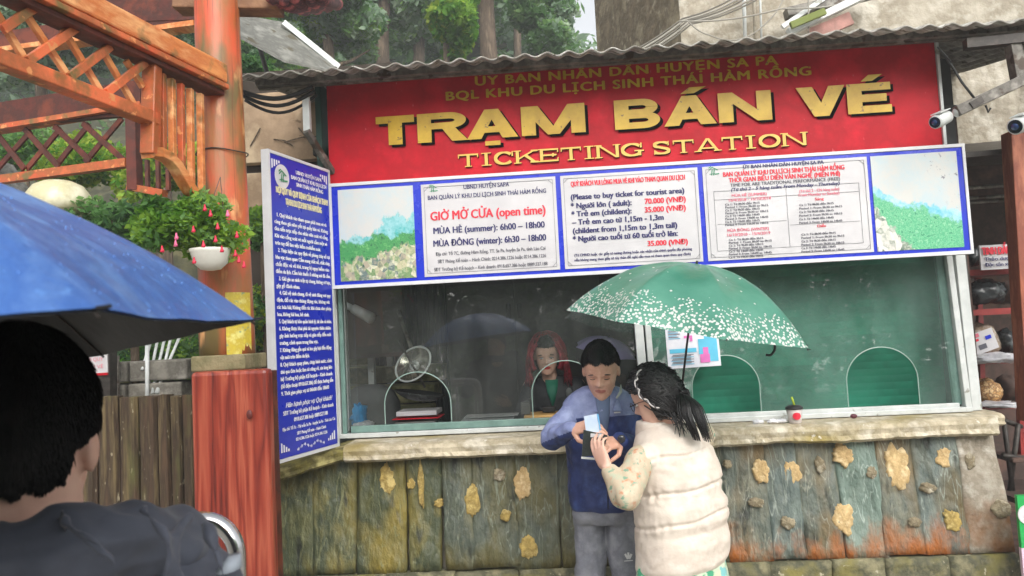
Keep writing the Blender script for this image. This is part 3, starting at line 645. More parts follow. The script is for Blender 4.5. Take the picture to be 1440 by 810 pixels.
def landscape(name, kind):
    m = bpy.data.materials.new(name); m.use_nodes = True; t = m.node_tree; N = t.nodes; L = t.links; b = N['Principled BSDF']; b.inputs['Roughness'].default_value = .35
    tc = N.new('ShaderNodeTexCoord'); sx = N.new('ShaderNodeSeparateXYZ'); L.new(tc.outputs['UV'], sx.inputs[0])
    def noi(sc, det, st=(1, 1, 1)):
        mp = N.new('ShaderNodeMapping'); mp.inputs['Scale'].default_value = st; L.new(tc.outputs['UV'], mp.inputs[0])
        n = N.new('ShaderNodeTexNoise'); n.inputs['Scale'].default_value = sc; n.inputs['Detail'].default_value = det; n.inputs['Roughness'].default_value = .7; L.new(mp.outputs[0], n.inputs['Vector']); return n.outputs['Fac']
    def vor(sc):
        v = N.new('ShaderNodeTexVoronoi'); v.inputs['Scale'].default_value = sc; L.new(tc.outputs['UV'], v.inputs['Vector']); sp = N.new('ShaderNodeSeparateColor'); L.new(v.outputs['Color'], sp.inputs[0]); return sp.outputs[0]
    def ramp(f, st):
        r = N.new('ShaderNodeValToRGB'); r.color_ramp.elements[0].position = st[0][0]; r.color_ramp.elements[0].color = st[0][1]
        r.color_ramp.elements[1].position = st[-1][0]; r.color_ramp.elements[1].color = st[-1][1]
        for p, c in st[1:-1]: r.color_ramp.elements.new(p).color = c
        L.new(f, r.inputs[0]); return r.outputs[0]
    def mth(op, a, b_, c=None):
        n = N.new('ShaderNodeMath'); n.operation = op
        for i, v in enumerate((a, b_, c)):
            if v is None: continue
            if isinstance(v, (int, float)): n.inputs[i].default_value = v
            else: L.new(v, n.inputs[i])
        return n.outputs[0]
    def mix(f, a, b_):
        n = N.new('ShaderNodeMixRGB'); L.new(f, n.inputs[0])
        for i, v in ((1, a), (2, b_)):
            if isinstance(v, tuple): n.inputs[i].default_value = v
            else: L.new(v, n.inputs[i])
        return n.outputs[0]
    X, Yv = sx.outputs[0], sx.outputs[1]
    sky_ = ramp(noi(3, 4), [(.4, lin(200, 200, 196)), (.62, lin(186, 200, 204))])
    if kind == 0:
        far = ramp(noi(7, 8), [(.35, lin(60, 170, 170)), (.55, lin(150, 200, 205)), (.7, lin(40, 140, 130))])
        mid = ramp(noi(15, 9), [(.38, lin(20, 96, 66)), (.47, lin(84, 158, 92)), (.54, lin(40, 130, 76)), (.62, lin(120, 186, 110)), (.7, lin(30, 110, 110))])
        town = ramp(mth('MULTIPLY_ADD', vor(17), .55, mth('MULTIPLY', noi(9, 6), .5)), [(.2, lin(50, 84, 78)), (.34, lin(196, 190, 156)), (.46, lin(96, 136, 84)), (.58, lin(216, 212, 186)), (.66, lin(84, 110, 110)), (.76, lin(170, 160, 140))])
        l1 = mth('MULTIPLY_ADD', X, .34, .40); l2 = mth('MULTIPLY_ADD', X, .10, .42); l3 = mth('MULTIPLY_ADD', X, .18, .20)
    else:
        far = ramp(noi(6, 8), [(.35, lin(80, 180, 200)), (.55, lin(160, 206, 220)), (.7, lin(200, 215, 215))])
        mid = ramp(noi(18, 9), [(.38, lin(40, 136, 100)), (.46, lin(120, 196, 150)), (.54, lin(60, 160, 116)), (.62, lin(150, 208, 166)), (.7, lin(50, 150, 126))])
        town = ramp(mth('MULTIPLY_ADD', vor(15), .55, mth('MULTIPLY', noi(9, 6), .5)), [(.22, lin(70, 100, 84)), (.36, lin(204, 204, 194)), (.56, lin(226, 222, 216)), (.68, lin(110, 130, 110)), (.78, lin(210, 206, 200))])
        l1 = mth('MULTIPLY_ADD', X, -.28, .66); l2 = mth('MULTIPLY_ADD', X, -.34, .60); l3 = mth('MULTIPLY_ADD', X, -1.1, .46)
    def below(line, amp, sc):
        nn = mth('MULTIPLY_ADD', noi(sc, 8, (1, .8, 1)), amp, -amp/2); d = mth('SUBTRACT', mth('ADD', line, nn), Yv)
        return mth('MULTIPLY', d, 34.)
    def cl(v): n = N.new('ShaderNodeClamp'); L.new(v, n.inputs[0]); return n.outputs[0]
    c = mix(cl(below(l1, .7, 3)), sky_, far); c = mix(cl(below(l2, .45, 4)), c, mid); c = mix(cl(below(l3, .55, 4)), c, town)
    if kind == 1:
        br = ramp(noi(14, 9), [(.60, (0, 0, 0, 1)), (.63, (1, 1, 1, 1))]); k_ = mth('MULTIPLY', cl(mth('MULTIPLY', mth('SUBTRACT', mth('ADD', X, mth('MULTIPLY', Yv, .6)), 1.1), 6.)), br)
        c = mix(k_, c, lin(110, 110, 120))
    L.new(c, b.inputs['Base Color']); return m
def panel(px0, px1, ytl, ybl, m, nm, inset=.0, label=None):
    x0, x1 = ps(px0, ytl).x, ps(px1, ytl).x; z1 = T_-.036; z0 = B_+.036
    me = bpy.data.meshes.new(nm); me.from_pydata([(x0, SY-.001, z0), (x1, SY-.001, z0), (x1, SY-.001, z1), (x0, SY-.001, z1), (x0, SY+.004, z0), (x1, SY+.004, z0), (x1, SY+.004, z1), (x0, SY+.004, z1)], [],
        [(0, 1, 2, 3), (0, 4, 5, 1), (1, 5, 6, 2), (2, 6, 7, 3), (3, 7, 4, 0)])
    uv = me.uv_layers.new(name='UVMap')
    for p in me.polygons:
        for li in p.loop_indices:
            co = me.vertices[me.loops[li].vertex_index].co; uv.data[li].uv = ((co.x-x0)/(x1-x0), (co.z-z0)/(z1-z0))
    o = link(nm, me, m, inf)
    if label: o['label'] = label
    return o, x0, x1, z0, z1
panel(476, 582, 300, 0, landscape('poster_valley', 0), 'picture_panel', label='green valley town landscape picture')
panel(1230, 1352, 300, 0, landscape('poster_tree', 1), 'picture_panel', label='green hill picture with bare branches')
def border(x0, x1, z0, z1, m, th=.0016, ins=.016):
    a, b_, c, d = x0+ins, x1-ins, z0+ins, z1-ins; mb = MB(); y = SY-.0025
    for cx, cz, sx, sz in (((a+b_)/2, c, b_-a, th), ((a+b_)/2, d, b_-a, th), (a, (c+d)/2, th, d-c), (b_, (c+d)/2, th, d-c)): mb.box((cx, y, cz), (sx, .001, sz))
    for sx, sz, (cx, cz) in ((1, 1, (a, c)), (-1, 1, (b_, c)), (1, -1, (a, d)), (-1, -1, (b_, d))):
        mb.bar((cx, y-.001, cz+sz*.022), (cx+sx*.022, y-.001, cz), .0014, .001, (0, 1, 0))
    mb.make('border_line', m, inf)
PAN = []
for a, b_ in ((593, 783), (790, 984), (991, 1224)):
    o, *r = panel(a, b_, 290, 0, M_panel, 'text_panel'); border(*r, M_greytxt); PAN.append(r)
def st(body, x0, y0, x1, y1, hp, m=M_navytxt, **k):
    return text_line(body, fi, ps(x0, y0), ps(x1, y1), hp*SY/FPX, m, inf, lift=.0035, **k)
# panel 1: opening hours
st('UBND HUYỆN SAPA', 652, 266, 716, 262, 6.2, M_navytxt, bold=.03)
st('BAN QUẢN LÝ KHU DU LỊCH SINH THÁI HÀM RỒNG', 602, 281.5, 768, 271, 6.2, M_navytxt, bold=.03)
st('GIỜ MỞ CỬA (open time)', 606, 310, 767, 301, 12.5, M_redtxt, bold=.05)
st('MÙA HÈ (summer): 6h00 – 18h00', 610, 329, 766, 320, 9, M_navytxt, bold=.05)
st('MÙA ĐÔNG (winter): 6h30 – 18h00', 610, 347, 768, 338, 9, M_navytxt, bold=.05)
st('Địa chỉ: Tổ 7C, đường Hàm Rồng, TT. Sa Pa, huyện Sa Pa, tỉnh Lào Cai', 613, 360, 767, 351, 4.8, M_greytxt, bold=.03)
st('SĐT Phòng Kế toán – Hành Chính: 0214.386.1226 hoặc 0214.386.1226', 616, 370.5, 768, 361.5, 4.8, M_greytxt, bold=.03)
st('SĐT Trưởng bộ Kế hoạch – Kinh doanh: 0918.657.386 hoặc 0889.527.188', 611, 382, 770, 372.5, 4.8, M_greytxt, bold=.03)
# panel 2: prices
st('QUÝ KHÁCH VUI LÒNG MUA VÉ KHI VÀO THAM QUAN DU LỊCH', 803, 263, 963, 252, 7, M_redtxt, bold=.06)
st('(Please to buy ticket for tourist area)', 803, 281, 962, 271.5, 7.6, bold=.07)
st('* Người lớn ( adult):', 803, 293.5, 888, 288.5, 7.6, bold=.07); st('70.000 (VNĐ)', 907, 287, 964, 283.5, 7.6, M_redtxt, bold=.07)
st('* Trẻ em (childent):', 804, 305, 888, 300, 7.6, bold=.07); st('35.000 (VNĐ)', 907, 299, 964, 295.5, 7.6, M_redtxt, bold=.07)
st('– Trẻ em cao từ 1,15m - 1,3m', 805, 316.5, 933, 309, 7.6, bold=.07)
st('(childent from 1,15m to 1,3m tall)', 806, 328.5, 952, 320, 7.6, bold=.07)
st('* Người cao tuổi từ 60 tuổi trở lên:', 806, 340, 953, 331.5, 7.6, bold=.07)
st('35.000 (VNĐ)', 911, 346, 967, 343, 7.2, M_redtxt, bold=.07)
st('(Từ CMND hoặc các giấy tờ tương đương hoặc xác nhận của chính quyền địa phương', 808, 361, 973, 351.5, 3.6, bold=.05)
st('nếu không mang theo giấy tờ tùy thân đề nghị cầu mua vé tham quan theo quy định)', 808, 368, 971, 358.5, 3.6, bold=.05)
# panel 3: performances
st('ỦY BAN NHÂN DÂN HUYỆN SA PA', 1045, 237.5, 1158, 230, 4.6, M_navytxt, bold=.06)
st('BAN QUẢN LÝ KHU DU LỊCH SINH THÁI HÀM RỒNG', 1017, 249, 1187, 238, 6.4, M_redtxt, bold=.06)
st('THỜI GIAN BIỂU DIỄN VĂN NGHỆ (MIỄN PHÍ)', 1025, 257, 1181, 247, 6.4, M_redtxt, bold=.06)
st('TIME FOR ARE TRADITIONAL PERFORMANCE (FREE)', 1027, 263, 1181, 253.5, 4.6, M_greytxt, bold=.04)
st('(Từ thứ 2 - 5 hàng tuần; From Monday - Thursday)', 1028, 269.5, 1180, 259.5, 4.6, M_navytxt, bold=.05, italic=.2)
st('MÙA HÈ (SUMMER)', 1029, 277.5, 1078, 274, 4, M_pinktxt, bold=.04); st('16/4/2018 - 15/10/2018', 1025, 284, 1084, 280, 4, M_pinktxt, bold=.04)
st('(Từ thứ 2 - CN hàng tuần)', 1124, 271, 1180, 267.5, 3.8, M_pinktxt, bold=.04); st('From Monday to Sunday)', 1123, 276.5, 1180, 273, 3.8, M_pinktxt, bold=.04)
st('Sáng', 1146, 282, 1158, 281, 3.8, M_redtxt, bold=.04); st('Chiều', 1149, 320, 1161, 319, 3.8, M_redtxt, bold=.04)
st('MÙA ĐÔNG (WINTER)', 1023, 326.5, 1081, 323, 4, M_pinktxt, bold=.04); st('16/10/2018 - 15/4/2019', 1023, 333, 1083, 329, 4, M_pinktxt, bold=.04)
hrs = [('8h30', '9h15'), ('9h30', '10h15'), ('14h00', '14h45'), ('15h30', '16h15')]
for i in range(8):
    a = hrs[i//2]; s = f'Ca {i//2+1}: Từ {a[0]} đến {a[1]}' if i % 2 == 0 else f'Period {i//2+1}: From {a[0]} to {a[1]}'
    w = 48 if i % 2 == 0 else 60; y = 289.3+i*4.1
    st(s, 1020, y, 1020+w, y-w*.06, 2.9, M_greytxt, bold=.06)
    if i < 7: y = 339+i*4.1; st(s, 1025, y, 1025+w, y-w*.06, 2.9, M_greytxt, bold=.06)
    if i < 6:
        y = 290+i*5; st(s, 1124, y, 1124+w, y-w*.06, 2.9, M_greytxt, bold=.06)
        y = 331.5+i*4.8; st(s, 1127, y, 1127+w, y-w*.06, 2.9, M_greytxt, bold=.06)
x0, x1, z0, z1 = PAN[2]; W_, H_ = x1-x0, z1-z0
tb = MB()
for a, b_, w, h in ((.5, .73, .88, .0012), (.5, .64, .88, .0012), (.28, .38, .42, .0012), (.72, .33, .42, .0012), (.5, .10, .88, .0012)): tb.box((x0+a*W_, SY-.003, z0+b_*H_), (w*W_, .001, h))
for a in (.06, .5, .94): tb.box((x0+a*W_, SY-.003, z0+.415*H_), (.0012, .001, .63*H_))
tb.make('table_rule', M_greytxt, inf)
def logo(c, s, m, parent, fr):
    o, u, w, n = fr; mb = MB()
    def pt(x, y): return c+u*x*s+w*y*s+n*.003
    def q(*p): mb.add([pt(*i) for i in p], [tuple(range(len(p)))])
    q((-.9, .3), (-.2, .9), (.9, .25), (.75, .12), (-.2, .68), (-.85, .15)); q((-.5, -.8), (-.3, -.8), (-.1, .4), (-.3, .35)); q((-.1, -.8), (.1, -.8), (.3, .3), (.1, .35))
    q((-.8, -.5), (.3, -.4), (.3, -.52), (-.8, -.62)); q((.2, -.5), (1.1, -.4), (1.1, -.6), (.2, -.7)); q((-1, .7), (-.5, 1.0), (-.3, .9), (-.8, .6))
    mb.make('emblem', m, parent)
logo(ps(609, 265.5), .022, M_greentxt, inf, fi); logo(ps(1003, 241), .026, M_greentxt, inf, fi)

# ================================================================== BLUE NOTICE BOARD (angled)
pA = P(374, 207, 3.43); pD = P(392, 650, 3.43); pB = P(462, 243, 3.93); pC = P(474.5, 628, 3.93)
xa = (pA.x+pD.x)/2; xb = (pB.x+pC.x)/2; zt = (pA.z+pB.z)/2; zb = (pD.z+pC.z)/2
fn = frame_of((xa, 3.43, zt), (xb-xa, .5, 0), (0, 0, 1)); o_, u_, w_, n_ = fn
NW = math.hypot(xb-xa, .5); NH = zt-zb
nb = thing('notice_board', (xa, 3.43, zb), 'tall narrow blue notice board of visitor rules in white print, angled left of the window', 'notice board')
def nbox(name, u0, u1, v0, v1, d0, d1, m):
    vs = [o_+u_*a+w_*(-b_)+n_*c for a in (u0, u1) for b_ in (v0, v1) for c in (d0, d1)]
    return MB().add(vs, [(0, 1, 3, 2), (4, 6, 7, 5), (0, 4, 5, 1), (2, 3, 7, 6), (0, 2, 6, 4), (1, 5, 7, 3)]).make(name, m, nb)
nbox('board_back', 0, NW, 0, NH, -.03, -.004, M_white)
nbox('blue_field', .012, NW-.006, .012, NH-.014, -.003, .002, M_blue2)
nbox('white_edge', -.004, .010, -.004, NH+.004, -.034, .006, M_white); nbox('white_edge', .0105, NW, -.004, .010, -.004, .004, M_white)
nbox('white_edge', .0105, NW, NH-.012, NH+.004, -.004, .004, M_white); nbox('white_edge', NW, NW+.012, -.004, NH+.004, -.034, .004, M_alu)
def nt_(body, u0, u1, v, h, m=M_whitetxt, **k):
    return text_line(body, fn, o_+u_*u0*NW-w_*v*NH, o_+u_*u1*NW-w_*v*NH, h*NH, m, nb, lift=.004, **k)
nt_('UBND HUYỆN SAPA', .42, .86, .052, .013, bold=.05); nt_('BAN QUẢN LÝ KHU DU LỊCH', .34, .94, .073, .013, bold=.06); nt_('SINH THÁI HÀM RỒNG', .42, .88, .094, .013, bold=.06)
nt_('NỘI QUY VÀ QUY ĐỊNH CỦA KHÁCH THAM', .10, .96, .133, .021, M_creamtxt, bold=.09); nt_('TẠI KHU DU LỊCH SINH THÁI HÀM RỒNG', .24, .84, .166, .021, M_creamtxt, bold=.09)
rules = [('1. Quý khách vào tham quan phải mua vé và', .10, .92), ('cùng theo giá niêm yết tại quầy bán vé. Không', .06, .94), ('đưa tiền trực tiếp cho nhân viên soát vé cổng,', .06, .94), ('Khi vào cổng soát vé mỗi người cầm một vé', .06, .92), ('trên tay để làm việc kiểm tra/kiểm soát.', .06, .80),
         ('2. Thực hiện các quy định về phòng cháy nổ tại', .10, .96), ('khu vực tham quan: Cấm mang chất nổ, chất cháy,', .06, .96), ('chất độc và vũ khí, trang bị nguy hiểm vào', .06, .94), ('điểm du lịch. Cấm hút thuốc ở những nơi đã cấm.', .06, .96),
         ('3. Giữ gìn an ninh trật tự chung, không cờ bạc,', .10, .96), ('gây gổ đánh nhau.', .06, .42), ('4. Giữ vệ sinh chung, đi vệ sinh đúng nơi quy', .10, .95), ('định, đổ rác vào thùng đựng rác, không vứt', .06, .93), ('rác bừa bãi; Không đốt rác khi chưa cho phép', .06, .95), ('hoa, không hái hoa, bẻ cành.', .06, .56),
         ('5. Quý khách tự bảo quản hành lý, tài sản cá nhân.', .08, .95), ('6. Không được khai phá tài nguyên thiên nhiên', .08, .93), ('gây ảnh hưởng trực tiếp và gián tiếp đến môi', .08, .93), ('trường, cảnh quan trong khu vực.', .08, .70), ('7. Không đứng gần quá và leo gây hại đến động', .08, .93), ('vật nuôi trên điểm du lịch.', .08, .54),
         ('8. Quý khách quay phim, chụp hình nước, cảnh', .08, .93), ('thú qua đơn hoặc làm tờ riêng rẽ, xin lòng liên', .08, .93), ('hệ Trưởng bộ phận Kế hoạch – Kinh doanh', .08, .93), ('(Số điện thoại: 0918.657.386) để được hướng dẫn', .08, .94), ('9. Thời gian phục vụ từ 06h00 đến 18h00', .08, .86)]
for i, (s, a, b_) in enumerate(rules): nt_(s, a, b_, .212+i*.0232, .0125, bold=.07)
nt_('Hân hạnh phục vụ Quý khách!', .14, .90, .832, .016, italic=.4, bold=.03)
nt_('SĐT Trưởng bộ phận Kế hoạch – Kinh doanh', .10, .93, .856, .013, bold=.05); nt_('0918.657.386 hoặc 0889.527.188', .26, .82, .881, .013, bold=.05)
nt_('Địa chỉ: Tổ 7c - Thị trấn Sa Pa - huyện Sa Pa - Tỉnh Lào Cai', .08, .95, .905, .010, bold=.05)
nt_('SĐT Phòng Kế toán – Hành Chính', .30, .78, .926, .010, bold=.05); nt_('0214.386.1226 hoặc 0214.386.1226', .28, .80, .945, .010, bold=.05)
mb = MB()
cc = o_+u_*.20*NW-w_*.075*NH+n_*.003; mb.add([cc]+[cc+u_*math.cos(t)*.058*1.0+w_*math.sin(t)*.058 for t in np.linspace(0, 6.283, 33)], [(0, i, i+1) for i in range(1, 33)]); mb.make('emblem_disc', M_white, nb)
logo(cc+n_*.001, .034, M_greentxt, nb, fn)
cor = MB()
for su, sv, cu, cv in ((1, 1, .04, .025), (-1, 1, .96, .025), (1, -1, .05, .972), (-1, -1, .94, .972)):
    for i in range(4):
        a = o_+u_*(cu*NW+su*.018*i)-w_*(cv*NH)+n_*.004; hh = .075-.018*i
        cor.add([a, a+u_*su*.011, a+u_*su*.011-w_*sv*hh*.55, a-w_*sv*hh*.6], [(0, 1, 2, 3)])
cor.make('corner_ornament', M_whitetxt, nb)
orn = MB()
for i in range(26):
    t = i/25; c = o_+u_*(.30+.44*t)*NW-w_*(.968+.012*math.cos(t*6.28*2)*.5)*NH+n_*.004; s = .006+.004*math.sin(i*2.1)
    orn.add([c-u_*s*.5, c-w_*s, c+u_*s*.5, c+w_*s], [(0, 1, 2, 3)])
orn.make('ornament', M_whitetxt, nb)
# ================================================================== GATE PAVILION (left)
gate = thing('gate_pavilion', (-1.34, 3.0, 0), 'red and orange painted timber gate with round column, carved beam and lattice rails', 'gate')
CC = Vector((-1.335, 3.0, 0))
cp = []
for z, r in ((1.62, .108), (1.75, .106), (2.1, .100), (2.5, .093), (2.9, .088), (3.3, .084), (3.7, .08)):
    n = 40; cp.append((Vector((CC.x-.004*z+.007, 3.0, z)), Vector((r, 0, 0)), Vector((0, r, 0))))
mb = MB(); mb.rings(cp, 40); 
mb.v = [tuple(Vector(v)+Vector((mnoise.noise((v[0]*9, v[1]*9, v[2]*2))*.006, mnoise.noise((v[0]*9+4, v[1]*9, v[2]*2))*.006, 0))) for v in mb.v]
mb.make('column', M_column, gate, smooth=True)
mb = MB(); mb.box((-1.325, 2.995, 1.60), (.215, .22, .06)); mb.make('column_base', mat('base_stone', lin(140, 128, 96), lin(96, 92, 60), rough=.8, scale=12, bump=.5), gate, bevel=.006)
mp = MB(); m_panel = bpy.data.materials.new('red_grain_wood')
def grain_mat():
    m = m_panel; m.use_nodes = True; t = m.node_tree; N = t.nodes; L = t.links; b = N['Principled BSDF']
    tc = N.new('ShaderNodeTexCoord'); mp_ = N.new('ShaderNodeMapping'); mp_.inputs['Scale'].default_value = (1.5, 1, .10); L.new(tc.outputs['Object'], mp_.inputs[0])
    n = N.new('ShaderNodeTexNoise'); n.inputs['Scale'].default_value = 9; n.inputs['Detail'].default_value = 3; n.inputs['Distortion'].default_value = .25; L.new(mp_.outputs[0], n.inputs['Vector'])
    w = N.new('ShaderNodeMath'); w.operation = 'MULTIPLY'; w.inputs[1].default_value = 12; L.new(n.outputs['Fac'], w.inputs[0])
    fr = N.new('ShaderNodeMath'); fr.operation = 'PINGPONG'; fr.inputs[1].default_value = 1; L.new(w.outputs[0], fr.inputs[0])
    n2 = N.new('ShaderNodeTexNoise'); n2.inputs['Scale'].default_value = 60; n2.inputs['Detail'].default_value = 5; L.new(mp_.outputs[0], n2.inputs['Vector'])
    ad = N.new('ShaderNodeMath'); ad.operation = 'MULTIPLY_ADD'; ad.inputs[1].default_value = .55; L.new(n2.outputs['Fac'], ad.inputs[0]); L.new(fr.outputs[0], ad.inputs[2])
    n4 = N.new('ShaderNodeTexNoise'); n4.inputs['Scale'].default_value = 3.4; L.new(mp_.outputs[0], n4.inputs['Vector'])
    a3 = N.new('ShaderNodeMath'); a3.operation = 'MULTIPLY_ADD'; a3.inputs[1].default_value = .9; L.new(n4.outputs['Fac'], a3.inputs[0]); L.new(ad.outputs[0], a3.inputs[2])
    r = N.new('ShaderNodeValToRGB'); e = r.color_ramp.elements; e[0].position = .32; e[0].color = lin(74, 26, 20); e[1].position = 1.0; e[1].color = lin(162, 80, 58)
    x = e.new(.45); x.color = lin(112, 38, 28); x = e.new(.68); x.color = lin(140, 54, 38)
    dv = N.new('ShaderNodeMath'); dv.operation = 'MULTIPLY'; dv.inputs[1].default_value = .55; L.new(a3.outputs[0], dv.inputs[0]); L.new(dv.outputs[0], r.inputs[0])
    L.new(r.outputs[0], b.inputs['Base Color']); b.inputs['Roughness'].default_value = .38
    bp = N.new('ShaderNodeBump'); bp.inputs['Strength'].default_value = .2; bp.inputs['Distance'].default_value = .01; L.new(ad.outputs[0], bp.inputs['Height']); L.new(bp.outputs[0], b.inputs['Normal'])
grain_mat()
xl_, xr_ = P(270, 650, 2.85).x, P(379, 650, 2.85).x
MB().box(((xl_+xr_)/2, 2.885, .785), (xr_-xl_, .07, 1.57)).make('plinth_panel', m_panel, gate, bevel=.016); MB().box((-1.30, 3.03, .78), (.22, .22, 1.55)).make('plinth_core', M_darkwood, gate)
kp = P(350, 583, 2.83); MB().ball((kp.x, 2.835, kp.z), (.012, .006, .018), 12).make('wood_knot', flat('knot_dark', lin(92, 34, 28)), gate, smooth=True)
pts = [CC+Vector((.100*math.cos(t), .100*math.sin(t), 2.44+.004*math.sin(3*t))) for t in np.linspace(0, 6.283, 30)]
MB().tube(pts, .0028, 6, False).make('binding_wire', M_steel_dark, gate)
# sticker wrapped on the column
vs = []; fs = []
for j in range(9):
    for i in range(9):
        a = math.radians(-68+58*i/8); z = P(340, 500-90*j/8, 2.9).z; vs.append((CC.x+.1075*math.cos(a), 3.0+.1075*math.sin(a), z))
for j in range(8):
    for i in range(8): k = j*9+i; fs.append((k, k+1, k+10, k+9))
MB().add(vs, fs).make('yellow_sticker', mat('sticker_yellow', lin(206, 190, 60), lin(188, 164, 52), lin(214, 206, 120), rough=.4, scale=20, bump=0, speck=(lin(130, 150, 110), 26, .62)), gate, smooth=True)

U = Vector((-.2, -1, 0)).normalized(); NP = Vector((1, -.2, 0)).normalized(); O1 = CC+Vector((.02, -.06, 0))
def g1(x, y, push=0): return PP(x, y, O1, NP)+NP*push
bc0 = g1(301, 105); bc = (g1(301, 91)+g1(301, 116))/2; hB = (g1(301, 91)-g1(301, 116)).length
def gbar(a, b, w, h, nm, m, bev=.003, up=(0, 0, 1)): return MB().bar(a, b, w, h, up).make(nm, m, gate, bevel=bev)
gbar(bc+U*-.02, bc+U*2.2, .10, hB*1.05, 'beam', M_orangewood, .008)
bl = g1(300, 123)
gbar(bl+U*-.02+NP*.012, bl+U*2.2+NP*.012, .095, .020, 'beam_moulding', M_redwood); gbar(bl+U*-.02-Vector((0, 0, .021)), bl+U*2.2-Vector((0, 0, .021)), .075, .02, 'beam_moulding', M_darkwood)
for k, (a, b) in enumerate([((0, 42), (50, 8)), ((36, 86), (108, 37)), ((95, 109), (152, 66)), ((147, 131), (202, 88)), ((-60, 30), (-10, -5))]):
    gbar(g1(*a, .008), g1(*b, .008), .016, .026, 'lattice_slat', M_redwood, .002)
for k, (a, b) in enumerate([((38, 16), (97, 103)), ((-6, 10), (38, 82)), ((92, 40), (146, 130)), ((146, 68), (196, 154)), ((180, 84), (204, 122))]):
    gbar(g1(*a, -.010), g1(*b, -.010), .016, .02, 'lattice_slat', M_orangewood, .002)
r0 = g1(215, 168); r1 = g1(0, 84); d_ = (r1-r0).normalized()
gbar(r0, r0+d_*2.0, .055, .045, 'bottom_rail', M_redwood, .004)
gbar(g1(214, 92), g1(211, 218), .05, .05, 'hanging_post', M_redwood, .004, (0, 1, 0))
for a, b in (((228, 104), (229, 214)), ((241, 111), (243, 226)), ((254, 118), (256, 242)), ((267, 125), (269, 258)), ((281, 132), (284, 274))):
    gbar(g1(*a), g1(*b), .022, .024, 'baluster', M_orangewood if a[0] % 2 else M_redwood, .002, (0, 1, 0))
cur = [(207, 214), (222, 215), (236, 222), (247, 234), (256, 250), (266, 266), (276, 280), (290, 286)]
for a, b in zip(cur[:-1], cur[1:]): pass
vs = []; fs = []
for i, p in enumerate(cur):
    q = g1(*p); tx = Vector(g1(*cur[min(i+1, len(cur)-1)]))-Vector(g1(*cur[max(i-1, 0)])); tx.normalize(); nn = tx.cross(NP).normalized()
    for sx, sz in ((-1, -1), (1, -1), (1, 1), (-1, 1)): vs.append(q+NP*.024*sx+nn*.017*sz)
for i in range(len(cur)-1):
    for k in range(4): fs.append((i*4+k, i*4+(k+1) % 4, i*4+4+(k+1) % 4, i*4+4+k))
fs += [(0, 1, 2, 3), tuple(len(cur)*4-1-k for k in range(4))]
MB().add(vs, fs).make('curved_rail', M_orangewood, gate, bevel=.003)
# far side of the gate
D2 = Vector((-.977, .21, 0)); N2 = Vector((.21, .977, 0)); O2 = P(190, 200, 4.3)
def g2(x, y, push=0): return PP(x, y, O2, N2)-N2*push
def far_bar(a, b, w, h, nm, m=M_darkwood, ext=0, up=(0, 0, 1), push=0):
    p, q = g2(*a, push), g2(*b, push); d = (p-q).normalized(); return MB().bar(p+d*ext, q, w, h, up).make(nm, m, gate)
far_bar((0, 163), (204, 131), .08, .14, 'far_beam', ext=.8); far_bar((0, 182), (204, 149), .10, .03, 'far_moulding', M_redwood, ext=.8)
far_bar((0, 62), (280, 20), .09, .11, 'far_beam', ext=.8); far_bar((0, 74), (280, 36), .10, .03, 'far_moulding', M_orangewood, ext=.8)
far_bar((150, 12), (290, 8), .10, .20, 'far_beam')
far_bar((0, 253), (180, 229), .05, .05, 'far_rail', M_redwood, ext=.8); far_bar((0, 176), (180, 160), .04, .03, 'far_rail', ext=.6)
far_bar((187, 150), (190, 268), .06, .07, 'far_post', up=(0, 1, 0)); far_bar((182, 263), (232, 272), .05, .04, 'far_rail', M_redwood)
for x in (207, 222, 236): far_bar((x, 225), (x+1, 268), .02, .025, 'far_baluster', up=(0, 1, 0))
for a, b in (((0, 192), (36, 238)), ((36, 182), (84, 235)), ((78, 178), (128, 226)), ((118, 174), (176, 226))): far_bar(a, b, .014, .032, 'far_slat', push=.008)
for a, b in (((-6, 238), (42, 184)), ((36, 238), (84, 180)), ((78, 232), (124, 174)), ((118, 228), (170, 166))): far_bar(a, b, .014, .032, 'far_slat', push=-.008)
# head of the column: crossing beam and tile ends
MB().bar(P(250, 2, 3.05), P(395, 4, 3.05), .10, .09).make('cross_beam', mat('weathered_beam', lin(150, 112, 80), lin(110, 76, 54), rough=.7, scale=10, bump=.4), gate, bevel=.006)
m_tile = mat('eave_tile', lin(96, 50, 54), lin(60, 34, 40), lin(178, 96, 96), rough=.6, scale=14, bump=.4)
for k, (x, y, s) in enumerate(((392, 4, .030), (408, 6, .034), (425, 5, .032), (441, 2, .03), (455, 0, .028))):
    c = P(x, y, 3.05); pts = [c+Vector((0, -.10, -.012)), c+Vector((0, 0, 0)), c+Vector((0, .2, .07))]
    MB().tube(pts, [s*.9, s, s], 10).make('eave_tile', m_tile, gate, smooth=True)

# ================================================================== TIN AWNING AND BEIGE WALL
aw = thing('tin_awning', P(400, 70, 3.9), 'bent grey tin awning sheet propped behind the round red column', 'awning')
a0 = [P(330, 22, 3.7), P(398, 34, 3.9), P(476, 96, 4.0), P(462, 101, 3.75), P(400, 88, 3.6), P(333, 52, 3.5)]
def plate(pts, th, name, m, parent, nrm=(0, 0, 1)):
    n = Vector(nrm)*th; k = len(pts); vs = [Vector(p) for p in pts]+[Vector(p)+n for p in pts]
    fs = [tuple(range(k)), tuple(range(2*k-1, k-1, -1))]+[(i, (i+1) % k, k+(i+1) % k, k+i) for i in range(k)]
    return MB().add(vs, fs).make(name, m, parent)
plate(a0, .012, 'tin_sheet', mat('tin_sheet', lin(128, 128, 120), lin(100, 100, 94), lin(146, 146, 138), rough=.6, scale=7, stretch=(1, 1, 1), bump=.2, speck=(lin(84, 78, 60), 10, .6)), aw)
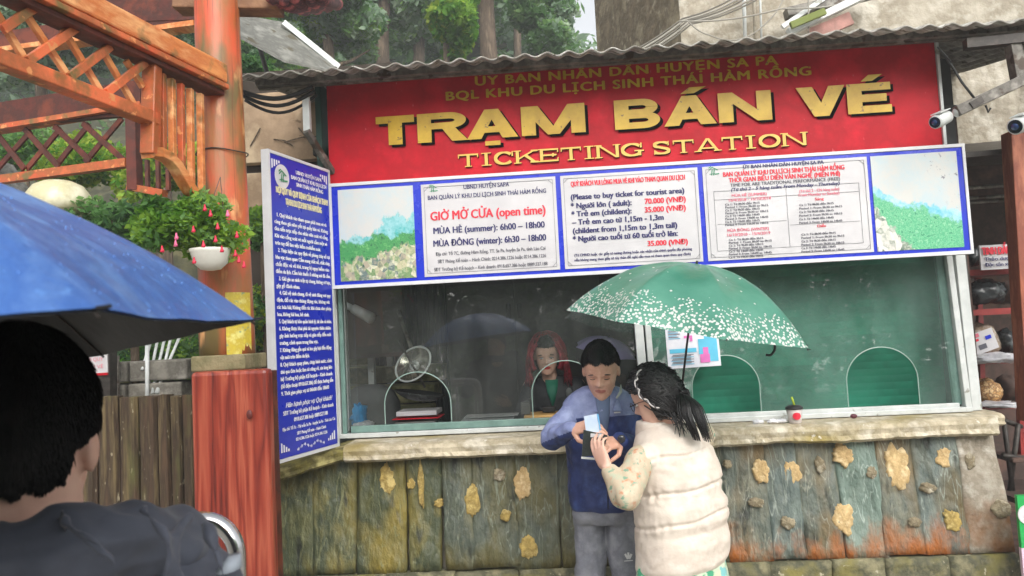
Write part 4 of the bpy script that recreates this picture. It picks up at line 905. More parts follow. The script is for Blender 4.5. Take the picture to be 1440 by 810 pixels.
MB().bar(P(398, 32, 3.85), P(476, 95, 3.98), .03, .03).make('ridge_strip', M_alu, aw); MB().tube([P(352, 22, 3.95), P(376, 104, 3.8)], .012, 8).make('awning_strut', M_steel_dark, aw)
bw = thing('beige_wall', P(405, 300, 4.75), 'beige rendered wall with dark joint lines between column and notice board', 'wall')
x0, x1 = P(335, 220, 4.75).x, -1.0
for (ya, yb) in ((128, 226), (240, 308), (316, 334)):
    za, zb_ = P(405, ya, 4.75).z, P(405, yb, 4.75).z
    MB().box(((x0+x1)/2, 4.8, (za+zb_)/2), (x1-x0, .1, za-zb_)).make('wall_course', M_beige, bw, bevel=.006)
MB().box(((x0+x1)/2, 4.86, 2.5), (x1-x0, .08, 1.9)).make('wall_backing', mat('joint_dark', lin(60, 52, 44), rough=.9), bw)
for a, b in (((352, 205), (366, 180)), ((400, 200), (445, 192)), ((420, 180), (452, 228)), ((385, 196), (412, 205))):
    MB().tube([P(*a, 4.74), P((a[0]+b[0])/2+2, (a[1]+b[1])/2-3, 4.735), P(*b, 4.74)], .004, 6).make('dry_stem', M_bark, bw)

# ================================================================== FOLIAGE
def leaves(name, blobs, n, size, mi, parent=None, seed=1, up=.35, shell=.55, aspect=.5, kind=None, droop=0, split=1):
    """blobs: (centre, (rx,ry,rz)); leaves spread through every blob volume, denser to its skin"""
    rng = np.random.default_rng(seed); w = np.array([b[1][0]*b[1][1]+b[1][1]*b[1][2] for b in blobs]); w = w/w.sum(); cs = []
    for b, k in zip(blobs, (w*n).astype(int)+1):
        d = rng.normal(size=(k, 3)); d /= np.linalg.norm(d, axis=1)[:, None]; r = rng.uniform(0, 1, k)**(1/3.); r = shell*1+(1-shell)*r; r *= rng.uniform(.75, 1.12, k)
        cs.append(np.array(b[0])+d*r[:, None]*np.array(b[1]))
    c = np.concatenate(cs); me = leaf_mesh(name, c, size, up=up, aspect=aspect, rng=rng, droop=droop)
    ml = mi if isinstance(mi, (list, tuple)) else [mi]
    for m in ml: me.materials.append(M_foliage[m])
    if len(ml) > 1:
        # clump-wise leaf tone
        q = np.sin(c[:, 0]*3.1/(size*12))*np.cos(c[:, 2]*2.7/(size*12))+rng.normal(0, .5, len(c)); idx = np.digitize(q, np.linspace(-.6, .6, len(ml)-1)) if len(ml) > 1 else np.zeros(len(c))
        me.polygons.foreach_set('material_index', idx.astype(np.int32))
    o = link(name, me, None, parent)
    if kind: o['kind'] = kind
    return o
def clumps(c, R, n, seed, r=(.25, .5), flatz=.8):
    rng = np.random.default_rng(seed); out = []
    for i in range(n):
        d = rng.normal(size=3); d /= np.linalg.norm(d); p = np.array(c)+d*np.array(R)*rng.uniform(.2, .95)
        s = rng.uniform(*r)*np.mean(R); out.append((tuple(p), (s, s, s*flatz)))
    return out
def trunk(base, top, r, m=M_bark, parent=None, limbs=1, seed=0, spread=.8):
    rng = random.Random(seed); base, top = Vector(base), Vector(top); n = 12; pts = []; rad = []
    for i in range(n+1):
        t = i/n; p = base.lerp(top, t)+Vector((mnoise.noise((seed, t*3, 0)), mnoise.noise((seed+5, t*3, 0)), 0))*r*1.6*t; pts.append(p); rad.append(r*(1-.6*t)*(1.25 if i == 0 else 1))
    MB().tube(pts, rad, 12).make('trunk', m, parent, smooth=True)
    for k in range(limbs):
        i = rng.randint(n//3, n-1); p = pts[i]; a = rng.uniform(0, 6.28); L = (top-base).length*rng.uniform(.08, .16)*spread
        q = p+Vector((math.cos(a)*L, math.sin(a)*L, L*rng.uniform(.3, .9))); mid = p.lerp(q, .5)+Vector((0, 0, -.08*L))
        MB().tube([p, mid, q], [rad[i]*.5, rad[i]*.33, rad[i]*.12], 7).make('limb', m, parent, smooth=True)
def tree(px, Y, ztop, r, crown_blobs, n, size, mi, label, seed, base_z=None, group='trees on the hillside', lean=0):
    b = P(px, 300, Y); bz = base_z if base_z is not None else max(0, (Y-6.2)*.6)
    t = thing('broadleaf_tree', (b.x, Y, bz), label, 'tree', group)
    trunk((b.x, Y, bz-.3), (b.x+lean, Y, ztop), r, parent=t, seed=seed)
    leaves('crown', crown_blobs, n, size, mi, t, seed=seed)
    return t
def blob_px(x0, y0, x1, y1, Y, dY=.8): 
    a, b = P(x0, y1, Y), P(x1, y0, Y); c = (a+b)/2; return (tuple(c), (abs(b.x-a.x)/2, dY, abs(b.z-a.z)/2))
def crown_px(x0, y0, x1, y1, Y, n, seed, r=(.22, .42), dY=1.2):
    c, R = blob_px(x0, y0, x1, y1, Y, dY); return clumps(c, R, n, seed, r)
tree(553, 13, 9.5, .17, crown_px(440, -110, 610, 60, 13, 26, 11), 15300, .075, [4, 1, 4], 'tall dark-trunked tree with grey-green leaves above the roof edge', 11)
tree(700, 12, 9.5, .20, crown_px(600, -160, 760, 10, 12, 20, 12), 10200, .07, [4, 1, 0], 'tall tree with thick pale brown trunk behind the ticket roof', 12)
tree(640, 10.5, 8, .07, crown_px(600, -60, 668, 96, 10.5, 22, 13, (.2, .4), .7), 8840, .055, [3, 0], 'slender tree with bright yellow-green leaves', 13)
tree(775, 14, 9, .12, crown_px(712, -40, 800, 100, 14, 24, 14), 15300, .075, [4, 1], 'leafy grey-green tree nearest the concrete building', 14)
tree(470, 11, 8, .13, crown_px(395, -40, 530, 90, 11, 26, 15), 16150, .065, [1, 4, 0], 'bushy grey-green tree behind the tin awning', 15)
tree(600, 17, 13, .16, crown_px(500, -120, 700, 100, 17, 34, 16), 18700, .09, [4, 1, 4], 'broad tree farther up the slope between two trunks', 16)
tree(230, 9, 7, .12, crown_px(150, -80, 330, 100, 9, 26, 17), 14450, .06, [1, 2, 4], 'dark leafy tree above the carved orange beam', 17)
tree(60, 9.5, 7, .12, crown_px(-80, -80, 170, 130, 9.5, 32, 18), 16150, .06, [1, 4, 2], 'dark leafy tree seen through the gate lattice', 18)
tree(360, 12, 8, .10, crown_px(310, 30, 430, 130, 12, 20, 19), 11900, .06, [1, 0, 2], 'mid-green tree between column and tin awning', 19)
for (x, Y, s) in ((505, 16, 3), (590, 19, 4), (730, 18, 5), (800, 20, 6)):
    b = P(x, 200, Y); t = thing('bare_trunk', (b.x, Y, (Y-6)*.6), {505: 'thin straight trunk in the misty wood left of the dark tree', 590: 'thin straight trunk in the misty wood left of the yellow-green tree', 730: 'thin straight trunk right of the thick pale trunk', 800: 'thin straight trunk by the strip of white sky'}[x], 'tree trunk', 'thin trunks in the wood')
    MB().tube([(b.x, Y, (Y-6)*.55), (b.x+.1, Y, 9), (b.x+.25, Y, 15)], [.11, .09, .06], 10).make('trunk', M_bark, t, smooth=True)
fw = []
rngf = np.random.default_rng(5)
for k in range(230):
    x = rngf.uniform(-60, 800); Y = rngf.uniform(18, 30); y = rngf.uniform(-130, 210) if x < 760 else rngf.uniform(70, 200)
    p = P(x, y, Y); s = rngf.uniform(.8, 1.7); fw.append((tuple(p), (s, s, s*.8)))
o = leaves('distant_wood', fw, 90000, .16, [4, 1, 4], None, seed=6); tag(o, 'misty grey-green wood covering the far slope', 'wood', kind='stuff')

def bush(name, label, boxes, n, size, mi, Y, seed, cat='shrub', group='shrubs on the bank', nb=14, dY=.4, **k):
    bl = []
    for i, (x0, y0, x1, y1) in enumerate(boxes): c, R = blob_px(x0, y0, x1, y1, Y, dY); bl += clumps(c, R, nb, seed+i, (.3, .55))
    c = bl[0][0]; t = thing(name, (c[0], Y, 0), label, cat, group); leaves('foliage', bl, n, size, mi, t, seed=seed, **k)
    for i in range(4):
        e = bl[i*3 % len(bl)][0]; MB().tube([(c[0], Y, max(0, c[2]-1.2)), ((c[0]+e[0])/2, Y, c[2]-.3), e], [.02, .014, .006], 6).make('stem', M_bark, t, smooth=True)
    return t
bush('bright_shrub', 'large bright lime-green shrub seen below the gate lattice', [(60, 165, 200, 300), (170, 180, 290, 290)], 9000, .035, [0, 3, 1], 6.6, 31)
bush('bright_shrub', 'lime-green shrub at the left end of the gate lattice', [(-40, 160, 60, 260)], 4000, .035, [0, 1], 6.8, 32)
bush('dark_shrub', 'dark glossy shrub between cream lamp and flower basket', [(125, 290, 230, 350)], 3800, .026, [2, 1], 4.4, 33, nb=18)
bush('leafy_shrub', 'light green shrub right of the column beside the notice board', [(350, 290, 392, 365)], 1800, .022, [0, 1], 4.3, 34, nb=10, dY=.2)
bush('mossy_shrub', 'olive yellow shrub low between column and notice board', [(352, 385, 395, 500)], 2400, .018, [3, 1, 2], 4.4, 35, nb=14, dY=.2)
bush('leafy_shrub', 'green plant by the white stair rail', [(150, 450, 290, 545)], 4600, .02, [1, 0, 2], 4.9, 36, nb=14)
bush('dark_shrub', 'dark shrub behind the beige wall and awning', [(330, 80, 420, 150)], 2600, .03, [1, 2], 5.6, 37, nb=12)
# hanging basket with fuchsias
fb_ = thing('flower_basket', P(296, 385, 2.72), 'white hanging pot of leafy fuchsia with pink red flowers on the column', 'hanging plant')
cb = P(296, 355, 2.72); R_ = .066
mb = MB(); mb.rings([(cb+Vector((0, 0, -.066)), Vector((.014, 0, 0)), Vector((0, .014, 0))), (cb+Vector((0, 0, -.062)), Vector((.036, 0, 0)), Vector((0, .036, 0))), (cb+Vector((0, 0, -.04)), Vector((.058, 0, 0)), Vector((0, .058, 0))), (cb+Vector((0, 0, -.0)), Vector((.070, 0, 0)), Vector((0, .070, 0))), (cb+Vector((0, 0, .012)), Vector((.074, 0, 0)), Vector((0, .074, 0))), (cb+Vector((0, 0, .012)), Vector((.066, 0, 0)), Vector((0, .066, 0))), (cb+Vector((0, 0, -.01)), Vector((.06, 0, 0)), Vector((0, .06, 0)))], 32)
mb.make('pot', mat('white_plastic', lin(220, 218, 208), lin(200, 198, 188), rough=.4, scale=8, bump=.03), fb_, smooth=True)
bl = clumps(P(258, 318, 2.76), (.19, .13, .115), 34, 41, (.3, .5)) + clumps(P(308, 328, 2.72), (.10, .10, .10), 18, 42, (.3, .5)) + clumps(P(215, 315, 2.85), (.1, .1, .06), 8, 43, (.3, .5))
leaves('foliage', bl, 8200, .016, [1, 0, 1], fb_, seed=44, aspect=.48)
M_fu = flat('fuchsia_red', lin(214, 40, 72), rough=.5); M_fp = flat('fuchsia_pink', lin(232, 110, 150), rough=.5)
for x, y in ((247, 342), (272, 322), (286, 343), (303, 336), (306, 318), (288, 292), (336, 365), (331, 356), (248, 332), (273, 366), (312, 350), (296, 300), (320, 300), (333, 330), (343, 372), (228, 350)):
    c = P(x, y, 2.62+rnd(-.02, .03))
    MB().rings([(c+Vector((0, 0, .012)), Vector((.002, 0, 0)), Vector((0, .002, 0))), (c, Vector((.0045, 0, 0)), Vector((0, .0045, 0))), (c+Vector((0, 0, -.008)), Vector((.0080, 0, .003)), Vector((0, .0075, 0))), (c+Vector((0, 0, -.012)), Vector((.006, 0, 0)), Vector((0, .006, 0)))], 8).make('flower', M_fu if rnd(0, 1) < .65 else M_fp, fb_, smooth=True)
for dx in (-.06, .06): MB().tube([cb+Vector((dx, 0, .01)), cb+Vector((0, .1, .3))], .0015, 5).make('hanger', M_steel_dark, fb_)

# lamp
lc = P(82, 279, 4.2); lamp = thing('garden_lamp', (lc.x, 4.2, 0), 'cream mushroom-shaped garden lamp above the blue umbrella', 'lamp')
mb = MB(); rr = .17
mb.rings([(lc+Vector((0, 0, z)), Vector((r, 0, 0)), Vector((0, r, 0))) for z, r in ((.10, .02), (.095, .08), (.07, .13), (.02, .165), (-.03, .175), (-.07, .165), (-.09, .12), (-.10, .05))], 28)
mb.make('lamp_shade', mat('cream_shade', lin(214, 208, 172), lin(190, 184, 146), lin(226, 222, 196), rough=.4, scale=5, bump=.05), lamp, smooth=True)
MB().tube([(lc.x-.02, 4.2, 0), (lc.x-.02, 4.2, lc.z-.09)], .02, 10).make('lamp_post', M_alu, lamp)
def boulder(name, label, x0, y0, x1, y1, Y, m, seed, cat='rock', peak=0):
    a, b = P(x0, y1, Y), P(x1, y0, Y); c = (a+b)/2; R = Vector((abs(b.x-a.x)/2, abs(b.x-a.x)/2.4, abs(b.z-a.z)/2))
    mb = MB(); mb.ball((0, 0, 0), (1, 1, 1), 22); vs = []
    for v in mb.v:
        v = Vector(v); n = 1+.28*mnoise.noise(v*1.3+Vector((seed, 0, 0)))+.12*mnoise.noise(v*4+Vector((seed, 0, 0))); k = 1-peak*max(0, v.z)*.6
        vs.append((c.x+v.x*R.x*n*k, c.y+v.y*R.y*n*k, c.z+v.z*R.z*n))
    mb.v = vs; o = mb.make(name, m, smooth=False); return tag(o, label, cat)
M_rock = mat('grey_rock', lin(128, 128, 122), lin(84, 86, 80), lin(154, 152, 146), rough=.9, scale=5, bump=.6, bdist=.03)
boulder('pointed_rock', 'grey pointed rock at the left edge above the blue umbrella', -60, 225, 58, 380, 5.0, M_rock, 3, peak=.9)

# bank wall of stones, steps, rail, sign, plank fence
bank = thing('bank_wall', P(90, 520, 4.4), 'low wall of grey stone blocks behind the plank fence', 'stone wall')
M_blk_s = mat('bank_stone', lin(128, 124, 114), lin(92, 88, 80), lin(150, 146, 136), rough=.85, scale=7, bump=.5, rand=.16)
for r in range(5):
    z = 1.55-.13*r; x = -3.6+rnd(0, .1)
    while x < -2.36:
        w = rnd(.2, .36); o = MB().box((x+w/2, 4.45+rnd(-.01, .01), z), (w-.012, .3, .118)).make('stone_block', M_blk_s, bank, bevel=.012); x += w
steps = thing('stone_steps', P(300, 520, 5.2), 'mossy stone steps climbing behind the red column', 'steps')
M_step = mat('mossy_step', lin(126, 120, 78), lin(84, 86, 46), lin(150, 144, 104), rough=.85, scale=6, bump=.5, rand=.12)
for k in range(9):
    for j in range(3):
        MB().box((-2.25+j*.55+rnd(-.03, .03), 4.9+k*.26, 1.02+k*.13), (.53, .34, .12)).make('step_stone', M_step, steps, bevel=.012)
MB().box((-1.7, 5.0, .5), (1.9, .8, 1.0)).make('retaining_stone', M_step, steps, bevel=.02)
MB().box((-2.6, 5.4, .75), (1.4, .4, 1.5)).make('retaining_stone', M_step, steps, bevel=.02)
rail = thing('stair_rail', P(225, 550, 4.3), 'white metal stair rail of slanting tubes behind the plank fence', 'railing')
MB().tube([P(207, 600, 4.3), P(207, 482, 4.3)], .012, 10).make('rail_post', M_alu, rail, smooth=True)
for a, b in (((207, 552), (222, 476)), ((214, 553), (232, 474)), ((222, 553), (241, 472)), ((219, 553), (255, 468)), ((200, 520), (214, 474))):
    MB().tube([P(*a, 4.3), P(*b, 4.5)], .009, 8).make('rail_tube', M_alu, rail, smooth=True)
MB().tube([P(165, 600, 4.25), P(165, 500, 4.25)], .012, 8).make('rail_post', M_steel, rail)
MB().bar(P(150, 565, 4.2), P(150, 495, 4.2), .08, .07, (0, 1, 0)).make('gate_stub', M_steel_dark, rail)
sg = thing('paper_sign', P(131, 510, 4.15), 'small white paper sign with red edge and red writing on the stone wall', 'sign')
a = P(113, 526, 4.15); b = P(150, 497, 4.15); fr_ = frame_of((a.x, 4.15, a.z), (1, 0, 0), (0, 0, 1))
MB().box(((a.x+b.x)/2, 4.16, (a.z+b.z)/2), (b.x-a.x, .008, b.z-a.z)).make('sign_sheet', M_panel, sg)
MB().box(((a.x+b.x)/2, 4.158, a.z-.006), (b.x-a.x, .009, .014)).make('sign_edge', M_red, sg)
for i, s in enumerate(('NỘI QUY', 'BÁN VÉ')): text_line(s, fr_, (a.x+.02, 4.15, a.z+.068-.04*i), (b.x-.02, 4.15, a.z+.068-.04*i), .02, M_pinktxt, sg, lift=-.002+.004)
M_plank = mat('old_plank', lin(92, 70, 50), lin(62, 48, 36), lin(112, 96, 66), rough=.85, scale=9, stretch=(2.6, 1, .22), bump=.6, bscale=40, bdist=.01, rand=.14, speck=(lin(154, 144, 120), 34, .67, (1.4, 1, .5), .05), speck2=(lin(96, 96, 52), 4, .56, (2, 1, .5), .14))
pf = thing('plank_fence', P(200, 720, 3.35), 'weathered brown upright plank fence left of the red base', 'fence')
xsn = [-90, -40, 12, 60, 100, 137, 168, 195, 222, 240, 257, 274]
for i, (xa_, xb_) in enumerate(zip(xsn[:-1], xsn[1:])):
    a, b = P(xa_, 600, 3.35), P(xb_, 600, 3.35); zt_ = P((xa_+xb_)/2, 556, 3.35).z+rnd(-.01, .01); n_s = 8; vs = []; fs = []; o_s = rnd(0, 30)
    for j in range(19):
        z = zt_*(1-j/18)
        for k in range(n_s+1):
            s = k/n_s; x = a.x+.003+(b.x-a.x-.006)*s+.004*mnoise.noise((o_s, z*3, s)); h = .014*min(1, 16*min(s, 1-s))+.006*mnoise.noise((x*40, z*2.5, o_s))
            vs.append((x, 3.35-h, z+(.012*mnoise.noise((x*30, o_s, 0)) if j == 0 else 0)))
        vs.append((b.x-.003, 3.39, z)); vs.append((a.x+.003, 3.39, z))
    w_ = n_s+3
    for j in range(18):
        for k in range(w_): fs.append((j*w_+k, (j+1)*w_+k, (j+1)*w_+(k+1) % w_, j*w_+(k+1) % w_))
    fs.append(tuple(range(w_)))
    MB().add(vs, fs).make('plank', M_plank, pf)

# ================================================================== CONCRETE BUILDING (upper right)
cbd = thing('concrete_building', (2.5, 7, 0), 'pale grimy concrete building with cables and pipes above the ticket roof', 'building')
A_, B__ = P(838, 40, 7.2), P(957, 40, 5.6)
plate([(B__.x, 5.6, 2.8), (7.5, 5.45, 2.8), (7.5, 5.45, 7), (B__.x, 5.6, 7)], .15, 'front_wall', M_conc, cbd, (0, 1, 0))
plate([(A_.x, 7.2, 1.5), (B__.x-.003, 5.61, 1.5), (B__.x-.003, 5.61, 7), (A_.x, 7.2, 7)], .15, 'side_wall', M_conc_brown, cbd, (.7, .7, 0))
for x, r in ((1048, .014), (1062, .011), (1071, .008)): MB().tube([P(x-4, -60, 5.5), P(x, 60, 5.5)], r, 8).make('pipe', M_alu if x != 1062 else M_conc, cbd, smooth=True)
def cable(pts, Y, r=.008, m=M_conc, sag=0):
    pp = [P(x, y, Y) for x, y in pts]; out = []
    for a, b in zip(pp[:-1], pp[1:]):
        for t in np.linspace(0, 1, 8, endpoint=False): out.append(a.lerp(b, t)+Vector((0, 0, -sag*math.sin(math.pi*t))))
    out.append(pp[-1]); MB().tube(out, r, 7).make('cable', m, cbd, smooth=True)
M_cab = flat('cable_grey', lin(150, 146, 136), rough=.6); M_cab2 = flat('cable_dark', lin(104, 100, 90), rough=.6)
for k in range(5): cable([(872+k*7, 80), (960+k*3, 26+k*2), (1040+k*6, -8+k*2)], 5.35, .006+.002*(k % 2), M_cab if k % 2 else M_cab2, .02)
cable([(955, 30), (1100, 12), (1225, -5)], 5.3, .006, M_cab, .03); cable([(965, 28), (1000, 50), (1040, 55), (1080, 30), (1105, -8)], 5.3, .005, M_cab, .02); cable([(1137, -8), (1137, 46)], 5.3, .006, M_cab)
MB().bar(P(1108, 46, 5.3), P(1216, -6, 5.3), .06, .05).make('gutter', M_alu, cbd, bevel=.006); MB().bar(P(1100, 38, 5.35), P(1165, -6, 5.35), .03, .03).make('gutter', M_alu, cbd)
MB().bar(P(1112, 36, 5.22), P(1160, 16, 5.22), .03, .045).make('mossy_board', flat('moss_green', lin(112, 122, 62), rough=.8), cbd)
MB().bar(P(1140, 50, 5.34), P(1196, 26, 5.34), .04, .09).make('pink_board', mat('faded_pink', lin(176, 130, 120), lin(140, 104, 96), rough=.8, scale=12, bump=.3), cbd)
MB().bar(P(1105, 20, 5.4), P(1230, -10, 5.4), .1, .06).make('ledge_beam', M_steel, cbd)

# ================================================================== CAMERA BRACKETS
def cctv(name, label, cpx, apx, Y, ln=.13, r=.034):
    a, b = P(*cpx, Y), P(*apx, Y+.1); t = thing(name, a, label, 'security camera', 'white security cameras'); d = (b-a).normalized()
    pts = [a, a+d*ln*.3, a+d*ln, a+d*(ln+.012)]; MB().tube(pts, [r*.96, r, r*.9, r*.5], 20).make('camera_body', M_alu, t, smooth=True)
    MB().tube([a-d*.004, a+d*.004], [r*.8, r*.8], 20).make('lens_cover', flat('lens_black', lin(14, 16, 24), rough=.1), t); MB().tube([a-d*.008, a-d*.003], [r*.4, r*.42], 16).make('lens', flat('lens_blue', lin(30, 52, 96), rough=.05), t, smooth=True)
    MB().ball(b-d*.02, .024, 12).make('swivel', M_alu, t, smooth=True); MB().bar(a+Vector((0, -.01, r+.004)), a+d*ln*.9+Vector((0, 0, r+.004)), r*1.5, .004).make('sun_shade', M_alu, t)
    return t
cctv('security_camera', 'white bullet security camera at the banner right end, lens to the left', (1315, 172), (1350, 156), 3.62, .10, .032)
cctv('security_camera', 'white security camera cut by the right edge of the photo', (1428, 178), (1462, 162), 3.62, .10, .04)
br = thing('camera_bracket', P(1390, 130, 3.7), 'angled dark steel arm carrying the security camera under the roof', 'bracket')
MB().bar(P(1345, 157, 3.7), P(1440, 112, 3.7), .045, .05).make('arm', M_steel, br, bevel=.003); MB().bar(P(1424, 62, 3.72), P(1434, 118, 3.72), .05, .06, (0, 1, 0)).make('upright', M_steel, br, bevel=.003)
MB().bar(P(1440, 112, 3.7), P(1520, 90, 3.7), .045, .05).make('arm', M_steel, br); MB().bar(P(1367, 142, 3.7), P(1372, 150, 3.7), .06, .06).make('clamp', M_steel_dark, br)
MB().tube([P(1322, 70, 3.75), P(1340, 95, 3.72), P(1352, 115, 3.7), P(1370, 138, 3.68)], .006, 7).make('wire', M_rubber, br, smooth=True)
MB().tube([P(1318, 66, 3.7), P(1330, 78, 3.7), P(1338, 88, 3.7)], .004, 6).make('wire', M_rubber, br, smooth=True)
MB().tube([P(1386, 148, 3.7), P(1390, 158, 3.7), P(1393, 152, 3.7)], .005, 6).make('wire', M_rubber, br, smooth=True)

# ================================================================== SHOP AT THE RIGHT
shop = thing('souvenir_shop', (3.0, 5.0, 0), 'dark open-fronted shop with rust red post at the right edge', 'shop')
M_shopdark = mat('shop_dark', lin(96, 70, 62), lin(68, 54, 48), lin(110, 82, 70), rough=.8, scale=4, bump=.1)
M_rpost = mat('rust_post', lin(160, 88, 62), lin(128, 66, 46), lin(176, 108, 80), rough=.6, scale=7, stretch=(2, 2, .5), bump=.2)
MB().box((4.2, 6.1, 1.6), (4.2, .06, 3.2)).make('back_wall', M_shopdark, shop); MB().box((2.3, 5.3, 1.4), (.05, 1.6, 2.8)).make('side_wall', M_shopdark, shop)
plate([(2.2, 4.55, 2.50), (6, 4.45, 2.58), (6, 6.2, 2.95), (2.2, 6.2, 2.95)], .04, 'shop_roof', M_steel_dark, shop)
plate([(2.22, 4.3, 2.49), (6, 4.2, 2.57), (6, 4.5, 2.56), (2.22, 4.6, 2.49)], .03, 'eave_sheet', M_steel_dark, shop)
for y_, z_ in ((4.8, 2.40), (5.1, 2.35), (5.4, 2.42)): MB().tube([(2.3, y_, z_), (6, y_, z_+.03)], .012, 8).make('roof_tube', M_steel, shop)
MB().bar(P(1428, 186, 4.2), P(1452, 592, 4.2), .10, .10, (0, 1, 0)).make('rust_post', M_rpost, shop, bevel=.004)
MB().box((4.2, 5.3, .12), (4.0, 1.6, .24)).make('shop_floor', M_shopdark, shop)
shf = thing('display_shelf', P(1385, 600, 4.55), 'red painted display shelf of packed goods in the shop', 'shelf')
M_shelf = mat('shelf_red', lin(148, 44, 40), lin(118, 34, 32), rough=.45, scale=9, bump=.08)
YS = 4.6
for x, y0, y1 in ((1352, 372, 640), (1428, 378, 640)):
    MB().bar(P(x, y0, YS), P(x+10, y1, YS), .035, .035, (0, 1, 0)).make('shelf_upright', M_shelf, shf); MB().bar(P(x, y0, YS)+Vector((.0, .4, 0)), P(x+10, y1, YS)+Vector((0, .4, 0)), .03, .03, (0, 1, 0)).make('shelf_upright', M_shelf, shf)
shy = [385, 441, 510, 574]
for y in shy:
    a, b = P(1352, y, YS), P(1432, y-5, YS); z = (a.z+b.z)/2
    MB().box(((a.x+b.x)/2, YS, z), (b.x-a.x, .03, .035)).make('shelf_rail', M_shelf, shf); MB().box(((a.x+b.x)/2, YS+.2, z-.008), (b.x-a.x, .4, .012)).make('shelf_board', M_shelf, shf)
def bag(name, label, x0, y0, x1, y1, Y, m, seed, cat='bag', rough=.22):
    a, b = P(x0, y1, Y), P(x1, y0, Y); c = (a+b)/2; R = Vector((abs(b.x-a.x)/2, .09, abs(b.z-a.z)/2)); mb = MB(); mb.ball((0, 0, 0), (1, 1, 1), 24); vs = []
    for v in mb.v:
        v = Vector(v); n = 1+rough*mnoise.noise(v*2.2+Vector((seed, 0, 0)))+rough*.8*abs(mnoise.noise(v*5+Vector((seed, 3, 0)))); v.z = max(v.z, -.8)
        vs.append((c.x+v.x*R.x*n, c.y+v.y*R.y*n, c.z+v.z*R.z*n))
    mb.v = vs; return tag(mb.make(name, m, smooth=True), label, cat)
M_bagblk = mat('black_poly', lin(60, 66, 68), lin(34, 36, 38), lin(96, 102, 102), rough=.25, scale=9, bump=.5, bscale=16)
M_poly = mat('clear_poly', lin(180, 168, 150), lin(140, 120, 100), lin(206, 200, 190), rough=.25, scale=14, bump=.5, bscale=20); M_nut = mat('dried_goods', lin(196, 152, 96), lin(120, 80, 48), lin(222, 190, 140), rough=.7, scale=46, bump=.8, bscale=60, lo=.42, hi=.58)
M_wpoly = mat('white_poly', lin(226, 226, 228), lin(190, 190, 196), lin(236, 236, 236), rough=.3, scale=10, bump=.5, bscale=22)
bag('black_bag', 'shiny black plastic bag on the top red shelf', 1358, 392, 1410, 432, 4.7, M_bagblk, 1)
bag('clear_bag', 'crumpled clear plastic bag on top of the shelf by the window frame', 1350, 346, 1374, 378, 4.7, M_bagblk, 6)
bag('goods_bag', 'clear bag of pale goods on the second shelf', 1362, 455, 1400, 506, 4.72, M_poly, 2); bag('dried_food_bag', 'clear bag of brown dried food on the lowest shelf', 1366, 532, 1404, 572, 4.68, M_nut, 3)
bag('white_wrapper', 'white crumpled wrapper on the second shelf edge', 1368, 496, 1428, 512, 4.5, M_wpoly, 4, 'wrapper', .6); bag('white_wrapper', 'white crumpled wrapper on the lowest shelf edge', 1378, 564, 1430, 574, 4.5, M_wpoly, 5, 'wrapper', .6)
bag('dark_goods', 'dark round goods on the top shelf beside the black bag', 1400, 395, 1425, 430, 4.75, M_shopdark, 7, 'goods'); bag('dark_goods', 'dark goods at the right of the second shelf', 1402, 462, 1426, 500, 4.8, M_bagblk, 8, 'goods'); bag('dark_goods', 'dark goods at the right of the lowest shelf', 1404, 528, 1428, 566, 4.8, M_shopdark, 9, 'goods')
lb = thing('price_label', P(1383, 480, 4.55), 'white printed label card with blue and red marks on the pale bag', 'label')
c = P(1384, 480, 4.55); fr2 = frame_of(c, Vector((.95, .1, .28)), Vector((-.28, 0, .95))); o2, u2, w2, n2_ = fr2
plate([c-u2*.07-w2*.06, c+u2*.07-w2*.06, c+u2*.07+w2*.06, c-u2*.07+w2*.06], .004, 'card', M_panel, lb, -n2_)
for dx, dz, s, m in ((.03, .015, .03, M_blue), (-.04, .02, .02, M_redtxt), (-.02, -.025, .04, M_greytxt), (-.035, .045, .03, M_pinktxt)):
    q = c+u2*dx+w2*dz+n2_*.003; MB().add([q-u2*s*.6-w2*s*.35, q+u2*s*.6-w2*s*.35, q+u2*s*.6+w2*s*.35, q-u2*s*.6+w2*s*.35], [(0, 1, 2, 3)]).make('print_mark', m, lb)
ss = thing('shop_sign', P(1405, 362, 4.5), 'white shop sign with red heading TINH DẦU above the shelf', 'sign')
a, b = P(1379, 380, 4.5), P(1440, 342, 4.5); frs = frame_of((a.x, 4.49, a.z), (1, 0, 0), (0, 0, 1))
MB().box(((a.x+b.x)/2, 4.5, (a.z+b.z)/2), (b.x-a.x, .012, b.z-a.z)).make('sign_sheet', M_panel, ss)
text_line('TINH DẦU QUẾ', frs, (a.x+.01, 4.49, a.z+.085), (b.x-.005, 4.49, a.z+.085), .042, M_redtxt, ss, lift=.004, bold=.07)
text_line('Thảo dược hấp', frs, (a.x+.02, 4.49, a.z+.05), (b.x-.02, 4.49, a.z+.05), .02, M_navytxt, ss, lift=.004, bold=.05); text_line('Đặc sản xông hơi', frs, (a.x+.02, 4.49, a.z+.018), (b.x-.02, 4.49, a.z+.018), .02, M_navytxt, ss, lift=.004, bold=.05)
gs = thing('green_sign', P(1436, 735, 3.6), 'green sign with white round emblem, black letters and pink foot at lower right', 'sign')
a, b = P(1440, 808, 3.75), P(1510, 694, 3.75); MB().box(((a.x+b.x)/2, 3.76, (a.z+b.z)/2+.06), (b.x-a.x, .02, b.z-a.z-.12)).make('sign_sheet', flat('sign_green', lin(36, 168, 84), rough=.4), gs)
MB().box(((a.x+b.x)/2, 3.762, a.z+.03), (b.x-a.x, .02, .18)).make('sign_foot', flat('sign_pink', lin(226, 196, 216), rough=.4), gs)
